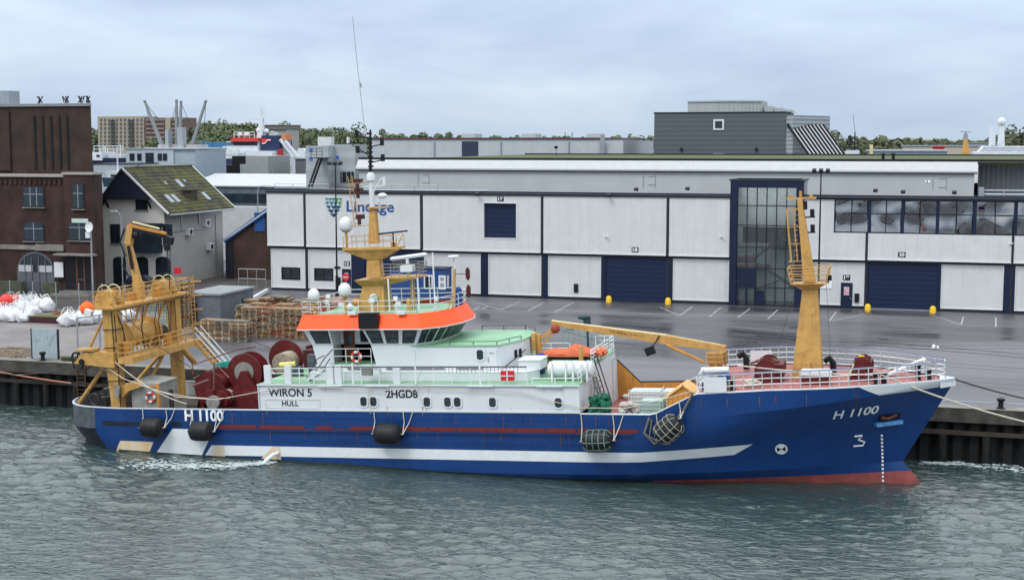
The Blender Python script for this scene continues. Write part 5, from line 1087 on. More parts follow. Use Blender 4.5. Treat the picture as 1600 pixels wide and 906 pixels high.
# ---- foremast
S().loft([(21.95, -.75, 5.0), (23.75, -.75, 5.0), (23.75, .75, 5.0), (21.95, .75, 5.0)], [(22.72, -.35, 10.5), (23.55, -.35, 10.5), (23.55, .35, 10.5), (22.72, .35, 10.5)]).build('foremast', ochre, ship)
S().loft([(22.75, -.3, 10.7), (23.45, -.3, 10.7), (23.45, .3, 10.7), (22.75, .3, 10.7)], [(22.5, -.14, 15.6), (22.8, -.14, 15.6), (22.8, .14, 15.6), (22.5, .14, 15.6)]).build('foremast_top', ochre, ship)
S().loft([(22.6, -.5, 10.3), (23.6, -.5, 10.3), (23.6, .5, 10.3), (22.6, .5, 10.3)], [(22.1, -.9, 10.65), (24.1, -.9, 10.65), (24.1, .9, 10.65), (22.1, .9, 10.65)]).build('crows_nest', ochre, ship)
g = S(); pr_ = [(22.1, -.9), (24.1, -.9), (24.1, .9), (22.1, .9)]
for z, o in ((10.95, .05), (11.25, .12), (11.6, .2)):
    P = [(x + (o if x > 23 else -o), y * (1 + o * .3), z) for x, y in pr_]; P.append(P[0])
    for a, b_ in zip(P, P[1:]): g.cyl(a, b_, .035, n=5)
for x, y in pr_: g.cyl((x, y, 10.65), (x + (.2 if x > 23 else -.2), y * 1.06, 11.6), .045, n=5)
g.build('nest_rail', ochre, ship)
g = S()
for x in (22.0, 22.35): g.beam((x + .1, -.2, 11.9), (x - .1, -.2, 15.1), .06, .06)
for y in (-.2, .35): g.beam((22.05, y, 11.9), (21.85, y, 15.1), .05, .05)
for z in (11.95, 13.0, 14.0, 15.05): g.beam((22.0, -.2, z), (22.75, -.1, z), .06, .05); g.beam((21.95, -.2, z), (21.95, .35, z), .05, .05)
for z in np.arange(12, 15.1, .3): g.cyl((22.25, -.2, z), (22.5, -.2, z), .02, n=5)
g.build('ladder_cage', ochre, ship)
g = S(); g.box(21.9, 23.6, -.1, .1, 15.6, 15.72); g.box(22.0, 22.2, -.1, .1, 15.72, 15.9); g.box(23.2, 23.4, -.1, .1, 15.72, 15.85)
g.cyl((22.7, 0, 15.7), (22.7, 0, 16.1), .08); g.build('mast_crosstree', ochre, ship)
g = S()
for z in (14.5, 13.6): g.box(22.8, 23.5, -.15, .1, z, z + .08); g.cyl((23.35, -.05, z + .08), (23.35, -.05, z + .5), .13, n=8)
g.cyl((22.95, -.1, 15.0), (22.95, -.1, 15.5), .13, n=8); g.box(24.1, 24.4, -.5, -.2, 10.8, 11.1); g.box(22.9, 23.6, -.42, -.36, 8.5, 8.72); g.each('mast_light', blackp, ship)
S().box(22.6, 23.1, -.98, -.7, 5.0, 6.0).build('mast_locker', ochre, ship)
g = S(); g.cyl((24.05, .3, 10.6), (24.2, .3, 5.0), .012, n=4); g.cyl((22.4, .3, 10.6), (20.5, .3, 5.0), .012, n=4); g.build('stay_wires', dark, ship)
for x, y in ((24.3, .9), (18.9, 2.9)): S().tube([(x, y, 5), (x, y, 5.7), (x - .2, y, 6.0), (x - .5, y, 5.8)], .2, 8).build('cowl_vent', blackp, ship, smooth=40)

# ---- foredeck winches and fittings
def winch(x, y, z, L_, r_, m=wred, name='anchor_winch'):
    g = S(); g.box(x - .8, x + .8, y - L_ / 2, y + L_ / 2, z, z + .25)
    g.cyl((x, y - L_ * .38, z + .75), (x, y + L_ * .38, z + .75), r_ * .55, n=16)
    for k in (-.4, -.05, .4): g.cyl((x, y + L_ * k - .05, z + .75), (x, y + L_ * k + .05, z + .75), r_, n=20)
    g.box(x - .5, x + .3, y + L_ * .1, y + L_ * .35, z + .2, z + 1.2); g.box(x - .7, x - .1, y - L_ * .3, y - L_ * .1, z + .2, z + .9); return g.build(name, m, ship, smooth=40)
w1 = winch(20.6, -1.0, 5.0, 2.6, .62); S().box(20.1, 21.6, -2.0, .1, 5.3, 6.05).build('winch_cover', wred, ship)
S().obox((20.6, -1.0, 6.12), 1.2, .8, .12, rz=R(20)).tube([(19.6, -1.2, 6.0), (20.5, -.9, 6.25), (21.3, -1.3, 6.1)], .07).build('winch_tackle', mat('rust_brown', (.12, .05, .03), .8), ship)
w2 = winch(26.1, -.4, 4.95, 2.2, .6); S().box(25.6, 26.6, -.9, .3, 5.5, 6.05).build('winch_cover', wred, ship); S().cyl((26.0, -.2, 6.0), (26.0, -.2, 6.3), .18).build('winch_motor', yellowp, ship)
S().beam((25.2, -1.3, 5.0), (25.6, -1.3, 6.0), .15, .1).build('brake_lever', mat('cream', (.6, .52, .3)), ship)
for (x, y) in ((26.9, -2.9), (27.3, -2.6)): S().lathe((x, y, 4.9), [(.2, 0), (.16, .1), (.15, .6), (.22, .7), (.2, .78)], 14).build('mooring_bollard', blackp, ship, smooth=40)
S().box(26.6, 27.7, -3.0, -2.4, 4.9, 5.02).build('bollard_base', blackp, ship)
for (x, y) in ((29.2, -.6), (29.8, -.3), (29.2, 1.0), (18.4, -4.2), (18.9, -4.2)): S().lathe((x, y, 4.9), [(.18, 0), (.14, .1), (.14, .5), (.2, .6), (.18, .66)], 12).build('mooring_bollard', blackp, ship, smooth=40)
S().box(22.6, 24.4, -2.9, -2.1, 5.55, 5.75).box(22.7, 24.3, -2.85, -2.15, 5.75, 5.85).build('white_locker_lid', swhite, ship); S().box(22.7, 24.3, -2.8, -2.2, 5.0, 5.55).build('locker_base', wred, ship)
S().beam((27.2, .2, 5.0), (29.6, .9, 5.95), .5, .08).rail([(27.2, -.1, 5.1), (29.5, .6, 5.6)], .3, 1, .8, .03).build('gangway', swhite, ship)
S().box(18.95, 20.3, 4.75, 4.8, 5.15, 5.9).build('white_screen', swhite, ship)
S().box(17.4, 18.7, -5.38, -5.3, 4.98, 5.85).build('name_board', swhite, ship)
g = S(); rr_ = random.Random(5)
for (cx, cy) in ((19.9, -3.2), (18.6, -3.5)):
    for k in range(4): g.ring((cx + rr_.uniform(-.1, .1), cy, 5.05 + k * .07), .4 + rr_.uniform(-.08, .08), .05, (rr_.uniform(-.1, .1), rr_.uniform(-.1, .1), 1), 16, 5)
tag(g.build('rope_coil', rope_w), 'pale coils of mooring rope lying on the red foredeck behind the white name board', 'rope')
S().cyl((17.5, -3.9, 5.05), (17.5, -2.6, 5.05), .45, n=14).cyl((18.3, -3.9, 5.5), (18.3, -2.9, 5.5), .35, n=14).build('blue_drum', mat('drum_blue', (.02, .05, .16), .5), ship, smooth=40)
S().cyl((17.0, -3.3, 5.9), (18.6, -3.3, 5.95), .2, n=10).rail([(17.1, -4.9, 5.0), (17.1, -2.8, 5.0)], 1.0, 3, .5, .04).build('hose_reel', whitep, ship)

# ---- provision crane
S().cyl((17.3, .8, 2.8), (17.3, .8, 5.9), .42, .42, 16).box(16.85, 17.8, .35, 1.3, 5.7, 6.35).rail([(16.8, .2, 5.6), (17.9, .2, 5.6), (17.9, 1.5, 5.6)], .85, 3, .5, .035).build('crane_pedestal', ochre, ship, smooth=40)
g = S(); g.beam((17.9, .8, 6.62), (14.2, .8, 7.2), .45, .34, .5, .52); g.beam((14.2, .8, 7.2), (7.0, .8, 8.3), .5, .52, .28, .26); g.build('crane_boom', ochre, ship)
g = S(); g.beam((17.6, .8, 6.86), (14.3, .8, 7.48), .1, .04); g.beam((14.3, .8, 7.48), (7.0, .8, 8.45), .3, .05); g.build('boom_flange', mat('cream', (.62, .52, .3)), ship)
S().cyl((16.6, .6, 5.8), (14.3, .6, 6.9), .1, n=8).build('luffing_cylinder', ochre2, ship)
S().obox((13.3, .4, 6.55), .6, .3, .5, ry=R(-20)).build('crane_lamp', blackp, ship)
S().tube([(13.9, .5, 7.5), (13.6, .45, 7.0), (13.4, .45, 6.8)], .04).build('crane_hose', blackp, ship)
lettering('SWL 3500 kg - 10 mtr', 1.75, .13, lambda u, v, d: SH @ Vector((10.75 + u, .535 - d, 7.72 + v - u * .16)), 'boom_lettering', blk, ship, .004)
S().ball((7.25, .6, 7.95), .3, 1, .8, 1).build('crane_hook', mat('rust_red', (.25, .05, .03), .6), ship, smooth=True)
g = S(); g.beam((6.05, .8, 5.4), (6.05, .8, 7.6), .34, .34); g.beam((6.05, .8, 7.2), (7.3, .8, 8.1), .2, .2); g.beam((6.05, .8, 6.6), (7.2, .8, 7.85), .1, .12); g.box(5.7, 5.95, .4, 1.0, 6.6, 7.7); g.box(6.5, 6.95, .5, 1.0, 5.4, 6.4)
g.build('boom_rest', ochre, ship)
S().tube([(7.2, .5, 8.0), (10, .5, 7.2), (13.2, .4, 6.8)], .015, 4).build('crane_wire', dark, ship)

# ---- raised platform and stairs at the front of the superstructure
S().box(8.7, 10.06, -1.8, 5.2, 5.41, 5.88).build('front_platform', swhite, ship); S().box(8.68, 10.1, -1.82, 5.22, 5.88, 5.93).build('platform_top', green, ship)
S().prism([(3.7, 2.75), (5.25, 2.75), (5.25, 5.2), (3.7, 5.4)], 'x', 10.06, 10.2).prism([(-1.4, 2.75), (3.6, 2.75), (3.6, 5.85), (-1.4, 5.85)], 'x', 10.07, 10.14).build('front_bulkhead', swhite, ship)
g = S()
for y in (-2.5, -1.8): g.beam((11.0, y, 2.8), (10.2, y, 5.6), .06, .12)
for k in range(8): g.box(10.95 - k * .1, 11.2 - k * .1, -2.5, -1.8, 3.0 + k * .34, 3.05 + k * .34)
g.build('stair', steel, ship)
g = S()
for y in (-2.6, -1.7): g.tube([(11.2, y, 3.7), (10.4, y, 6.5), (10.0, y, 6.6)], .04)
g.build('stair_rail', blackp, ship)
S().rail([(10.0, -1.6, 5.93), (10.0, 5.1, 5.93)], .95, 4, .7, .032).rail([(8.8, 5.1, 5.93), (10.0, 5.1, 5.93)], .95, 3, .7, .03).build('platform_rail', rw, ship)
S().rail([(7.2, -5.2, 5.4), (10.0, -5.2, 5.4)], .35, 1, 1.4, .03).rail([(10, -5.2, 5.4), (10, -2.8, 5.4)], 1.0, 3, .8, .03).build('deck_rail', rw, ship)
S().cyl((9.3, -1.3, 5.93), (9.3, -1.3, 7.1), .14, n=10).build('davit_post', ochre, ship)
# far bulwark painted ochre inside
g = S(); g.prism([(10.2, 2.8), (16.8, 2.8), (16.8, 3.85), (11.7, 3.78), (10.2, 5.25)], 'y', 5.02, 5.1); g.build('timbered_bulwark', ochre2, ship)
g = S(); x = 10.5
while x < 16.8: g.box(x, x + .07, 4.94, 5.018, 2.85, min(5.1, 5.15 - (x - 10.2) * .95) if x < 11.6 else 3.75); x += .62
g.each('bulwark_frame', ochre, ship)
g = S(); g.tube([(10.2, 5.06, 5.3), (11.7, 5.06, 3.83), (16.8, 5.06, 3.9)], .06, 5); g.build('bulwark_rail', dark, ship)

# ---- stern gantry
g = S(); g.box(-22.0, -21.15, -4.45, -3.6, 6.0, 10.25); g.loft([(-21.85, -4.3, 2.8), (-21.2, -4.3, 2.8), (-21.2, -3.7, 2.8), (-21.85, -3.7, 2.8)], [(-22.0, -4.4, 6.0), (-21.15, -4.4, 6.0), (-21.15, -3.65, 6.0), (-22.0, -3.65, 6.0)]); g.build('gantry_leg', ochre, ship)
g = S(); g.box(-22.0, -21.3, 3.65, 4.35, 2.8, 10.16); g.build('gantry_leg', ochre, ship)
S().box(-22.35, -20.8, -4.9, 4.9, 10.16, 10.32).box(-21.95, -21.3, -4.5, 4.5, 9.9, 10.16).build('gantry_top', ochre, ship)
S().rail([(-22.3, -4.9, 10.32), (-22.3, 4.9, 10.32), (-20.85, 4.9, 10.32), (-20.85, -4.9, 10.32)], 1.0, 3, 1.2, .032).build('gantry_rail', ochre, ship)
g = S()
for y in (-3.7, 3.2): g.cyl((-22.0, y - .4, 10.85), (-22.0, y + .4, 10.85), .46, n=18); g.prism([(-22.8, 10.3), (-21.0, 10.3), (-21.5, 11.3), (-22.4, 11.3)], 'y', y - .55, y - .45); g.prism([(-22.8, 10.3), (-21.0, 10.3), (-21.5, 11.3), (-22.4, 11.3)], 'y', y + .45, y + .55)
g.each('gallows_block', ochre, ship, smooth=40, per=3)
g = S()
for y in (-3.7, 3.2): g.ring((-21.5, y, 11.2), .5, .035, (0, 1, 0)); g.ring((-21.9, y - .5, 11.2), .5, .035, (0, 1, 0))
g.each('block_guard', mat('cream', (.6, .52, .3)), ship)
S().obox((-22.7, -4.9, 10.0), .5, .3, .35, ry=.3).build('deck_light', whitep, ship)
g = S(); g.box(-21.7, -21.2, 4.9, 5.3, 6.9, 7.0)
for y in (5.0, 5.5): g.cyl((-20.8, y, 7.5), (-20.8, y, 11.4), .035, n=5)
for k in range(14): g.cyl((-20.8, 5.0, 7.6 + k * .28), (-20.8, 5.5, 7.6 + k * .28), .02, n=5)
for z in (8, 9, 10, 11): g.ring((-20.45, 5.25, z), .38, .025, (0, 0, 1), 12, 5)
g.build('gantry_ladder', ochre, ship)
# walkway across between the legs, with its stairs down to the deck
g = S(); g.box(-21.0, -19.9, -4.6, 4.7, 6.55, 6.95); g.box(-22.2, -21.0, -4.5, 4.5, 6.6, 6.8); g.build('walkway', ochre, ship)
S().rail([(-19.95, -4.55, 6.95), (-19.95, 3.6, 6.95)], 1.0, 3, 1.25, .034).rail([(-21.0, -4.58, 6.95), (-19.95, -4.58, 6.95)], 1.0, 3, 1, .034).rail([(-19.95, 4.65, 6.95), (-21, 4.65, 6.95)], 1, 2, 1, .03).build('walkway_rail', ochre, ship)
g = S()
for y in (3.7, 4.5): g.beam((-19.9, y, 6.8), (-17.8, y, 4.3), .08, .22)
for k in range(9): g.box(-19.85 + k * .235, -19.6 + k * .235, 3.7, 4.5, 6.5 - k * .28, 6.55 - k * .28)
g.build('walkway_stair', ochre, ship)
g = S()
for y in (3.7, 4.5):
    for o in (.5, .95): g.tube([(-19.9, y, 6.95 + o), (-17.6, y, 4.4 + o)], .032)
g.build('stair_rail', rw, ship)
# net drum held in the gantry
g = S(); g.cyl((-22.4, -1.9, 7.9), (-22.4, 1.6, 7.9), .75, n=24)
for y in (-2.0, 1.6): g.cyl((-22.4, y, 7.9), (-22.4, y + .12, 7.9), 1.1, n=28)
g.prism([(-23.3, 6.8), (-21.6, 6.8), (-22.2, 8.1), (-22.6, 8.1)], 'y', -2.3, -2.15); g.prism([(-23.3, 6.8), (-21.6, 6.8), (-22.2, 8.1), (-22.6, 8.1)], 'y', 2.0, 2.15); g.build('net_drum', ochre, ship, smooth=40)
S().cyl((-22.2, 1.8, 7.7), (-22.2, 3.2, 7.7), .5, n=16).build('hydraulic_motor', mat('dark_grease', (.04, .035, .03), .5), ship, smooth=40)
# braces
g = S()
for s_ in (-1, 1):
    g.cyl((-25.0, s_ * 3.3, 3.7), (-22.1, s_ * 3.9, 6.7), .14, n=10)
    g.cyl((-23.9, s_ * 3.9, 6.9), (-22.0, s_ * 3.8, 10.0), .09, n=8); g.cyl((-22.9, s_ * 3.9, 6.9), (-21.5, s_ * 3.9, 8.4), .09, n=8)
g.cyl((-21.8, -2.4, 6.8), (-21.8, -.2, 10.0), .08, n=8); g.cyl((-21.8, 3.2, 10.0), (-21.8, .6, 6.9), .09, n=8); g.cyl((-21.8, -1.6, 6.9), (-21.8, 1.0, 10.0), .09, n=8); g.cyl((-20.3, 0, 6.6), (-21.8, -1.5, 3.0), .12, n=8)
g.cyl((-20.0, 2.0, 6.6), (-20.0, 3.5, 5.4), .2, n=10)
g.each('gantry_brace', ochre, ship, smooth=40)
g = S(); g.prism([(-24.2, 6.6), (-21.2, 6.3), (-21.2, 7.3), (-22.6, 7.4), (-23.6, 7.3)], 'y', -4.75, -3.9); g.cyl((-23.6, -4.4, 7.4), (-23.6, -4.4, 7.55), .5, n=18); g.cyl((-22.9, -4.5, 7.45), (-22.9, -4.5, 7.6), .45, n=18)
g.prism([(-21.1, 5.1), (-19.9, 5.4), (-19.6, 5.0), (-20.6, 4.7), (-21.1, 4.2)], 'y', -4.3, -3.8); g.build('trawl_davit', ochre, ship)
g = S(); g.ring((-24.2, -4.3, 6.75), .55, .07, (.3, 1, .2)); g.ring((-24.0, -3.9, 6.9), .45, .06, (0, 1, .4)); g.tube([(-24.6, -4.3, 7.0), (-24.3, -4.6, 6.3), (-23.4, -4.7, 6.2), (-22.8, -4.7, 6.5)], .06); g.cyl((-23.6, -4.8, 6.7), (-23.6, -4.0, 6.7), .22, n=12)
g.build('trawl_block', blackp, ship)
g = S(); g.obox((-21.2, -4.62, 4.75), .35, .1, .8, ry=.2).build('gantry_plate', steel, ship); S().box(-21.95, -20.9, -4.45, -3.55, 2.8, 3.0).build('leg_shoe', ochre2, ship)
# knuckle-boom crane on the gantry
S().cyl((-21.9, 0, 10.3), (-21.9, 0, 11.5), .42, n=16).beam((-21.9, 0, 11.3), (-22.45, 0, 14.2), .42, .5, .3, .36).build('crane_column', ochre, ship)
S().beam((-22.45, 0, 14.1), (-22.15, 0, 15.35), .4, .5, .38, .44).build('crane_knuckle', ochre, ship)
S().beam((-22.3, 0, 15.4), (-19.5, 0, 14.75), .26, .2, .2, .16).build('crane_jib', ochre2, ship); S().beam((-22.1, -.02, 15.16), (-19.4, -.02, 14.5), .3, .22).tube([(-22.3, -.2, 11.6), (-22.8, -.3, 12.6), (-22.6, -.3, 13.4), (-22.9, -.3, 14.3), (-22.5, -.25, 15.2)], .06).build('jib_hoses', blackp, ship)
S().beam((-22.0, 0, 15.6), (-20.0, 0, 15.1), .2, .08).build('jib_ram', mat('cream', (.6, .52, .3)), ship)
g = S(); g.cyl((-22.1, -.3, 12.4), (-22.3, -.3, 14.0), .11, n=8); g.cyl((-22.0, .3, 14.6), (-21.6, .3, 15.2), .1); g.ball((-21.8, 0, 14.7), .32); g.obox((-19.3, 0, 14.3), .5, .4, .5, ry=.3); g.cyl((-19.5, 0, 14.0), (-19.5, 0, 13.6), .22); g.tube([(-22.2, .25, 12.2), (-22.75, .25, 13.4), (-22.6, .25, 14.8), (-22.2, .2, 15.6), (-20.8, .2, 15.3)], .05)
g.build('crane_hydraulics', blackp, ship, smooth=40)
S().cyl((-19.5, 0, 13.6), (-19.5, 0, 11.0), .03).build('crane_wire', dark, ship)
rr_ = random.Random(91); g = S(); g2 = S()
for k in range(7):
    y = rr_.uniform(-4.2, 4.2); g.tube([(-20.95, y, 7.1), (-21.0, y + rr_.uniform(-.4, .4), 8.2 + rr_.random()), (-21.2, y + rr_.uniform(-.8, .8), 9.9)], rr_.uniform(.02, .045), 5)
for zz in (5.4, 7.6, 8.8): g.ring((-21.58, -4.02, zz), .6, .035, (0, 0, 1), 12, 5)
g.tube([(-21.1, -4.5, 3.2), (-21.08, -4.5, 6.0), (-21.08, -4.5, 9.8)], .04, 5); g.tube([(-21.3, -4.5, 6.2), (-21.28, -4.52, 8.0), (-21.3, -4.5, 9.9)], .03, 5)
g.tube([(-21.4, -4.4, 10.5), (-18.5, -3.5, 7.5), (-14.8, -2.4, 4.6)], .02, 4); g.tube([(-21.4, 3.2, 10.5), (-17.5, 2.5, 8.0), (-12.9, 2.2, 6.4)], .02, 4)
g.build('gantry_hoses', mat('greasy_black', (.02, .018, .016), .6), ship)
for k in range(5): y = -3 + k * 1.4; g2.cyl((-22.2, y, 6.8), (-22.2 + rr_.uniform(-.3, .3), y + rr_.uniform(-.9, .9), 10.0), .04, n=6)
g2.box(-21.15, -20.9, -3.9, -3.3, 7.1, 7.9); g2.box(-21.0, -20.7, 1.2, 1.9, 7.0, 7.7); g2.box(-22.2, -21.9, -1.2, -.6, 10.3, 10.9); g2.box(-21.6, -21.1, 1.4, 2.0, 10.3, 10.95)
g2.each('gantry_fitting', ochre2, ship)
# stern deck box and clutter
S().box(-20.6, -18.75, -3.9, -1.2, 2.76, 5.0).prism([(-20.65, 5.0), (-18.7, 5.0), (-18.7, 5.12), (-20.65, 5.3)], 'y', -3.95, -1.15).build('grey_machinery_house', mat('weathered_grey', (.26, .26, .24), .7, var=.25, scale=1.5, dirt=.4), ship)
S().box(-18.72, -18.55, -3.95, -3.75, 2.76, 5.15).box(-20.6, -18.7, -3.97, -3.9, 4.92, 5.02).build('frame_posts', ochre2, ship)
S().box(-17.8, -17.0, 2.0, 3.5, 2.76, 4.3).box(-16.8, -16.2, 2.2, 3.4, 2.76, 4.1).each('cable_box', swhite, ship)
g = S(); g.cyl((-18.2, -3.0, 2.8), (-18.2, -3.0, 4.6), .16); g.cyl((-23.2, -3.0, 2.8), (-23.2, -3.0, 4.1), .3); g.box(-24.3, -22.8, -.5, .8, 2.8, 4.2); g.cyl((-17.4, -2.0, 3.3), (-16.6, -2.0, 3.3), .55); g.ring((-23.6, -3.6, 4.0), .4, .06, (.3, 1, 0)); g.ring((-23.2, -3.2, 4.0), .35, .06, (.2, 1, .3)); g.each('stern_gear', mat('dark_grease', (.04, .035, .03)), ship, smooth=40)

# ---- trawl winches on the aft deck
def reel(x, y0, y1, z, r_, rb, name, bm, fm=wred, disc=True):
    g = S()
    for y in (y0, y1): g.lathe((x, y, z), [(r_, 0), (r_, .09), (r_ * .96, .1)], 30, (0, 1, 0))
    g = g.each(name + '_flange', fm, ship, smooth=40)[0]
    S().cyl((x, y0 + .1, z), (x, y1, z), rb, n=28).build('drum_core', bm, g, smooth=40)
    if disc: S().cyl((x, y0 - .06, z), (x, y0 - .005, z), r_ * .56, n=24).cyl((x, y0 - .16, z), (x, y0 - .06, z), .18).build('flange_disc', steel, g, smooth=40)
    return g
reel(-13.7, -1.2, -.1, 5.45, 1.25, .8, 'net_reel', wred)
S().lathe((-12.6, 2.9, 5.75), [(1.3, 0), (1.3, .09), (1.26, .1)], 30, (0, 1, 0)).build('net_reel_flange', wred, ship, smooth=40); S().cyl((-12.3, 1.6, 5.6), (-12.3, 2.9, 5.6), .72, n=24).build('drum_core', mat('pale_net', (.48, .42, .32), .9, c2=(.2,.17,.12), scale=6, bump=1, bscale=9), ship, smooth=40)
reel(-15.7, -2.4, -.6, 4.6, 1.1, .7, 'net_reel', wred, disc=False)
S().cyl((-14.6, -4.1, 3.95), (-14.6, -3.9, 3.95), .45, n=20).build('warping_head', steel, ship, smooth=40)
g = S(); g.cyl((-14.6, -3.9, 3.95), (-14.6, .6, 3.95), .34, n=20)
for y in (-3.2, -2.6, -1.9, -1.1, -.3): g.cyl((-14.6, y, 3.95), (-14.6, y + .16, 3.95), .62 if y != -1.9 else .5, n=20)
g.box(-15.2, -14.0, -3.5, .6, 2.76, 3.4); g.box(-15.4, -14.9, -3.4, -2.9, 3.2, 4.6); g.prism([(-14.4, 4.2), (-12.6, 4.2), (-13.3, 5.6), (-13.7, 5.6)], 'y', -1.75, -1.4); g.prism([(-14.6, 2.76), (-12.3, 2.76), (-12.3, 4.3), (-14.6, 4.3)], 'y', -2.2, -1.35)
g.box(-12.4, -11.4, -1.2, 1, 2.76, 4.0); g.box(-16.9, -16.3, -2.2, -.8, 2.76, 4.0)
g.build('trawl_winch', wred, ship, smooth=40)
g = S()
for k in range(5): g.ring((-14.6, -2.35 + k * .09, 3.95), .5, .05, (0, 1, 0), 20)
g.build('winch_wire', steel, ship)
g = S(); g.tube([(-16.6, -2.8, 5.6), (-16.6, -2.8, 6.2), (-15.0, .8, 6.75), (-14.4, 2.0, 6.7)], .05); g.tube([(-15.2, -2.9, 3.5), (-15.0, -2.8, 6.4), (-13.9, -3.0, 5.4)], .05); g.tube([(-16.6, -2.8, 5.3), (-15.6, -1.0, 5.9)], .04); g.tube([(-16.4, -3.3, 4.9), (-15.2, -3.3, 5.3)], .08)
g.build('winch_guard_rail', mat('oxide_rail', (.16, .08, .07), .6), ship)
g = S(); g.box(-10.4, -8.6, 1.0, 3.6, 5.4, 6.6); g.box(-8.5, -7.7, 2.4, 4.8, 5.4, 6.2); g.ball((-8.4, 3.0, 6.8), .7, 1.3, 1, .7); g.beam((-10.6, 2, 6.6), (-8.8, 3.2, 7.0), .4, .3); g.build('hatch_machinery', mat('dark_maroon', (.06, .012, .014), .6), ship, smooth=40)
g = S(); rr_ = random.Random(2)
for k in range(9): x = rr_.uniform(-10, -8); y = rr_.uniform(-2.5, 1); g.box(x, x + rr_.uniform(.3, .8), y, y + .5, 5.4, 5.4 + rr_.uniform(.5, 1.2))
g.cyl((-7.9, -1.0, 5.4), (-7.9, -1.0, 6.6), .35); g.each('deck_machinery', mat('blue_grey_machinery', (.08, .10, .12), .6, var=.5, scale=3), ship, smooth=40)
S().cyl((-10.1, -3.2, 6.25), (-9.1, -3.0, 6.3), .17).build('yellow_canister', mat('pale_yellow', (.62, .55, .15), .5), ship, smooth=40)
S().box(-7.65, -7.56, -2.6, -1.6, 5.4, 8.2).build('orange_hatch', mat('door_orange', (.5, .15, .03), .5), ship)
S().box(-3.65, -3.0, -5.2, -4.9, 5.9, 6.4).build('grey_fan_box', steel, ship); S().box(-2.9, -2.45, -5.2, -4.9, 5.95, 6.4).build('white_fan_box', swhite, ship)

# ================================================================ loose gear aboard (each stands on the ship as a thing of its own)
def heap(c, sx, sy, sz, seed, n=40, r0=.12, r1=.3):
    rr = random.Random(seed); g = S()
    for k in range(n):
        a = rr.uniform(0, 6.28); q = rr.random() ** .6; h_ = rr.random() ** 1.3 * (1 - q ** 1.5)
        g.ball((c[0] + math.cos(a) * q * sx, c[1] + math.sin(a) * q * sy, c[2] + h_ * sz), rr.uniform(r0, r1), rr.uniform(.7, 1.4), rr.uniform(.7, 1.4), rr.uniform(.5, .9), n=8, jit=.2, rnd=rr)
    return g
tq = mat('turquoise_net', (.02, .28, .22), .85, var=.3, scale=4, bump=.5)
g = S(); g.prism([(-16.1, 4.9), (-14.5, 4.9), (-14.7, 5.9), (-15.1, 6.1), (-16.3, 5.9)], 'y', -.5, .4); tag(g.build('net_bundle', tq), 'small turquoise net bundle lying among the red winch drums', 'net')
# life rings
def ring_buoy(x, y, z, ax_, label):
    t = S(); c = Vector((x, y, z)); t.ring(c, .3, .085, ax_, 24, 8); o = tag(t.build('life_ring', mat('ring_red', (.55, .06, .04), .5), smooth=True), label, 'life ring', 'life rings aboard the trawler')
    d = Vector(ax_).normalized(); a = d.orthogonal().normalized(); b_ = d.cross(a); g = S()
    for k in range(4):
        q = [c + (a * math.cos(w_) + b_ * math.sin(w_)) * .3 for w_ in [k * math.pi / 2 + .35 + j * .15 for j in range(6)]]; g.tube(q, .092, 8)
    g.build('white_band', whitep, o, smooth=True)
ring_buoy(-19.15, -4.0, 4.25, (0, 1, 0), 'red and white life ring on the grey machinery house at the stern')
ring_buoy(-4.55, -3.75, 6.85, (0, 1, 0), 'red and white life ring on the balcony rail beside the wheelhouse door')
nb = heap((-16.6, 1.5, 2.8), 1.5, 1.6, 1.5, 31, 90, .14, .3); tag(nb.build('trawl_net', mat('trawl_net', (.10, .045, .035), .95, c2=(.03, .02, .02), scale=6, bump=1, bscale=12)), 'heap of dark brown trawl net on the aft deck behind the red winches', 'net')
nb = heap((-11.6, -2.6, 2.8), .5, .9, 1.2, 33, 40, .12, .22); tag(nb.build('trawl_net', mat('dark_trawl_net', (.03, .035, .04), .95, bump=1, bscale=12)), 'small heap of blackish net against the aft end of the white superstructure', 'net')
# fire box
fb = S().box(5.3, 6.1, -5.32, -5.1, 5.62, 6.2).build('red_locker', redp); tag(fb, 'small red box with white crossed bands on the side deck rail', 'box')
S().box(5.66, 5.74, -5.34, -5.325, 5.62, 6.2).box(5.3, 6.1, -5.352, -5.342, 5.88, 5.95).build('white_band', whitep, fb)

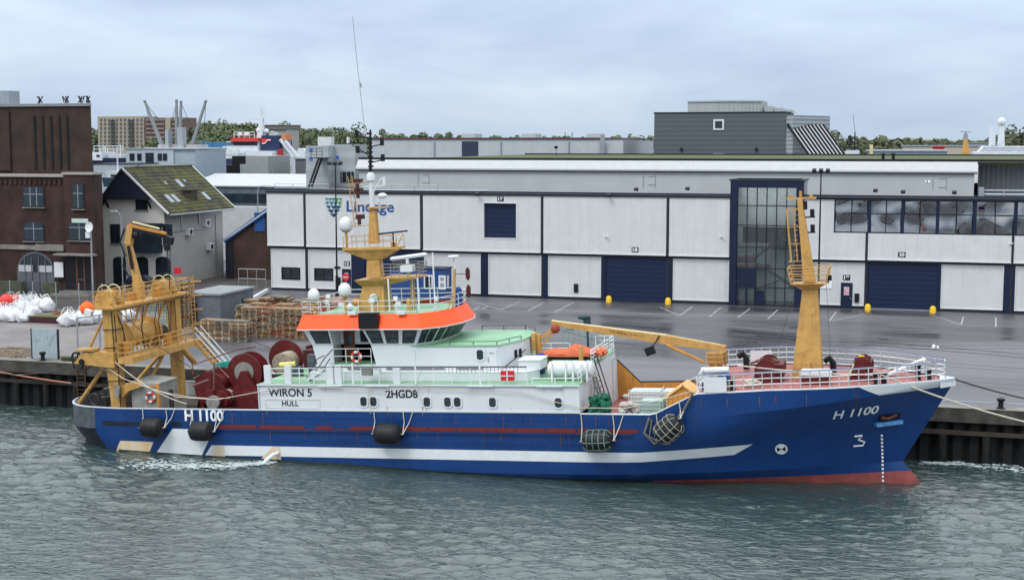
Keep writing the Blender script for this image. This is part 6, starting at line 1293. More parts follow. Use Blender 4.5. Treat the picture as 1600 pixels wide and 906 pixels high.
# fenders along the side
fendm = mat('black_rubber', (.011, .012, .014), .55, var=.4, scale=3, bump=.25, bscale=8)
def fender(x, z, r_, L_, label, tilt=0.0, net=False, ry=0):
    c = Vector((x, -hb(x, max(.2, z)) - r_ - .03, z)); d = Vector((math.cos(tilt), 0, math.sin(tilt)))
    t = thing('fender', label, 'fender', SH @ c, 'black fenders hung along the hull')
    pr = [(r_ * .25, -L_ / 2), (r_ * .6, -L_ / 2 + .06), (r_ * .93, -L_ * .36), (r_, -L_ * .2), (r_, L_ * .2), (r_ * .93, L_ * .36), (r_ * .6, L_ / 2 - .06), (r_ * .25, L_ / 2)]
    S().lathe(c, pr, 24, d).build('body', fendm, t, smooth=40)
    g = S()
    for s_ in (-1, 1): g.ring(c + d * s_ * (L_ / 2 + .08), .1, .035, (0, 0, 1), 12, 6)
    g.build('shackle', steel, t)
    if net:
        g = S()
        for k in (-.3, -.1, .1, .3): g.ring(c + d * L_ * k, r_ * 1.01, .028, d, 22, 5)
        for q in range(8):
            w_ = q * math.pi / 4; a = d.orthogonal().normalized(); b_ = d.cross(a); o = (a * math.cos(w_) + b_ * math.sin(w_))
            g.tube([c + d * h_ + o * (rr + .02) for rr, h_ in pr[1:-1]], .025, 5)
        g.build('rope_net', mat('grimy_rope', (.27, .26, .22), .9, var=.4, scale=4) if net == 1 else mat('green_rope', (.14, .20, .17), .9, var=.4, scale=4), t)
    g = S(); zt = zs(x) + .05
    for s_, e_ in ((-1, -.1), (1, .5), (1, -.15)):
        p = c + d * s_ * (L_ / 2 + .1); xx = p.x + e_; yt = -hb(xx, zs(xx)) - .04
        g.tube([p, ((p.x + xx) / 2, yt - .06, (p.z + zs(xx)) / 2), (xx, yt, zs(xx) + .05 if x < 16 else zs(xx))], .03, 5)
    g.build('fender_rope', rope_w, t)
fender(-18.0, 2.65, .62, 1.55, 'black rubber fender nearest the stern at the left of the registration number')
fender(-14.5, 2.45, .62, 1.6, 'black rubber fender hanging over the big white slanted flash')
fender(-1.85, 2.45, .64, 1.75, 'plain black rubber fender amidships under the white superstructure')
fender(11.2, 2.2, .64, 1.75, 'round black fender in a pale green rope net under the stairs', 0.05, 2)
fender(15.4, 2.95, .66, 1.7, 'tilted black fender in a white rope net below the foredeck break', .75, 1)
t = S(); t.tube([(14.2, -hb(14.2, 3) - .1, 3.5), (13.9, -hb(14, 2.8) - .25, 2.6), (14.5, -hb(14.5, 2.5) - .3, 2.0), (14.9, -5.9, 2.3)], .09, 6); t.tube([(14.35, -5.45, 3.4), (14.2, -5.6, 2.4), (14.8, -5.8, 2.2)], .06, 5); t.tube([(16.8, -5.5, 5.0), (16.2, -5.6, 3.9), (15.8, -5.6, 3.5)], .08, 5)
tag(t.build('rope_bundle', mat('weedy_rope', (.12, .12, .11), .9)), 'dark frayed rope bundle hanging beside the tilted netted fender', 'rope')
# long slack rope along the white side
g = S(); P = [(-22.0, -4.6, 6.4), (-20.5, -4.8, 5.6), (-16.5, -5.2, 4.5), (-13.5, -5.45, 4.4), (-10.6, -5.45, 4.9), (-8.0, -5.5, 5.3), (-5, -5.5, 5.18), (-2.0, -5.52, 5.05), (.4, -5.5, 5.22), (3, -5.5, 5.12), (6.5, -5.5, 5.02), (8.2, -5.48, 4.5), (10.1, -5.46, 4.05), (12.8, -5.2, 4.0), (15.2, -5.2, 4.6), (16.6, -5.2, 5.0)]
g.tube(P, .028, 5); tag(g.build('slack_rope', rope_w), 'thin slack rope strung along the whole white side of the trawler', 'rope')
g = S(); g.tube([(.4, -5.5, 6.3), (.2, -5.52, 5.9), (-.1, -5.5, 5.2), (.6, -5.5, 3.7)], .022, 5); g.tube([(-3.1, -5.5, 5.2), (-3.15, -5.5, 4.6), (-3.1, -5.5, 3.6)], .022, 5)
tag(g.build('hanging_lines', rope_w), 'two thin lines hanging over the white side near the round-cornered windows', 'rope')

# life rafts and rescue boat
def raft(x, label):
    t = thing('life_raft', label, 'life raft', SH @ Vector((x, -3.6, 5.4)), 'white life raft canisters')
    S().lathe((x - .75, -3.6, 6.05), [(.3, 0), (.46, .1), (.48, .6), (.5, .62), (.5, .88), (.48, .9), (.46, 1.4), (.3, 1.5)], 20, (1, 0, 0)).build('canister', whitep, t, smooth=40)
    g = S()
    for xx in (x - .45, x + .4): g.box(xx, xx + .09, -4.2, -3.0, 5.4, 5.75); g.box(xx, xx + .09, -4.15, -4.05, 5.4, 6.6); g.ring((xx + .04, -3.6, 6.05), .51, .03, (1, 0, 0), 18, 5)
    g.each('cradle', rw, t, per=3)
raft(8.55, 'white life raft canister in a cradle, the aft one beside the rail'); raft(10.0 - .15, 'white life raft canister in a cradle, the forward one by the stairs')
BO = (-.7, -1.2, -.35)
rb = thing('rescue_boat', 'small rescue boat under a bright orange cover beneath the crane boom', 'rescue boat', SH @ Vector((8.3, 0, 5.9)))
def boatring(z, w_, x0, x1, n_=14): 
    P = []
    for k in range(n_): a = 2 * math.pi * k / n_; c_, s_ = math.cos(a), math.sin(a); P.append(((x0 + x1) / 2 + (x1 - x0) / 2 * c_ - .7, w_ * (abs(s_) ** .7) * (1 if s_ > 0 else -1), z - .35))
    return P
g = S(); g.loft(boatring(6.45, .35, 7.6, 10.5), boatring(6.85, .8, 7.1, 11.1)); g.build('hull', navy, rb, smooth=40)
cov = mat('orange_tarpaulin', (.62, .13, .05), .8, c2=(.42, .11, .06), scale=2.5, bump=.9, bscale=3)
g = S(); n_ = 14; prof_ = [(7.0, .15, 6.95), (7.5, .6, 7.1), (8.0, .72, 7.25), (8.7, .8, 7.15), (9.3, .85, 7.55), (9.6, .85, 7.5), (10.3, .7, 7.2), (11.1, .2, 7.0)]
V = []
for x, w_, zt in prof_:
    for k in range(9): a = math.pi * k / 8; V.append((x - .7, -(w_ + .08) * math.cos(a) * .9, 6.37 + (zt - 6.72) * math.sin(a) ** .8 * .85))
F = [(i * 9 + k, i * 9 + k + 1, (i + 1) * 9 + k + 1, (i + 1) * 9 + k) for i in range(len(prof_) - 1) for k in range(8)]
g.add(V, F); g.build('cover', cov, rb, smooth=True)
g = S(); g.ball((9.9, 1.1, 6.4), .46, 1.25, 1, .75, n=16); tag(g.build('orange_buoy', mat('faded_orange', (.72, .20, .09), .6), smooth=True), 'fat faded orange buoy at the forward end of the covered rescue boat', 'buoy')
g = S(); g.lathe((6.75, -1.3, 5.42), [(.22, 0), (.25, .4), (.24, .8), (.28, 1.0), (.3, 1.15), (.1, 1.3)], 14); tag(g.build('covered_engine', mat('blue_canvas', (.02, .05, .2)), smooth=40), 'blue canvas covered engine standing beside the rescue boat', 'engine')
g = S(); g.cyl((9.0, 2.0, 6.2), (9.0, 2.0, 8.6), .07); g.box(8.8, 9.2, 1.8, 2.2, 7.8, 8.4); g.ball((8.8, 2.0, 8.5), .3, 1.4, 1, .6); tag(g.build('outboard_motor', mat('dark_teal', (.02, .05, .06), .5), smooth=40), 'dark teal outboard motor hanging from a pole behind the rescue boat', 'motor')
g = S()
for k in range(9): g.tube([(6.9 + k * .38, 3.4, 8.2 - k * .1), (7.0 + k * .38, 3.4, 7.4 - k * .04), (7.0 + k * .38, 3.4, 6.4)], .012, 4)
for k in range(6): g.tube([(6.9, 3.4, 8.2 - k * .28), (8.4, 3.4, 7.7 - k * .22), (10.1, 3.4, 7.3 - k * .16)], .014, 4)
tag(g.build('hanging_net', mat('teal_net', (.10, .26, .26), .9)), 'thin teal net draped behind the orange covered rescue boat', 'net')
# gear in the well deck
netg = mat('green_netting', (.016, .11, .065), .9, var=.7, scale=7, bump=1.0, bscale=14)
g = S(); rr_ = random.Random(3)
for k in range(110): g.ball((rr_.uniform(10.45, 11.65), rr_.uniform(-4.85, -4.1), 2.95 + rr_.uniform(0, 1.6)), rr_.uniform(.13, .22), n=8, jit=.25, rnd=rr_)
tag(g.build('green_net_pile', netg), 'dark green fishing net stuffed in a square stack below the stairs', 'net')
wn = mat('pale_netting', (.46, .42, .38), .95, var=.5, scale=6, bump=1.0, bscale=12)
tag(heap((12.5, -3.3, 2.9), .75, .9, 1.6, 5, 60).build('white_net_heap', wn), 'loose heap of whitish netting beside the green net in the well deck', 'net')
ibcw = mat('tank_plastic', (.55, .60, .58), .4, var=.1)
def ibc(x, y, w_, d_, h_, label, m=ibcw, cage=rw):
    t = thing('tank', label, 'tank', SH @ Vector((x, y, 2.8)), 'caged tanks in the well deck'); S().box(x - w_ / 2, x + w_ / 2, y - d_ / 2, y + d_ / 2, 2.95, 2.8 + h_).build('bottle', m, t)
    g = S(); a, b_ = x - w_ / 2 - .05, x + w_ / 2 + .05; c_, e_ = y - d_ / 2 - .05, y + d_ / 2 + .05
    k = a
    while k < b_ + .01: g.box(k - .015, k + .015, c_, c_ + .03, 2.85, 2.85 + h_); k += .2
    for z in np.arange(2.95, 2.9 + h_, .24): g.box(a, b_, c_ - .02, c_ + .0, z, z + .03); g.box(b_, b_ + .02, c_, e_, z, z + .03)
    for yy in np.arange(c_, e_ + .01, .24): g.box(b_ + .02, b_ + .05, yy, yy + .03, 2.85, 2.85 + h_)
    g.build('cage', cage, t)
ibc(14.0, -3.2, 1.25, 1.1, 1.35, 'pale caged plastic tank in front of the long white tanks', mat('pale_green_tank', (.36, .46, .42), .4), mat('cage_green', (.4, .52, .48), .5))
ibc(12.9, .8, 1.9, 1.3, 1.25, 'long white tank on the left in the well deck'); ibc(15.0, .8, 1.9, 1.3, 1.25, 'long white tank on the right in the well deck beside the ochre crate')
cr_ = thing('wooden_crate', 'ochre plank crate with a pitched lid beside the foredeck break', 'crate', SH @ Vector((15.7, -2.7, 2.8)))
crm = ribmat('ochre_planks', (.62, .28, .05), .3, 'X', .8, dirt=.25)
S().prism([(14.95, 2.8), (16.5, 2.8), (16.5, 4.6), (15.9, 5.0), (14.95, 4.3)], 'y', -3.6, -1.9).build('box', crm, cr_)
S().beam((14.8, -2.75, 4.3), (15.95, -2.75, 5.12), 1.95, .08).beam((15.9, -2.75, 5.12), (16.6, -2.75, 4.6), 1.95, .08).build('lid', mat('pale_ochre', (.70, .42, .16), .6, dirt=.3), cr_)
S().tube([(12.9, -4.9, 3.9), (13.4, -4.6, 3.2), (14.5, -4.6, 3.4), (16.6, -4.8, 4.3)], .035).build('pipe', blackp, ship)

# mooring ropes
def sag(a, b_, s_, n_=14): a = Vector(a); b_ = Vector(b_); return [a.lerp(b_, k / n_) - Vector((0, 0, s_ * 4 * (k / n_) * (1 - k / n_))) for k in range(n_ + 1)]
def rope(a, b_, s_, r_, m, label): tag(MB().tube(sag(a, b_, s_), r_, 6).build('mooring_rope', m), label, 'mooring rope', 'mooring ropes')
rope(SH @ Vector((18.9, -1.9, 6.0)), SH @ Vector((27.2, -3.0, 5.6)), .12, .05, rope_w, 'pale rope running along the foredeck from the aft winch')
rope(SH @ Vector((27.2, -3.0, 5.6)), (12.5, 86.5, 2.6), .5, .055, rope_w, 'thick pale mooring rope from the bow fairlead down past the right edge')
rope(SH @ Vector((31.0, .3, 4.9)), (12, 90.2, 3.5), .25, .05, rope_d, 'dark mooring rope from the bow tip to the quay at the right')
rope(SH @ Vector((-24.3, -3.6, 6.6)), (-69, 88.6, 3.2), .9, .03, rope_d, 'thin dark line from the stern gantry to the quay at the left')
rope((-75, 89.1, 3.9), (-60.0, 89.0, 2.0), .25, .06, mat('orange_rope', (.42, .20, .13), .9), 'faded orange mooring rope lying across the quay face at the left')
rope(SH @ Vector((-22.0, -4.6, 7.4)), SH @ Vector((-16.0, -4.9, 4.0)), .5, .035, rope_w, 'pale rope sagging from the stern gantry to the bulwark')
rope(SH @ Vector((-24.0, -4.5, 7.2)), SH @ Vector((-13.5, -3.8, 4.2)), .9, .03, rope_w, 'thin pale rope from the gantry block to the red winch')
# discharge from the hull side
foam = mat('foam_white', (.42, .48, .48), .6, var=.2, scale=6)
def foam_patch(name, pts, seed, n, label, r0=.04, r1=.16):
    rr = random.Random(seed); g = MB()
    for k in range(n):
        t_ = rr.random(); i = t_ * (len(pts) - 1); j = int(i); f = i - j; a = Vector(pts[j]).lerp(Vector(pts[min(j + 1, len(pts) - 1)]), f)
        w_ = .25 + 1.3 * t_; a += Vector((rr.gauss(0, w_ * .5), rr.gauss(0, w_ * .5), 0)); q = rr.uniform(r0, r1)
        g.ball((a.x, a.y, .05), q, rr.uniform(1.2, 3.5), rr.uniform(.5, 1), .3, n=6, jit=.3, rnd=rr)
    o = g.build(name, foam); o['kind'] = 'stuff'; return o
foam_patch('foam', [(-37.8, 77.3, 0), (-38.6, 76.7, 0), (-40.5, 75.6, 0), (-42.8, 74.8, 0), (-46, 74.6, 0)], 1, 1100, '', .02, .075)
foam_patch('foam', [(1.5, 88.4, 0), (4, 88.7, 0), (8, 88.2, 0), (12, 88.3, 0)], 2, 420, '', .02, .08)
p0 = SH @ Vector((-9.55, -5.33, 1.0)); g = MB(); g.tube([p0, p0 + Vector((-.2, -.35, -.05)), p0 + Vector((-.5, -.7, -.35)), p0 + Vector((-.8, -.9, -.8))], .12, 8)
tag(g.build('water_jet', mat('water_white', (.7, .75, .76), .3)), 'white jet of cooling water spilling from the hull side near the rust streak', 'water jet')

# ================================================================ on the quay
# pallets: one pallet, copied
pm = [mat('pallet_wood', (.42, .29, .17), .85, c2=(.16, .10, .06), scale=2.0, stretch=(1, 4, 1)), mat('pallet_wood_grey', (.30, .26, .21), .9, c2=(.11, .09, .07), scale=2.0), mat('pallet_wood_red', (.36, .15, .08), .85, c2=(.13, .05, .03), scale=2), mat('pallet_wood_pale', (.55, .43, .30), .85, c2=(.32, .24, .16), scale=2)]
def pallet(m):
    t = thing('pallet', 'pallet', 'pallet', (0, 0, 0)); g = MB()
    for k in range(7): g.box(-.6 + k * .185, -.6 + k * .185 + .12, -.5, .5, .115, .14)
    g.build('deck_boards', m, t); g = MB()
    for y in (-.5, -.05, .4):
        g.box(-.6, .6, y, y + .1, 0, .022); g.box(-.6, .6, y, y + .1, .093, .115)
        for x in (-.6, -.07, .46): g.box(x, x + .14, y, y + .1, .022, .093)
    g.build('blocks', m, t); return t
protos = [pallet(m) for m in pm]; npal = [0]
def stack(x, y, n, lab, zg=3.41, sc_=(1.25, 1.15), hz=.155, jit=.05, rz=0):
    rr = random.Random(int(x * 100 + y * 7))
    for k in range(n):
        i = rr.choices((0, 1, 2, 3), (5, 3, 1.6, 2))[0]; p = protos[i]
        o = p if '_used' not in p else copy_tree(p); p['_used'] = 1
        o.location = (x + rr.uniform(-jit, jit), y + rr.uniform(-jit, jit), zg + k * hz * 1.15); o.rotation_euler = (0, 0, rz + rr.uniform(-.05, .05) + math.pi * (k % 2)); o.scale = (sc_[0], sc_[1], 1.15)
        o['label'] = lab; o['group'] = 'wooden pallets stacked in the yard'; npal[0] += 1
L1 = 'weathered wooden pallet in the low triple stack nearest the stern'
for k, (u, v) in enumerate([(319, 533), (340, 534), (365, 535)]): p = gnd(u, v); stack(p.x + .3, p.y + .8, 10, L1)
L2 = 'wooden pallet in the front row of the big loose pallet heap'
for k in range(6): p = gnd(388 + k * 21, 526 + k * .8); stack(p.x, p.y + .8, 14, L2, jit=.08)
L3 = 'wooden pallet in the middle row of the big loose pallet heap'
for k in range(6): p = gnd(378 + k * 21.5, 518 + k * .8); stack(p.x, p.y + .9, 13 + (k % 2), L3, jit=.14, rz=.05)
L4 = 'wooden pallet in the back row of the big loose pallet heap'
for k in range(6): p = gnd(392 + k * 22, 508 + k * .8); stack(p.x, p.y + .9, 13 + (k * 7 % 3), L4, jit=.2, rz=-.08)
L5 = 'wooden pallet in the tall narrow tower seen behind the ochre gantry'
for u, v in ((279, 512), (293, 512)): p = gnd(u, v); stack(p.x, p.y, 19, L5, sc_=(.85, 1.0), hz=.20)
for p in protos:
    if '_used' in p: del p['_used']
for o in list(bpy.data.objects):
    if '_used' in o: del o['_used']
# net cage left of the pallet tower
t = thing('wire_cage_stack', 'tall green wire cage stack seen through the ochre gantry legs', 'cage stack', (-66, 112, 3.4)); x0, x1 = ax(235, 480, 112), ax(261, 480, 112); g = MB(); zz = az(250, 460, 112)
for k in np.arange(x0, x1, .28): g.box(k, k + .03, 111.9, 111.94, 3.4, zz); g.box(k, k + .03, 113.3, 113.34, 3.4, zz)
for z in np.arange(3.5, zz, .3): g.box(x0, x1, 111.86, 111.9, z, z + .05); g.box(x0, x1, 113.26, 113.3, z, z + .05)
g.build('mesh', mat('cage_green2', (.22, .28, .19), .6), t); MB().box(x0 - .05, x1 + .05, 111.8, 113.4, zz, zz + .08).build('top_frame', galv, t)

# big white bags
bagm = mat('white_woven_bag', (.60, .61, .62), .8, var=.12, scale=3, bump=1.0, bscale=4, dirt=.25)
def bag(seed):
    rr = random.Random(seed); me_ = MB(); n_ = 18; prof = [(.40, 0), (.50, .12), (.55, .35), (.56, .55), (.50, .75), (.36, .92), (.22, 1.0), (.12, 1.12), (.02, 1.14)]; V = []
    ph = rr.uniform(0, 6)
    for r_, h_ in prof:
        for k in range(n_):
            a = 2 * math.pi * k / n_; sq = 1 / max(abs(math.cos(a)), abs(math.sin(a))); q = r_ * (1 + (sq - 1) * .55) * (1 + .12 * math.sin(3 * a + ph + h_ * 5) + .06 * math.sin(7 * a + ph * 2 + h_ * 9) + rr.uniform(-.07, .07)); V.append((q * math.cos(a), q * math.sin(a) * .95, max(0, h_ * .82 + rr.uniform(-.05, .06) + .1 * math.sin(2 * a + ph) * (h_ > .5))))
    F = [(i * n_ + k, i * n_ + (k + 1) % n_, (i + 1) * n_ + (k + 1) % n_, (i + 1) * n_ + k) for i in range(len(prof) - 1) for k in range(n_)] + [tuple(range(n_ - 1, -1, -1))]
    me_.add(V, F); b_ = me_.build('big_bag', bagm, smooth=50, origin=(0, 0, 0)); b_['category'] = 'bag'; b_['group'] = 'white bulk bags on the quay'
    g = MB()
    for s_ in (-1, 1): g.tube([(s_ * .35, -.3, .75), (s_ * .2, -.15, 1.15), (s_ * .1, .1, 1.2), (s_ * .3, .3, .8)], .025, 4)
    g.build('lifting_loops', rw, b_); return b_
bags = [bag(k) for k in range(4)]; usedb = set()
bl = [(8, 501, 1.5, 'white bulk bag at the left picture edge, front row'), (-6, 493, 1.5, 'white bulk bag cut by the left picture edge'), (20, 502, 1.5, 'white bulk bag in the front row, second from the left edge'), (37, 503, 1.15, 'small white bulk bag in the front row right of the left group'),
      (12, 490, 1.4, 'white bulk bag under the red ball in the left group'), (28, 492, 1.5, 'white bulk bag behind the small one in the left group'), (42, 490, 1.4, 'rumpled white bulk bag in the middle of the left group'), (52, 494, 1.2, 'white bulk bag just left of the dark pallet box'), (60, 486, 1.5, 'large white bulk bag at the back right of the left group'), (73, 487, 1.5, 'large square white bulk bag at the right end of the left group'),
      (34, 482, 1.5, 'white bulk bag in the back row of the left group, middle'), (16, 481, 1.4, 'white bulk bag in the back row of the left group, left'), (50, 480, 1.4, 'white bulk bag at the back of the left group beside the fence'),
      (108, 509, 1.5, 'white bulk bag standing alone right of the dark pallet box'), (131, 507, 1.5, 'white bulk bag under the orange ball'), (148, 505, 1.5, 'white bulk bag right of the orange ball'), (162, 503, 1.3, 'white bulk bag just behind the near gantry leg'), (190, 503, 1.2, 'white bulk bag seen between the gantry legs, left'), (203, 500, 1.2, 'white bulk bag seen between the gantry legs, right')]
for i, (u, v, s_, lab) in enumerate(bl):
    p = gnd(u, v); b_ = bags[i % 4]
    o = b_ if i < 4 else copy_tree(b_); o.location = (p.x, p.y, 3.41); o.rotation_euler = (0, 0, i * 1.3); o.scale = (s_, s_, s_ * .95); o['label'] = lab
def ballf(u, v, y, r_, m, lab):
    p = at(u, v, y); g = MB(); g.ball((p.x, p.y, p.z), r_, n=20).cyl((p.x, p.y, p.z + r_ * .9), (p.x, p.y, p.z + r_ * 1.15), r_ * .2); tag(g.build('marker_ball', m, smooth=60), lab, 'ball', 'round buoys on the bulk bags')
ballf(10, 469, 112.5, .6, mat('buoy_red', (.75, .06, .05), .5), 'red round buoy on top of the left bag group'); ballf(136, 482, 107, .62, orangef, 'bright orange round buoy on the bags right of the dark pallet box'); ballf(24, 467, 114.5, .45, mat('buoy_pink', (.6, .18, .16), .5), 'faded pink round buoy behind the red one')
p = gnd(80, 504); g = MB(); g.box(p.x - 1.9, p.x + 1.9, p.y - .6, p.y + .6, 3.42, 3.95); o = tag(g.build('pallet_box', mat('dark_maroon2', (.05, .015, .02), .6)), 'low dark box with planks on its lid between the bag groups', 'box')
g = MB()
for k in range(4): g.obox((p.x - .2 + k * .2, p.y - .4 + k * .28, 4.0 + k * .02), 3.9 - k * .2, .24, .05, rz=.05 * k)
g.build('planks', mat('mossy_planks', (.13, .14, .06), .9), o)
g = MB(); p = gnd(115, 495)
for k in range(7): g.obox((p.x + k * .3, p.y + k * .12, 3.5 + (k % 3) * .12), 5.5, .25, .1, rz=-.12 + .03 * k)
tag(g.build('timber_pile', pm[2]), 'pile of long reddish planks on the ground behind the dark pallet box', 'timber')
# notice board on the quay edge, grass and a fence frame
p0 = gnd(61, 571, 3.47); x0, x1 = ax(50, 540, 90.5), ax(90, 540, 90.5); zt = az(70, 514, 90.5)
t = thing('quay_board', 'large blank pale blue-grey board with faint marks standing on the quay edge', 'board', (p0.x, 90.5, 3.47))
MB().box(x0, x1, 90.5, 90.58, 3.55, zt).build('panel', mat('board_grey_blue', (.32, .38, .41), .6, var=.12, scale=2, dirt=.25), t); MB().box(x1 - .02, x1 + .06, 90.45, 90.65, 3.47, zt + .02).box(x0 - .06, x0, 90.45, 90.65, 3.47, zt + .02).build('frame', dark, t)
g = MB(); rr_ = random.Random(9)
for k in range(12):
    xx = x0 + .15 + rr_.random() * (x1 - x0 - .3); zz = zt - .7 - rr_.random() * 1.3; g.box(xx, xx + .03, 90.488, 90.496, zz, zz + rr_.uniform(.15, .4))
g.build('faint_marks', mat('mark_grey', (.2, .24, .27), .7), t)
t = thing('pipe_barrier', 'grey pipe barrier with three posts behind the stern gantry', 'barrier', (-60, 92, 3.4)); g = MB()
pts = [at(u, v, y) for u, v, y in ((120, 497, 93), (155, 492, 95), (190, 488, 98))]
for q in pts: g.cyl((q.x, q.y, 3.4), q, .07, n=8)
g.build('post', galv, t); g = MB()
for a, b_ in zip(pts, pts[1:]): g.cyl(a, b_, .06, n=8)
g.build('top_rail', galv, t)
gr = mat('grass_blades', (.09, .13, .025), .8, c2=(.05, .08, .02), scale=2); g = MB(); rr_ = random.Random(6)
for k in range(2600):
    q = rr_.random(); u = 96 + 66 * q; pp = gnd(u, 566 - 6 * rr_.random() ** 1.2 - q * 1.0, 3.47); h_ = rr_.uniform(.1, .32); a = rr_.uniform(0, 3.14); w_ = .03; c_, s_ = math.cos(a) * w_, math.sin(a) * w_
    g.add([(pp.x - c_, max(90, pp.y) - s_, 3.42), (pp.x + c_, max(90, pp.y) + s_, 3.42), (pp.x + rr_.uniform(-.12, .12), max(90, pp.y) + rr_.uniform(-.12, .12), 3.42 + h_)], [(0, 1, 2)])
o = g.build('grass', gr); o['kind'] = 'stuff'
g = MB(); rr_ = random.Random(16)
for k in range(26):
    pp = gnd(rr_.uniform(0, 40), rr_.uniform(545, 560)); g.obox((pp.x, pp.y, 3.5), rr_.uniform(.3, 2.5), .12, .1, rz=rr_.uniform(-.5, .5))
tag(g.build('driftwood', mat('driftwood', (.22, .17, .12), .9)), 'scattered driftwood and litter on the quay left of the grey board', 'debris')
# railing posts at the road behind the hut
t = thing('road_railing', 'pale metal railing beside the road left of the warehouse', 'railing', (-72, 145, 3.4)); g = MB(); g.rail([(ax(373, 440, 142), 142, 3.4), (ax(415, 430, 142), 142, 3.4)], 2.2, 2, 1.3, .04); g.build('rail', galv, t); MB().beam((ax(395, 470, 130), 130, 3.7), (ax(418, 458, 138), 138, 3.7), .3, .4).build('kerb_block', whitep, t)

# gulls
def gull(p, lab, rz=0, fly=True):
    t = thing('gull', lab, 'gull', p); g = MB(); c = Vector(p); d = Vector((math.cos(rz), math.sin(rz), 0)); s_ = Vector((-d.y, d.x, 0)); up = Vector((0, 0, 1))
    g.lathe(c - d * .28, [(.01, 0), (.05, .05), (.09, .2), (.1, .3), (.06, .42), (.055, .5), (.02, .56), (.005, .62)], 10, d)
    if fly:
        for k in (-1, 1): g.add([c + d * .08, c - d * .1, c + s_ * k * .35 - d * .06 + up * .16, c + s_ * k * .35 + d * .1 + up * .17, c + s_ * k * .75 - d * .12 + up * .05], [(0, 1, 2, 3), (3, 2, 4)])
    g.build('body', whitep, t, smooth=40)
gull(at(1461, 543, 98), 'white gull flying over the wet yard right of the foremast', .4)
gull(at(1450, 285, 146), 'white gull flying before the upper warehouse wall at the right', 2.6)

# ================================================================ roofs and buildings behind
# silver cooling units on the warehouse roof
def unit(u0, u1, v0, y, d_, lab, slit=False, zb=14.42):
    x0, x1, zt = ax(u0, 260, y), ax(u1, 260, y), az((u0 + u1) / 2, v0, y)
    t = thing('cooling_unit', lab, 'cooling unit', ((x0 + x1) / 2, y, zb), 'pale grey cooling units on the warehouse roof')
    MB().box(x0, x1, y, y + d_, zb, zt).build('casing', ribmat('unit_grey', (.34, .37, .39), 1.6, 'Z', .5), t)
    return t, x0, x1, zt
t, x0, x1, zt = unit(478, 513, 228, 158, 3, 'pale blue-grey cooling unit with a steep steel stair, left one on the roof')
lb = mat('logo_blue', (.04, .15, .5), .5)
for z in (zt - .55, zt - 1.6): MB().cyl((x0 + .7, 157.99, z), (x0 + .7, 157.95, z), .25, n=18).build('round_mark', lb, t)
t2, a0, a1, zt2 = unit(516, 555, 226, 160, 4, 'pale grey cooling unit with a row of dark fans, right one on the roof')
MB().cyl((a0 + 1.0, 159.99, zt2 - 1.6), (a0 + 1.0, 159.95, zt2 - 1.6), .22, n=18).build('round_mark', lb, t2)
MB().box(a0 + 1.4, a1 - .2, 159.9, 159.99, 15.0, 16.3).build('fan_bank', blackp, t2)
g = MB()
for k in range(4): g.box(a0 + 1.6 + k * .6, a0 + 1.68 + k * .6, 159.85, 159.9, 15.0, 16.3)
g.build('fan_bars', galv, t2)
g = MB()
for y in (155.6, 156.5): g.beam((x1 - 1.6, y, 14.5), (x1 - .2, y, 18.0), .08, .25)
for k in range(12): g.box(x1 - 1.6 + k * .117, x1 - 1.4 + k * .117, 155.6, 156.5, 14.7 + k * .29, 14.74 + k * .29)
g.box(x1 - 1.2, x1 + .3, 155.4, 158, 18.0, 18.1); g.rail([(x1 - 1.2, 155.5, 18.1), (x1 + .3, 155.5, 18.1)], 1.1, 3, .8, .03); g.build('access_stair', dark, t)
x = ax(507, 230, 161); MB().box(x - .9, x + .9, 161, 162, 14.42, az(507, 214, 161)).build('vent_stack', mat('vent_white', (.5, .52, .53), .5), t2)
g = MB(); q = at(530, 203, 162); g.cyl((q.x, 162, 14.4), (q.x, 162, q.z), .06); g.box(q.x - .7, q.x + .7, 161.95, 162.05, q.z - .05, q.z + .05); g.cyl((q.x - .6, 162, q.z), (q.x - .6, 162, q.z + .3), .1); g.cyl((q.x + .6, 162, q.z), (q.x + .6, 162, q.z + .3), .1)
tag(g.build('wind_gauge', dark), 'thin mast with two wind cups above the roof cooling units', 'wind gauge')

# long white cladding hall behind the mossy roof
y = 236.0
t = thing('cladding_hall', 'long low white metal clad hall with one dark square door, beyond the mossy roof', 'hall', (-90, y, 3.4), None)
x0, x1, xr = ax(581, 230, y), ax(937, 230, y), ax(973, 230, y); zt = az(760, 218, y); wc = ribmat('hall_cladding', (.42, .45, .47), 2.2, 'X', .5)
MB().box(x0, x1, y, y + 40, 3.4, zt).build('wall', wc, t); MB().box(x1 + .3, xr, y + .5, y + 30, 3.4, zt - .2).build('wall', wc, t); MB().box(x0 - .2, x1 + .2, y - .2, y + 40, zt, zt + .3).build('roof_edge', mat('maroon_trim', (.10, .05, .055), .6), t)
MB().box(ax(722, 230, y), ax(747, 230, y), y - .15, y - .003, 14, az(735, 221, y)).build('door', mat('navy_slate', (.03, .04, .07), .6), t)
for u in (732, 826, 927):
    a = ax(u - 11, 210, y + 5); b_ = ax(u + 11, 210, y + 5); MB().box(a, b_, y + 5, y + 9, zt, zt + 1.0).build('roof_unit', wc, t)
for u in (679, 783, 889): a = ax(u, 230, y); MB().box(a - .1, a + .1, y - .2, y - .003, 14, zt - .4).build('downpipe', galv, t)
for u in (883, 894): q = at(u, 207, y + 10); MB().cyl((q.x, y + 10, zt), (q.x, y + 10, q.z), .07).build('roof_mast', dark, t)
x = ax(941, 230, y - .4); MB().box(x - .4, x + .4, y - .5, y - .3, 14, zt + .3).build('access_ladder', galv, t)
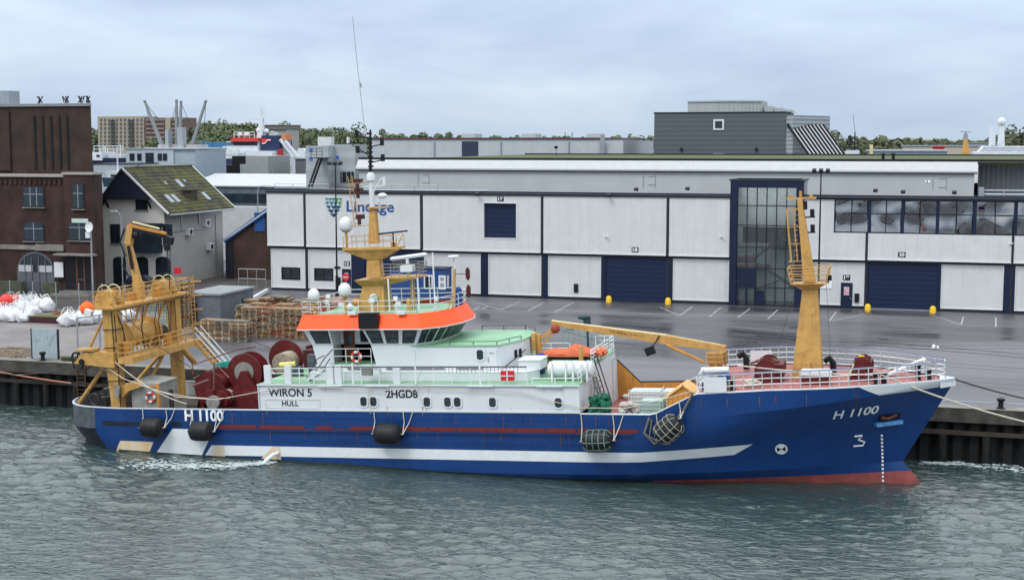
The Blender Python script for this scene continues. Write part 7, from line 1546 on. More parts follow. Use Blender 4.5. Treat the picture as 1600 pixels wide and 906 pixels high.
q = at(869, 238, 200); g = MB(); g.cyl((q.x, 200, 17.9), (q.x, 200, 19.1), .04); g.box(q.x - .25, q.x + .25, 199.9, 200, 19, 19.4); tag(g.build('roof_camera', blackp), 'small black camera on a stick on the mossy roof', 'camera')

# dark grey clad building with the lantern and slanted louvres
y = 236.0
t = thing('slate_clad_building', 'big dark slate grey clad block with one small square window and a glazed roof lantern', 'building', (-45, y, 3.4))
x0, x1 = ax(1022, 210, y), ax(1227, 210, y); zt = az(1120, 177, y); sl = ribmat('slate_cladding', (.085, .105, .12), .8, 'Z', .22, .6)
MB().box(x0, x1, y, y + 16, 3.4, zt).build('wall', sl, t); MB().box(x0 - .1, x1 + .1, y - .1, y + 16.1, zt, zt + .2).build('roof_edge', dark, t)
c_ = at(1123, 195, y); w_ = MB().box(c_.x - .9, c_.x + .9, y - .12, y - .003, c_.z - .9, c_.z + .9).build('window', whitep, t); MB().box(c_.x - .6, c_.x + .6, y - .16, y - .125, c_.z - .6, c_.z + .6).build('pane', glass, w_)
c_ = at(1123, 242, y); MB().box(c_.x - .9, c_.x + .9, y - .12, y - .003, c_.z - .1, c_.z + .2).build('window_head', whitep, t)
for u in (1065, 1182): c_ = at(u, 233, y); MB().box(c_.x - .2, c_.x + .2, y - .3, y - .003, c_.z - .3, c_.z + .2).build('wall_lamp', blackp, t)
g = MB(); a, b_ = ax(1073, 165, y + 2), ax(1190, 165, y + 2); zl = az(1130, 160, y + 2); ctr = (a + b_) / 2
V = [(lerp(a, b_, k / 14), y + 3 - 2.0 * math.sin(math.pi * k / 14), ) for k in range(15)] + [(b_, y + 12), (a, y + 12)]
MB().prism(V, 'z', zt + .2, zl).build('lantern', ribmat('lantern_grey', (.36, .38, .38), .85, 'XY', 1.0), t); MB().prism([(x_, y_ - .15) for x_, y_ in V], 'z', zl, zl + .25).build('lantern_roof', mat('pale_green_grey', (.30, .34, .33), .6), t)
for k, u in enumerate((1194, 1210, 1225)):
    xx = ax(u, 170, y + 2); MB().prism([(xx, zt + .2), (xx + 1.5, zt + .2), (xx + 1.3, zl - .7 - k * .3), (xx + .1, zl - .7 - k * .3)], 'y', y + 2.5, y + 9).build('roof_cowl', ribmat('lantern_grey', (.36, .38, .38), .85, 'XY'), t)
# the lighter wing to the right, walls seen at a slant, with inclined louvres
xa = x1 + .02; wgm = ribmat('wing_cladding', (.30, .33, .35), .7, 'Z', .6)
MB().prism([(xa, y + .3), (xa + 1.2, y + .3), (xa + 6.6, y + 12), (xa, y + 12)], 'z', 3.4, zt - .4).build('wing_wall', wgm, t)
g = MB(); g2 = MB()
for k in range(10):
    f = k / 9; top = Vector((xa + .3 + f * 5.3, y + .2 + f * 8.8, zt - 1.9)); bot = top + Vector((4.2, -2.5, -5.6)); (g if k < 99 else g2).beam(top, bot, .3, .3)
g.each('louvre', blackp, t); g = MB()
for k in range(9):
    f = (k + .5) / 9; top = Vector((xa + .3 + f * 5.3, y + .35 + f * 8.8, zt - 1.95)); bot = top + Vector((4.2, -2.5, -5.6)); g.beam(top, bot, .26, .1)
g.build('louvre_gaps', whitep, t)

# low sheds and warehouses far right
def shed(u0, u1, v0, v1, y, d_, m, lab, nm='far_shed', roofm=None, extra=None):
    x0, x1 = ax(u0, v0, y), ax(u1, v0, y); zt = az((u0 + u1) / 2, v0, y); zb = 3.4
    t = thing(nm, lab, 'shed', ((x0 + x1) / 2, y, zb)); MB().box(x0, x1, y, y + d_, zb, zt - .01).build('wall', m, t)
    MB().box(x0 - .3, x1 + .3, y - .3, y + d_, zt, zt + .3).build('roof', roofm or galv, t); return t
pg = mat('pale_shed', (.45, .47, .48), .7); gb2 = mat('grey_blue_roof', (.25, .31, .36), .7); bei = mat('beige_shed', (.42, .37, .32), .8)
shed(1280, 1305, 223, 240, 330, 20, bei, 'low beige shed just right of the slanted louvres')
shed(1355, 1480, 237, 246, 300, 24, gb2, 'long low grey-blue roofed shed beyond the mossy roof at the right')
shed(1410, 1540, 229, 238, 420, 20, bei, 'far long beige shed behind the yellow mast')
shed(1458, 1476, 230, 236, 400, 6, mat('far_red', (.45, .04, .05), .6), 'far small red shed roof left of the yellow mast', roofm=mat('far_red', (.45, .04, .05)))
shed(1512, 1560, 224, 232, 520, 20, mat('lavender_shed', (.26, .26, .36), .7), 'far lavender grey shed behind the white ship')
shed(990, 1022, 238, 246, 300, 20, pg, 'low pale shed left of the dark slate building'); shed(975, 990, 232, 246, 330, 20, pg, 'far small pale shed right of the long white hall')
shed(1282, 1330, 239, 246, 300, 10, pg, 'low white shed under the small grey ship mast')
# white ship with call letters, far right
def dome(g, c, r_): g.lathe(c, [(r_ * .7, 0), (r_, r_ * .5), (r_, r_), (r_ * .7, r_ * 1.6), (.02, r_ * 1.9)], 14)
y = 290; t = thing('white_ship', 'white ship superstructure with black call letters at the far right edge', 'ship', (ax(1565, 240, y), y, 3.4)); P = lambda u, v, yy=y: at(u, v, yy)
a, b_, c_ = P(1522, 240), P(1640, 240), P(1525, 238); w3 = mat('ship_pale', (.58, .62, .66), .5)
MB().box(a.x, b_.x, y, y + 12, 3.4, c_.z).prism([(P(1530, 238).x, c_.z), (P(1640, 238).x, c_.z), (P(1640, 238).x, c_.z + 1.2), (P(1538, 236).x, c_.z + 1.2)], 'y', y + .5, y + 11).build('hull', w3, t)
MB().box(P(1550, 230).x, P(1582, 230).x, y + 2, y + 8, c_.z + 1.2, P(1560, 229).z).build('call_board', w3, t)
lettering('FJVO', P(1579, 230).x - P(1557, 230).x, 1.0, flat(P(1557, 237).x, y + 1.98, P(1557, 236.4).z), 'call_letters', blk, t, .02)
g = MB(); q = P(1550, 186); g.cyl((q.x, y + 4, c_.z), (q.x, y + 4, q.z), .25, .1); g.box(q.x - 1, q.x + 1, y + 3.9, y + 4.1, P(1550, 200).z, P(1550, 199).z); q = P(1567, 196); g.beam((q.x, y + 4, c_.z), (q.x, y + 4, q.z), 1.6, 1.6, .9, .9); g.box(P(1550, 207).x, P(1572, 207).x, y + 3.5, y + 4.5, P(1560, 210).z, P(1560, 209).z)
g.beam((P(1552, 225).x, y + 4, P(1552, 228).z), (P(1552, 205).x, y + 4, P(1552, 203).z), 1.4, 1.2); g.build('mast', w3, t); g = MB(); dome(g, (q.x, y + 4, q.z), .85); g.build('radar_dome', w3, t, smooth=True)
MB().rail([(P(1530, 236).x, y + .4, c_.z + .02), (P(1640, 236).x, y + .4, c_.z + .02)], 1.0, 3, 2, .05).build('rail', w3, t)
t = thing('fishing_mast', 'ochre ship mast with radar bar poking up beyond the roof, left of the white ship', 'ship mast', (ax(1509, 240, 280), 280, 3.4)); P = lambda u, v: at(u, v, 280)
g = MB(); a = P(1509, 245); b_ = P(1509, 217); g.beam((a.x, 280, a.z - 6), (b_.x, 280, b_.z), 3, 3, .8, .8); g.build('mast', ochre, t); g = MB(); c_ = P(1509, 207); g.cyl((c_.x, 280, b_.z), (c_.x, 280, c_.z), .2); g.box(c_.x - 1, c_.x + 1, 279.9, 280.1, c_.z, c_.z + .15); g.box(c_.x - .4, c_.x + .4, 279.7, 280.3, b_.z, b_.z + .9); g.build('radar', galv, t)
t = thing('fishing_mast', 'grey ship mast with thin aerial and white deckhouse right of the slanted louvres', 'ship mast', (ax(1335, 240, 290), 290, 3.4)); P = lambda u, v: at(u, v, 290)
g = MB(); a = P(1336, 245); b_ = P(1336, 206); g.cyl((a.x, 290, 10), (b_.x, 290, b_.z), .25, .12); c_ = P(1333, 180); g.cyl((b_.x, 290, b_.z), (c_.x, 290, c_.z), .04); g.beam((P(1331, 240).x, 290, P(1331, 225).z), (P(1327, 212).x, 290, P(1327, 212).z), .7, .7); g.box(P(1317, 230).x, P(1342, 230).x, 288, 292, P(1330, 232).z, P(1330, 229).z); g.build('mast', dark, t)
MB().prism([(P(1317, 244).x, 5), (P(1346, 244).x, 5), (P(1342, 235).x, P(1330, 235).z), (P(1322, 235).x, P(1330, 235).z)], 'y', 288, 294).build('deckhouse', w3, t)
g = MB(); a = P(1374, 240); g.box(a.x - .25, a.x + .25, 226, 226.4, 17.9, az(1374, 226, 226)); tag(g.build('flue', mat('cream', (.6, .52, .3))), 'small cream flue with black cowl at the back of the mossy roof', 'flue')
for u, lab in ((1380, 'left black vent pipe at the front of the mossy roof'), (1396, 'right black vent pipe at the front of the mossy roof')):
    a = at(u, 240, 152); g = MB(); g.cyl((a.x, 152, 16.8), (a.x, 152, az(u, 241, 152)), .16, n=10); g.cyl((a.x, 152, az(u, 242, 152)), (a.x, 152, az(u, 240, 152)), .22, n=10); tag(g.build('vent_pipe', blackp), lab, 'vent pipe', 'black vent pipes on the roof')

# ---- left background
y = 185.0
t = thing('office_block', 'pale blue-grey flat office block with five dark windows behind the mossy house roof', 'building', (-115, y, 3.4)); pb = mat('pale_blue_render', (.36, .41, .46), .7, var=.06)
x0, x1, x2 = ax(197, 250, y), ax(271, 250, y), ax(304, 250, y); zt = az(250, 234, y)
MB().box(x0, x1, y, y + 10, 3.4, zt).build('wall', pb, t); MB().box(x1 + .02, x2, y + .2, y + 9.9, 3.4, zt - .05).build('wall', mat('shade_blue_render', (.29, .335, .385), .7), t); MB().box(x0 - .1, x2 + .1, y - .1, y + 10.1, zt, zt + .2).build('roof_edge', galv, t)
for (u0, u1, v0, v1) in ((203, 210, 240, 251), (215, 221, 240, 251), (228, 240, 239, 256), (247, 253, 240, 251), (255, 261, 240, 251)):
    a, b_ = at(u0, v1, y), at(u1, v0, y); f = MB().box(a.x, b_.x, y - .1, y - .003, a.z, b_.z).build('window', dark, t); MB().box(a.x + .12, b_.x - .12, y - .13, y - .105, a.z + .12, b_.z - .12).build('pane', glass, f)
x3, x4 = ax(146, 260, y - 8), ax(203, 260, y - 8); zt2 = az(180, 257, y - 8)
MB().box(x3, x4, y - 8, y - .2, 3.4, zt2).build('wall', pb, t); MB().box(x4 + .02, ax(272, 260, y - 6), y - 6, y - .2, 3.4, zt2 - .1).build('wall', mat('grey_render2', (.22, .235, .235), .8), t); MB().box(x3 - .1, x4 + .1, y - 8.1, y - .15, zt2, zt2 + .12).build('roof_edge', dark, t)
a, b_ = at(191, 277, y - 8), at(197, 266, y - 8); MB().box(a.x, b_.x, y - 8.1, y - 8.003, a.z, b_.z).build('window', dark, t)
# small boat on its stand between the brick building and the house
y = 160.0; P = lambda u, v: at(u, v, y); t = thing('small_boat', 'small white cabin boat on a dark hull behind the brick building', 'boat', (P(180, 280).x, y, 3.4))
a, b_ = P(162, 285), P(202, 278); MB().prism([(a.x, b_.z - 1.2), (b_.x - .5, b_.z - 1.2), (b_.x + .8, b_.z), (a.x - .3, b_.z)], 'y', y, y + 3).box(a.x + .5, b_.x - 1, y + .5, y + 2.5, 3.4, b_.z - 1.2).build('hull', mat('boat_teal', (.03, .07, .10), .5), t)
MB().prism([(P(165, 275).x, b_.z), (P(188, 275).x, b_.z), (P(184, 268).x, P(184, 268).z), (P(163, 270).x, P(165, 268).z)], 'y', y + .4, y + 2.6).build('cabin', w3, t); MB().box(P(171, 275).x, P(184, 275).x, y + .3, y + .38, P(175, 276).z, P(175, 273).z).build('cabin_window', dark, t)
MB().cyl((P(174, 262).x, y + 1.5, b_.z), (P(174, 262).x, y + 1.5, P(174, 230).z), .1).build('mast', w3, t)
# white work boats behind
y = 260.0; P = lambda u, v: at(u, v, y); t = thing('work_boat', 'white and navy work boat with clutter of masts right of the brick tower', 'boat', (P(170, 260).x, y, 3.4))
MB().box(P(140, 250).x, P(196, 250).x, y, y + 8, 3.4, P(170, 247).z).build('hull', navy, t); MB().box(P(146, 250).x, P(161, 250).x, y - .5, y + 5, P(150, 247).z - .5, P(150, 238).z).box(P(165, 250).x, P(186, 250).x, y + 1, y + 5, P(150, 247).z, P(150, 241).z).build('deckhouse', w3, t)
MB().box(P(153, 244).x, P(158, 244).x, y - .6, y - .51, P(150, 245.5).z, P(150, 242).z).build('window', dark, t)
g = MB()
for u, v in ((156, 228), (160, 232), (180, 226), (192, 232), (148, 234)): g.cyl((P(u, v).x, y + 2, P(u, 245).z), (P(u, v).x, y + 2, P(u, v).z), .1, n=6)
g.rail([(P(147, 238).x, y, P(150, 238).z), (P(192, 238).x, y, P(150, 238).z)], 1.3, 2, 2, .07); g.build('masts', w3, t)
# derrick vessel
y = 300.0; P = lambda u, v: at(u, v, y); t = thing('derrick_ship', 'grey ship with four thin derrick arms spread above the pale office block', 'ship', (P(265, 240).x, y, 3.4))
MB().box(P(225, 235).x, P(312, 235).x, y, y + 12, 3.4, P(260, 231).z).build('hull', w3, t); MB().box(P(240, 230).x, P(300, 230).x, y + 2, y + 8, P(260, 231).z, P(260, 226).z).build('deckhouse', mat('rust_grey_deck', (.35, .33, .33), .7, var=.3), t)
for u, v, u2, v2 in ((243, 224, 216, 158), (271, 224, 273, 159), (266, 224, 266, 157), (289, 227, 312, 158)): MB().beam((P(u, v).x, y + 3, P(u, v + 4).z), (P(u2, v2).x, y + 3, P(u2, v2).z), .75, .75, .45, .45).ball((P(u2, v2).x, y + 3, P(u2, v2).z), .42, n=8).build('derrick_arm', mat('derrick_grey', (.22, .24, .25), .6), t)
g = MB(); 
for u0, v0, u1, v1 in ((216, 159, 240, 190), (216, 159, 232, 228), (312, 159, 290, 215), (273, 160, 300, 225), (266, 158, 252, 222), (312, 160, 308, 228)): g.cyl((P(u0, v0).x, y + 3, P(u0, v0).z), (P(u1, v1).x, y + 3, P(u1, v1).z), .06, n=4)
g.build('derrick_rigging', dark, t)
MB().box(P(255, 230).x, P(260, 230).x, y + 1, y + 3, P(260, 231).z, P(260, 203).z).box(P(274, 230).x, P(282, 230).x, y + 1, y + 3, P(260, 231).z, P(260, 199).z).each('exhaust_tower', mat('tower_grey', (.32, .35, .38), .6), t)
# blue containers
for i, (u0, u1) in enumerate(((311, 331), (332, 352))):
    y = 340.0; a = at(u0, 234, y); b_ = at(u1, 222, y); o = MB().box(a.x, b_.x, y, y + 6, 3.4, b_.z).build('far_container', ribmat('far_blue', (.05, .17, .33), .6, 'X', .8)); tag(o, ('left', 'right')[i] + ' one of two stacked far blue containers left of the red-topped ship', 'container', 'far blue containers')
# long blue-grey hall with white roof strip
y = 178.0; P = lambda u, v: at(u, v, y); t = thing('long_hall', 'long low dark blue-grey hall with a white ribbed roof left of the warehouse', 'hall', (P(350, 300).x, y, 3.4))
MB().box(P(300, 300).x, -69.8, y, y + 20, 3.4, P(360, 291).z).build('wall', mat('hall_dark_blue', (.09, .115, .14), .6, var=.2), t); MB().box(P(340, 300).x, -69.9, y - .08, y - .003, P(400, 317).z, P(400, 303).z).build('window_band', glass, t)
g = MB(); a = P(290, 290); z0, z1 = P(360, 290).z, P(360, 277).z + .3; g.add([(a.x, y - .3, z0), (-62, y - .3, z0), (-62, y + 9, z1), (a.x, y + 9, z1), (a.x, y - .3, z0 - .15), (-62, y - .3, z0 - .15), (-62, y + 9, z1 - .15), (a.x, y + 9, z1 - .15)], [(0, 1, 2, 3), (7, 6, 5, 4), (0, 4, 5, 1), (3, 2, 6, 7), (0, 3, 7, 4), (1, 5, 6, 2)]); g.build('roof', ribmat('white_ribbed_roof', (.42, .44, .45), 1.6, 'X', 1.0), t)
MB().box(P(352, 322).x, -70.2, y - 3, y - 1, 3.4, P(360, 321).z).build('lean_to', pg, t)
# navy barge-like store, black frames and grey box behind the hall
y = 210.0; P = lambda u, v: at(u, v, y)
t = thing('navy_store', 'long navy clad store with a white rim behind the mossy house roof', 'building', (P(335, 260).x, y, 3.4)); MB().box(P(304, 260).x, P(357, 260).x, y, y + 12, 3.4, P(330, 248).z).build('wall', mat('store_navy', (.02, .035, .09), .6), t); MB().box(P(303, 260).x, P(357, 260).x, y - .2, y + 12, P(330, 248).z, P(330, 246).z).build('rim', whitep, t)
g = MB(); g.rail([(P(306, 246).x, y + 4, P(330, 246).z), (P(356, 246).x, y + 4, P(330, 246).z)], 1.2, 2, 1.5, .08); g.box(P(318, 245).x, P(350, 245).x, y + 5, y + 8, P(330, 246).z, P(330, 240).z); g.build('deck_gear', mat('clutter_pale', (.38, .42, .42), .7, var=.4, scale=2), t); MB().box(P(335, 268).x, P(348, 268).x, y - .1, y - .003, P(340, 270).z, P(340, 256).z).build('white_door', whitep, t)
y = 200.0; P = lambda u, v: at(u, v, y)
t = thing('grey_plant_box', 'plain grey box building with black open frame at its left', 'building', (P(400, 260).x, y, 3.4)); MB().box(P(375, 260).x, P(419, 260).x, y, y + 8, 3.4, P(400, 257).z).box(P(384, 255).x, P(419, 250).x, y, y + 8, P(400, 257).z + .001, P(400, 244).z).build('wall', mat('plain_grey', (.26, .28, .28), .8), t); MB().box(P(349, 266).x, P(374, 266).x, y, y + 6, 3.4, P(360, 258).z).box(P(358, 250).x, P(384, 250).x, y + 1, y + 6, P(360, 258).z + .001, P(360, 244).z).build('black_frame', blackp, t)
t = thing('dark_clad_store', 'dark grey ribbed store left of the roof cooling units', 'building', (P(470, 260).x, y, 3.4)); MB().box(P(453, 260).x, P(480, 260).x, y + 2, y + 12, 3.4, P(460, 249).z).build('wall', ribmat('dark_ribs', (.11, .12, .13), .8, 'X', .9), t); MB().box(P(453, 260).x - .2, P(480, 260).x, y + 1.8, y + 12, P(460, 249).z, P(460, 249).z + .2).build('roof_edge', galv, t)
# the red-topped ship
y = 250.0; P = lambda u, v: at(u, v, y); t = thing('red_topped_ship', 'white ship with red wheelhouse top and navy funnel left of the roof cooling units', 'ship', (P(400, 270).x, y, 3.4))
MB().box(P(352, 245).x, P(432, 245).x, y, y + 10, 3.4, P(400, 236).z).build('superstructure', w3, t); MB().box(P(346, 238).x, P(402, 238).x, y + .5, y + 9, P(400, 236).z + .01, P(400, 229).z).build('bridge_deck', w3, t)
MB().box(P(350, 230).x, P(401, 230).x, y + 1, y + 8, P(400, 229).z + .01, P(400, 221).z).build('wheelhouse', w3, t)
MB().box(P(361, 230).x, P(399, 230).x, y + .9, y + .99, P(400, 227.5).z, P(400, 222).z).build('wheelhouse_windows', dark, t); MB().box(P(348, 230).x, P(360, 230).x, y + .8, y + .99, P(400, 227).z, P(400, 222.5).z).build('blue_window', mat('boat_blue_glass', (.06, .16, .24), .3), t)
MB().prism([(P(357, 222).x, P(400, 221).z), (P(401, 222).x, P(400, 221).z), (P(399, 217).x, P(400, 215.5).z), (P(361, 217).x, P(400, 215.5).z)], 'y', y + .4, y + 9).build('red_roof', mat('ship_red', (.62, .05, .04), .5), t)
g = MB(); g.rail([(P(362, 215).x, y + 1, P(400, 215.5).z), (P(394, 215).x, y + 1, P(400, 215.5).z)], 1.1, 2, 1, .07); g.box(P(394, 215).x, P(402, 215).x, y + 3, y + 4, P(400, 215).z, P(400, 170).z) if False else None
g.beam((P(397, 215).x, y + 3, P(400, 216).z), (P(398, 172).x, y + 3, P(400, 185).z), 1.3, 1.3, .7, .7); g.cyl((P(398, 172).x, y + 3, P(400, 185).z), (P(398, 172).x, y + 3, P(400, 167).z), .2, .1); g.box(P(378, 186).x, P(402, 186).x, y + 2.8, y + 3.2, P(400, 187).z, P(400, 185.5).z)
for v in (168, 172, 176, 180): g.box(P(393, v).x, P(404, v).x, y + 2.9, y + 3.1, P(400, v).z, P(400, v - 1).z)
for u, v, r_ in ((364, 211, .5), (375, 211, .5), (395, 206, .7), (406, 206, .5)): dome(g, (P(u, v).x, y + 3, P(u, v).z - .3), r_)
g.build('mast', w3, t)
MB().box(P(405, 230).x, P(433, 230).x, y + 1, y + 7, P(400, 236).z, P(400, 212).z).build('funnel', mat('funnel_navy', (.02, .035, .09), .5), t); g = MB()
for k in range(4): g.cyl((P(411 + k * 3, 212).x, y + 3, P(400, 212).z), (P(415 + k * 3, 206).x, y + 3, P(400, 205 + k).z), .14, n=6)
g.each('exhaust', whitep, t)
a, b_ = P(406, 225), P(420, 217); MB().prism([(a.x, a.z), (P(412, 225).x, a.z), (P(416, 219).x, P(400, 219).z), (b_.x, P(400, 219).z), (b_.x, b_.z), (a.x, b_.z)], 'y', y + .9, y + .99).build('funnel_emblem', mat('ship_red', (.62, .05, .04)), t)
g = MB(); g.tube([(P(407, 225).x, y + .85, P(400, 224.6).z), (P(411, 225).x, y + .85, P(400, 224.6).z), (P(415, 219).x, y + .85, P(400, 219.5).z), (P(420, 219).x, y + .85, P(400, 219.5).z)], .12, 5); g.build('emblem_stroke', whitep, t)
for a, b_ in ((P(441, 218), P(463, 246)), (P(449, 220), P(470, 246)), (P(437, 236), P(456, 252))): MB().beam((a.x, y - 1, a.z), (b_.x, y - 1, b_.z), .5, .4).build('gangway', w3, t)
MB().prism([(P(438, 236).x, P(0, 236).z), (P(446, 231).x, P(0, 231).z), (P(453, 246).x, P(0, 247).z), (P(448, 246).x, P(0, 247).z)], 'y', y - 2, y - 1.8).build('red_chute', mat('chute_red', (.35, .03, .04), .6), t)
MB().box(P(434, 220).x, P(441, 220).x, y + 2, y + 4, P(0, 240).z, P(0, 212).z).build('grey_column', galv, t); MB().box(P(436, 218).x, P(443, 218).x, y + 1, y + 4, P(0, 219).z, P(0, 210).z).build('orange_housing', mat('rust_orange', (.55, .22, .10), .7), t)
g = MB(); rr_ = random.Random(12)
for k in range(60): u = rr_.uniform(418, 450); v = rr_.uniform(238, 272); q = P(u, v); s_ = rr_.uniform(.2, .9); g.box(q.x - s_, q.x + s_, y - 1 + rr_.random(), y + 1, q.z - s_ * .4, q.z + s_ * .4)
g.build('deck_gear', mat('clutter_pale2', (.42, .42, .42), .7, var=.5, scale=1.5), t); MB().box(P(439, 258).x, P(452, 258).x, y - 1.5, y - 1.1, P(0, 272).z, P(0, 251).z).build('ochre_hatch', mat('hatch_ochre', (.55, .38, .16), .6), t)
t = thing('white_launch', 'small white launch seen between the red-topped ship and the cooling units', 'boat', (at(470, 240, 320).x, 320, 3.4)); P = lambda u, v: at(u, v, 320)
MB().prism([(P(463, 242).x, 3.4), (P(477, 242).x, 3.4), (P(476, 232).x, P(0, 235).z), (P(473, 232).x, P(0, 231).z), (P(467, 232).x, P(0, 231).z), (P(464, 232).x, P(0, 235).z)], 'y', 320, 330).build('hull', w3, t); MB().box(P(467, 231).x, P(473, 231).x, 322, 324, P(0, 231).z, P(0, 228).z).build('wheelhouse', dark, t)
# far concrete tower building
y = 520.0; P = lambda u, v: at(u, v, y); t = thing('concrete_block', 'far grey concrete block with wider flat top among the trees behind the navy funnel', 'building', (P(435, 215).x, y, 3.4)); cb_ = mat('far_concrete', (.33, .33, .32), .8)
MB().box(P(420, 210).x, P(448, 210).x, y, y + 12, 3.4, P(430, 202).z).build('wall', cb_, t); MB().box(P(415, 200).x, P(449, 200).x, y - 1, y + 13, P(430, 202).z, P(430, 196).z).build('top_floor', mat('far_brown_glass', (.16, .15, .14), .6), t); MB().box(P(414, 200).x, P(450, 200).x, y - 1.5, y + 13.5, P(430, 196).z, P(430, 195).z).build('roof', cb_, t); MB().box(P(450, 212).x, P(457, 212).x, y, y + 4, 3.4, P(430, 212).z).build('stair_tower', cb_, t)
# apartment block
y = 620.0; P = lambda u, v: at(u, v, y); t = thing('apartment_block', 'far seven-storey sand brick apartment block with brown balconies at its right half', 'building', (P(220, 210).x, y, 3.4))
sb = mat('sand_brick', (.33, .285, .225), .8, var=.06); MB().box(P(153, 210).x, P(225, 210).x, y, y + 14, 3.4, P(200, 182).z).build('wall', sb, t); bb = mat('balcony_brown', (.17, .12, .11), .8, var=.2, scale=.2)
MB().box(P(225, 210).x + .02, P(286, 210).x, y + 1, y + 14, 3.4, P(250, 184).z).build('wall', bb, t); MB().box(P(258, 210).x, P(266, 210).x, y + .4, y + 1, 3.4, P(250, 184).z).build('stair_bay', sb, t)
rows = [187.5, 194, 200.5, 207, 213.5, 220, 226.5]
for r_, v in enumerate(rows):
    for k in range(11):
        u = 158 + k * 6.2 + (1 if k > 7 else 0); q = P(u, v); MB().box(q.x - .55, q.x + .55, y - .15, y - .003, q.z - .8, q.z + .6).build('window', mat('far_window', (.10, .10, .11), .3), t)
    for (u0, u1) in ((227, 256), (267, 285)):
        MB().box(P(u0, v).x, P(u1, v).x, y + .2, y + .99, P(0, v + 2.6).z, P(0, v + .6).z).build('balcony', mat('balcony_front', (.26, .20, .18), .8), t)
for u in (176, 205):
    g = MB()
    for r_ in range(14): g.box(P(u - 4, 200).x, P(u + 4, 200).x, y - 1.2, y - .16, P(0, 189 + r_ * 3).z, P(0, 189 + r_ * 3).z + .25)
    g.build('fire_escape', mat('escape_grey', (.13, .14, .15), .7), t)

# ================================================================ dunes and woods on the horizon
def ridge(name, y, pts, depth, m, seed, bumps=.5):
    rr = random.Random(seed); n_ = 90; us = [lerp(pts[0][0], pts[-1][0], k / n_) for k in range(n_ + 1)]; g = MB(); V = []
    for u in us:
        for (ua, va), (ub, vb) in zip(pts, pts[1:]):
            if ua <= u <= ub: v = lerp(va, vb, (u - ua) / (ub - ua)); break
        p = at(u, v, y); h_ = p.z - 3.4 + rr.uniform(-bumps, bumps)
        for f, q in ((-1, 0), (-.6, .35), (-.3, .75), (0, 1), (.5, .8), (1, 0)): V.append((p.x, y + f * depth, 3.3 + max(0, h_ * q)))
    F = [(i * 6 + k, (i + 1) * 6 + k, (i + 1) * 6 + k + 1, i * 6 + k + 1) for i in range(n_) for k in range(5)]
    g.add(V, F); struct(g.build(name, m, smooth=True, origin=(0, 0, 0)))
dune = mat('dune_scrub', (.24, .24, .14), .95, c2=(.12, .145, .08), scale=.02, stretch=(1, 1, 2), bump=0)
ridge('dunes', 1700, [(960, 219), (1020, 218), (1280, 219), (1340, 220), (1370, 218.5), (1400, 219), (1420, 215.8), (1435, 218), (1480, 219.5), (1560, 219), (1640, 218), (1700, 219)], 160, dune, 3, .6)
ridge('hills', 1500, [(100, 214), (300, 213), (480, 214), (560, 217), (700, 218), (1000, 219)], 200, mat('wooded_hill', (.06, .085, .04), .95, scale=.03), 4, .4)
leafm = mat('foliage_dull', (.12, .145, .08), .9, c2=(.085, .11, .055), scale=.12)
leafm2 = mat('foliage_olive', (.105, .118, .07), .9, c2=(.078, .092, .05), scale=.1)
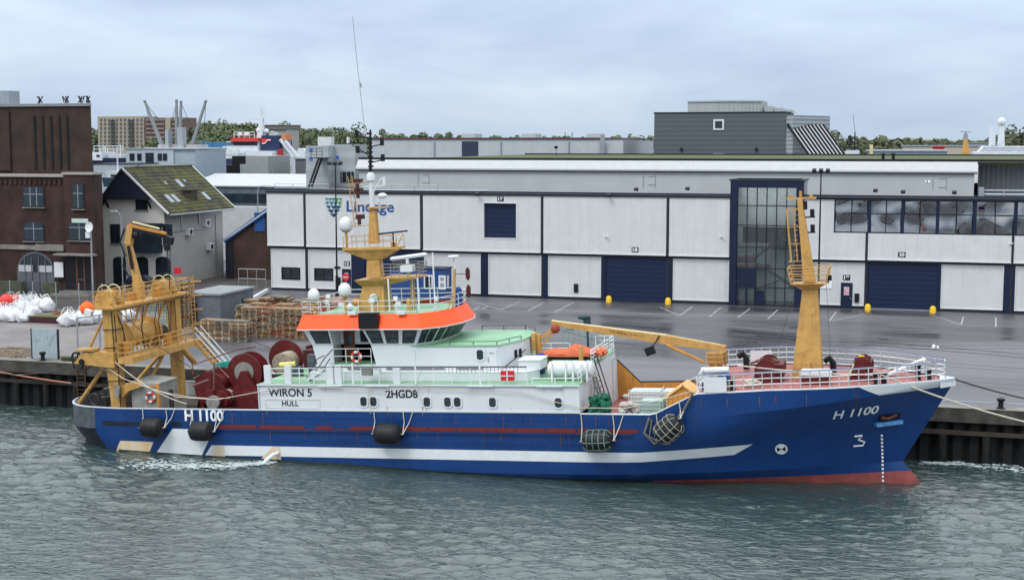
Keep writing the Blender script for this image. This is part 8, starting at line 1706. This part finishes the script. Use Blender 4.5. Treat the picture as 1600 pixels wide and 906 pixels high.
def woods(name, spots, seed, m, ls=.5, per=260):
    """many crowns, each a cloud of small leaf faces around lumpy sub-clumps; spots = (x, y, base z, height, radius)"""
    rs_ = np.random.RandomState(seed); Vs = []
    for (x, y, zb, h_, r_) in spots:
        nc = 9; cc = rs_.normal(0, 1, (nc, 3)) * [r_ * .48, r_ * .48, h_ * .2] + [x, y, zb + h_ * .62]; cr_ = rs_.uniform(.32, .55, nc) * r_
        k = rs_.randint(0, nc, per); d = rs_.normal(0, 1, (per, 3)); d /= np.linalg.norm(d, axis=1)[:, None]; d[:, 2] = np.abs(d[:, 2]) * np.sign(rs_.uniform(-.35, 1, per))
        c = cc[k] + d * (cr_[k] * rs_.uniform(.75, 1.05, per))[:, None]
        a = rs_.normal(0, 1, (per, 3)); a /= np.linalg.norm(a, axis=1)[:, None]; b_ = np.cross(d, a); b_ /= np.linalg.norm(b_, axis=1)[:, None] + 1e-9; a = np.cross(b_, d)
        s_ = (rs_.uniform(.6, 1.5, per) * ls)[:, None]; tl = rs_.uniform(-.5, .5, (per, 1))
        q = np.stack([c - a * s_ - b_ * s_ * .7, c + a * s_ - b_ * s_ * .7 + d * s_ * tl, c + a * s_ * .8 + b_ * s_ * .8, c - a * s_ * .8 + b_ * s_ * .8 - d * s_ * tl], 1); Vs.append(q.reshape(-1, 3))
    V = np.concatenate(Vs); F = np.arange(len(V)).reshape(-1, 4); me_ = bpy.data.meshes.new(name); me_.from_pydata(V.tolist(), [], F.tolist()); me_.materials.append(m); me_.update()
    o = bpy.data.objects.new(name, me_); col.objects.link(o); o['kind'] = 'stuff'; return o
rr_ = random.Random(21)
def spots(u0, u1, vf, y, n, hmin, hmax, jitv=1.5):
    L_ = []
    for k in range(n):
        u = rr_.uniform(u0, u1); yy = y + rr_.uniform(-30, 30); v = vf(u) + rr_.uniform(-jitv * .3, jitv); top = at(u, v, yy); h_ = rr_.uniform(hmin, hmax); L_.append((top.x, yy, max(3.4, top.z - h_), h_, h_ * rr_.uniform(.5, .75)))
    return L_
def vtop(u):
    P = [(140, 211), (150, 207), (290, 210), (310, 203), (345, 199), (400, 202), (420, 206), (455, 205), (480, 207), (520, 210), (560, 215), (620, 214), (700, 215), (730, 217), (1000, 220), (1030, 221)]
    for (a, va), (b_, vb) in zip(P, P[1:]):
        if a <= u <= b_: return lerp(va, vb, (u - a) / (b_ - a))
    return 219
woods('woods', spots(135, 160, vtop, 700, 14, 9, 14) + spots(280, 560, vtop, 720, 120, 9, 15) + spots(280, 500, lambda u: vtop(u) + 9, 640, 80, 8, 13, 4) + spots(240, 330, lambda u: 222, 560, 24, 7, 10, 4), 1, leafm, .5, 560)
woods('woods', spots(560, 1030, vtop, 1000, 110, 8, 12, 1.5) + spots(440, 560, lambda u: vtop(u) + 6, 800, 40, 8, 12, 3), 2, leafm, .75, 380)
woods('woods', spots(980, 1024, lambda u: 220, 560, 16, 6, 9, 6) + spots(1285, 1420, lambda u: 226, 520, 50, 6, 10, 6) + spots(1360, 1560, lambda u: 223, 900, 60, 5, 8, 3) + spots(1555, 1640, lambda u: 216, 560, 26, 8, 12, 5), 3, leafm2, .5, 420)
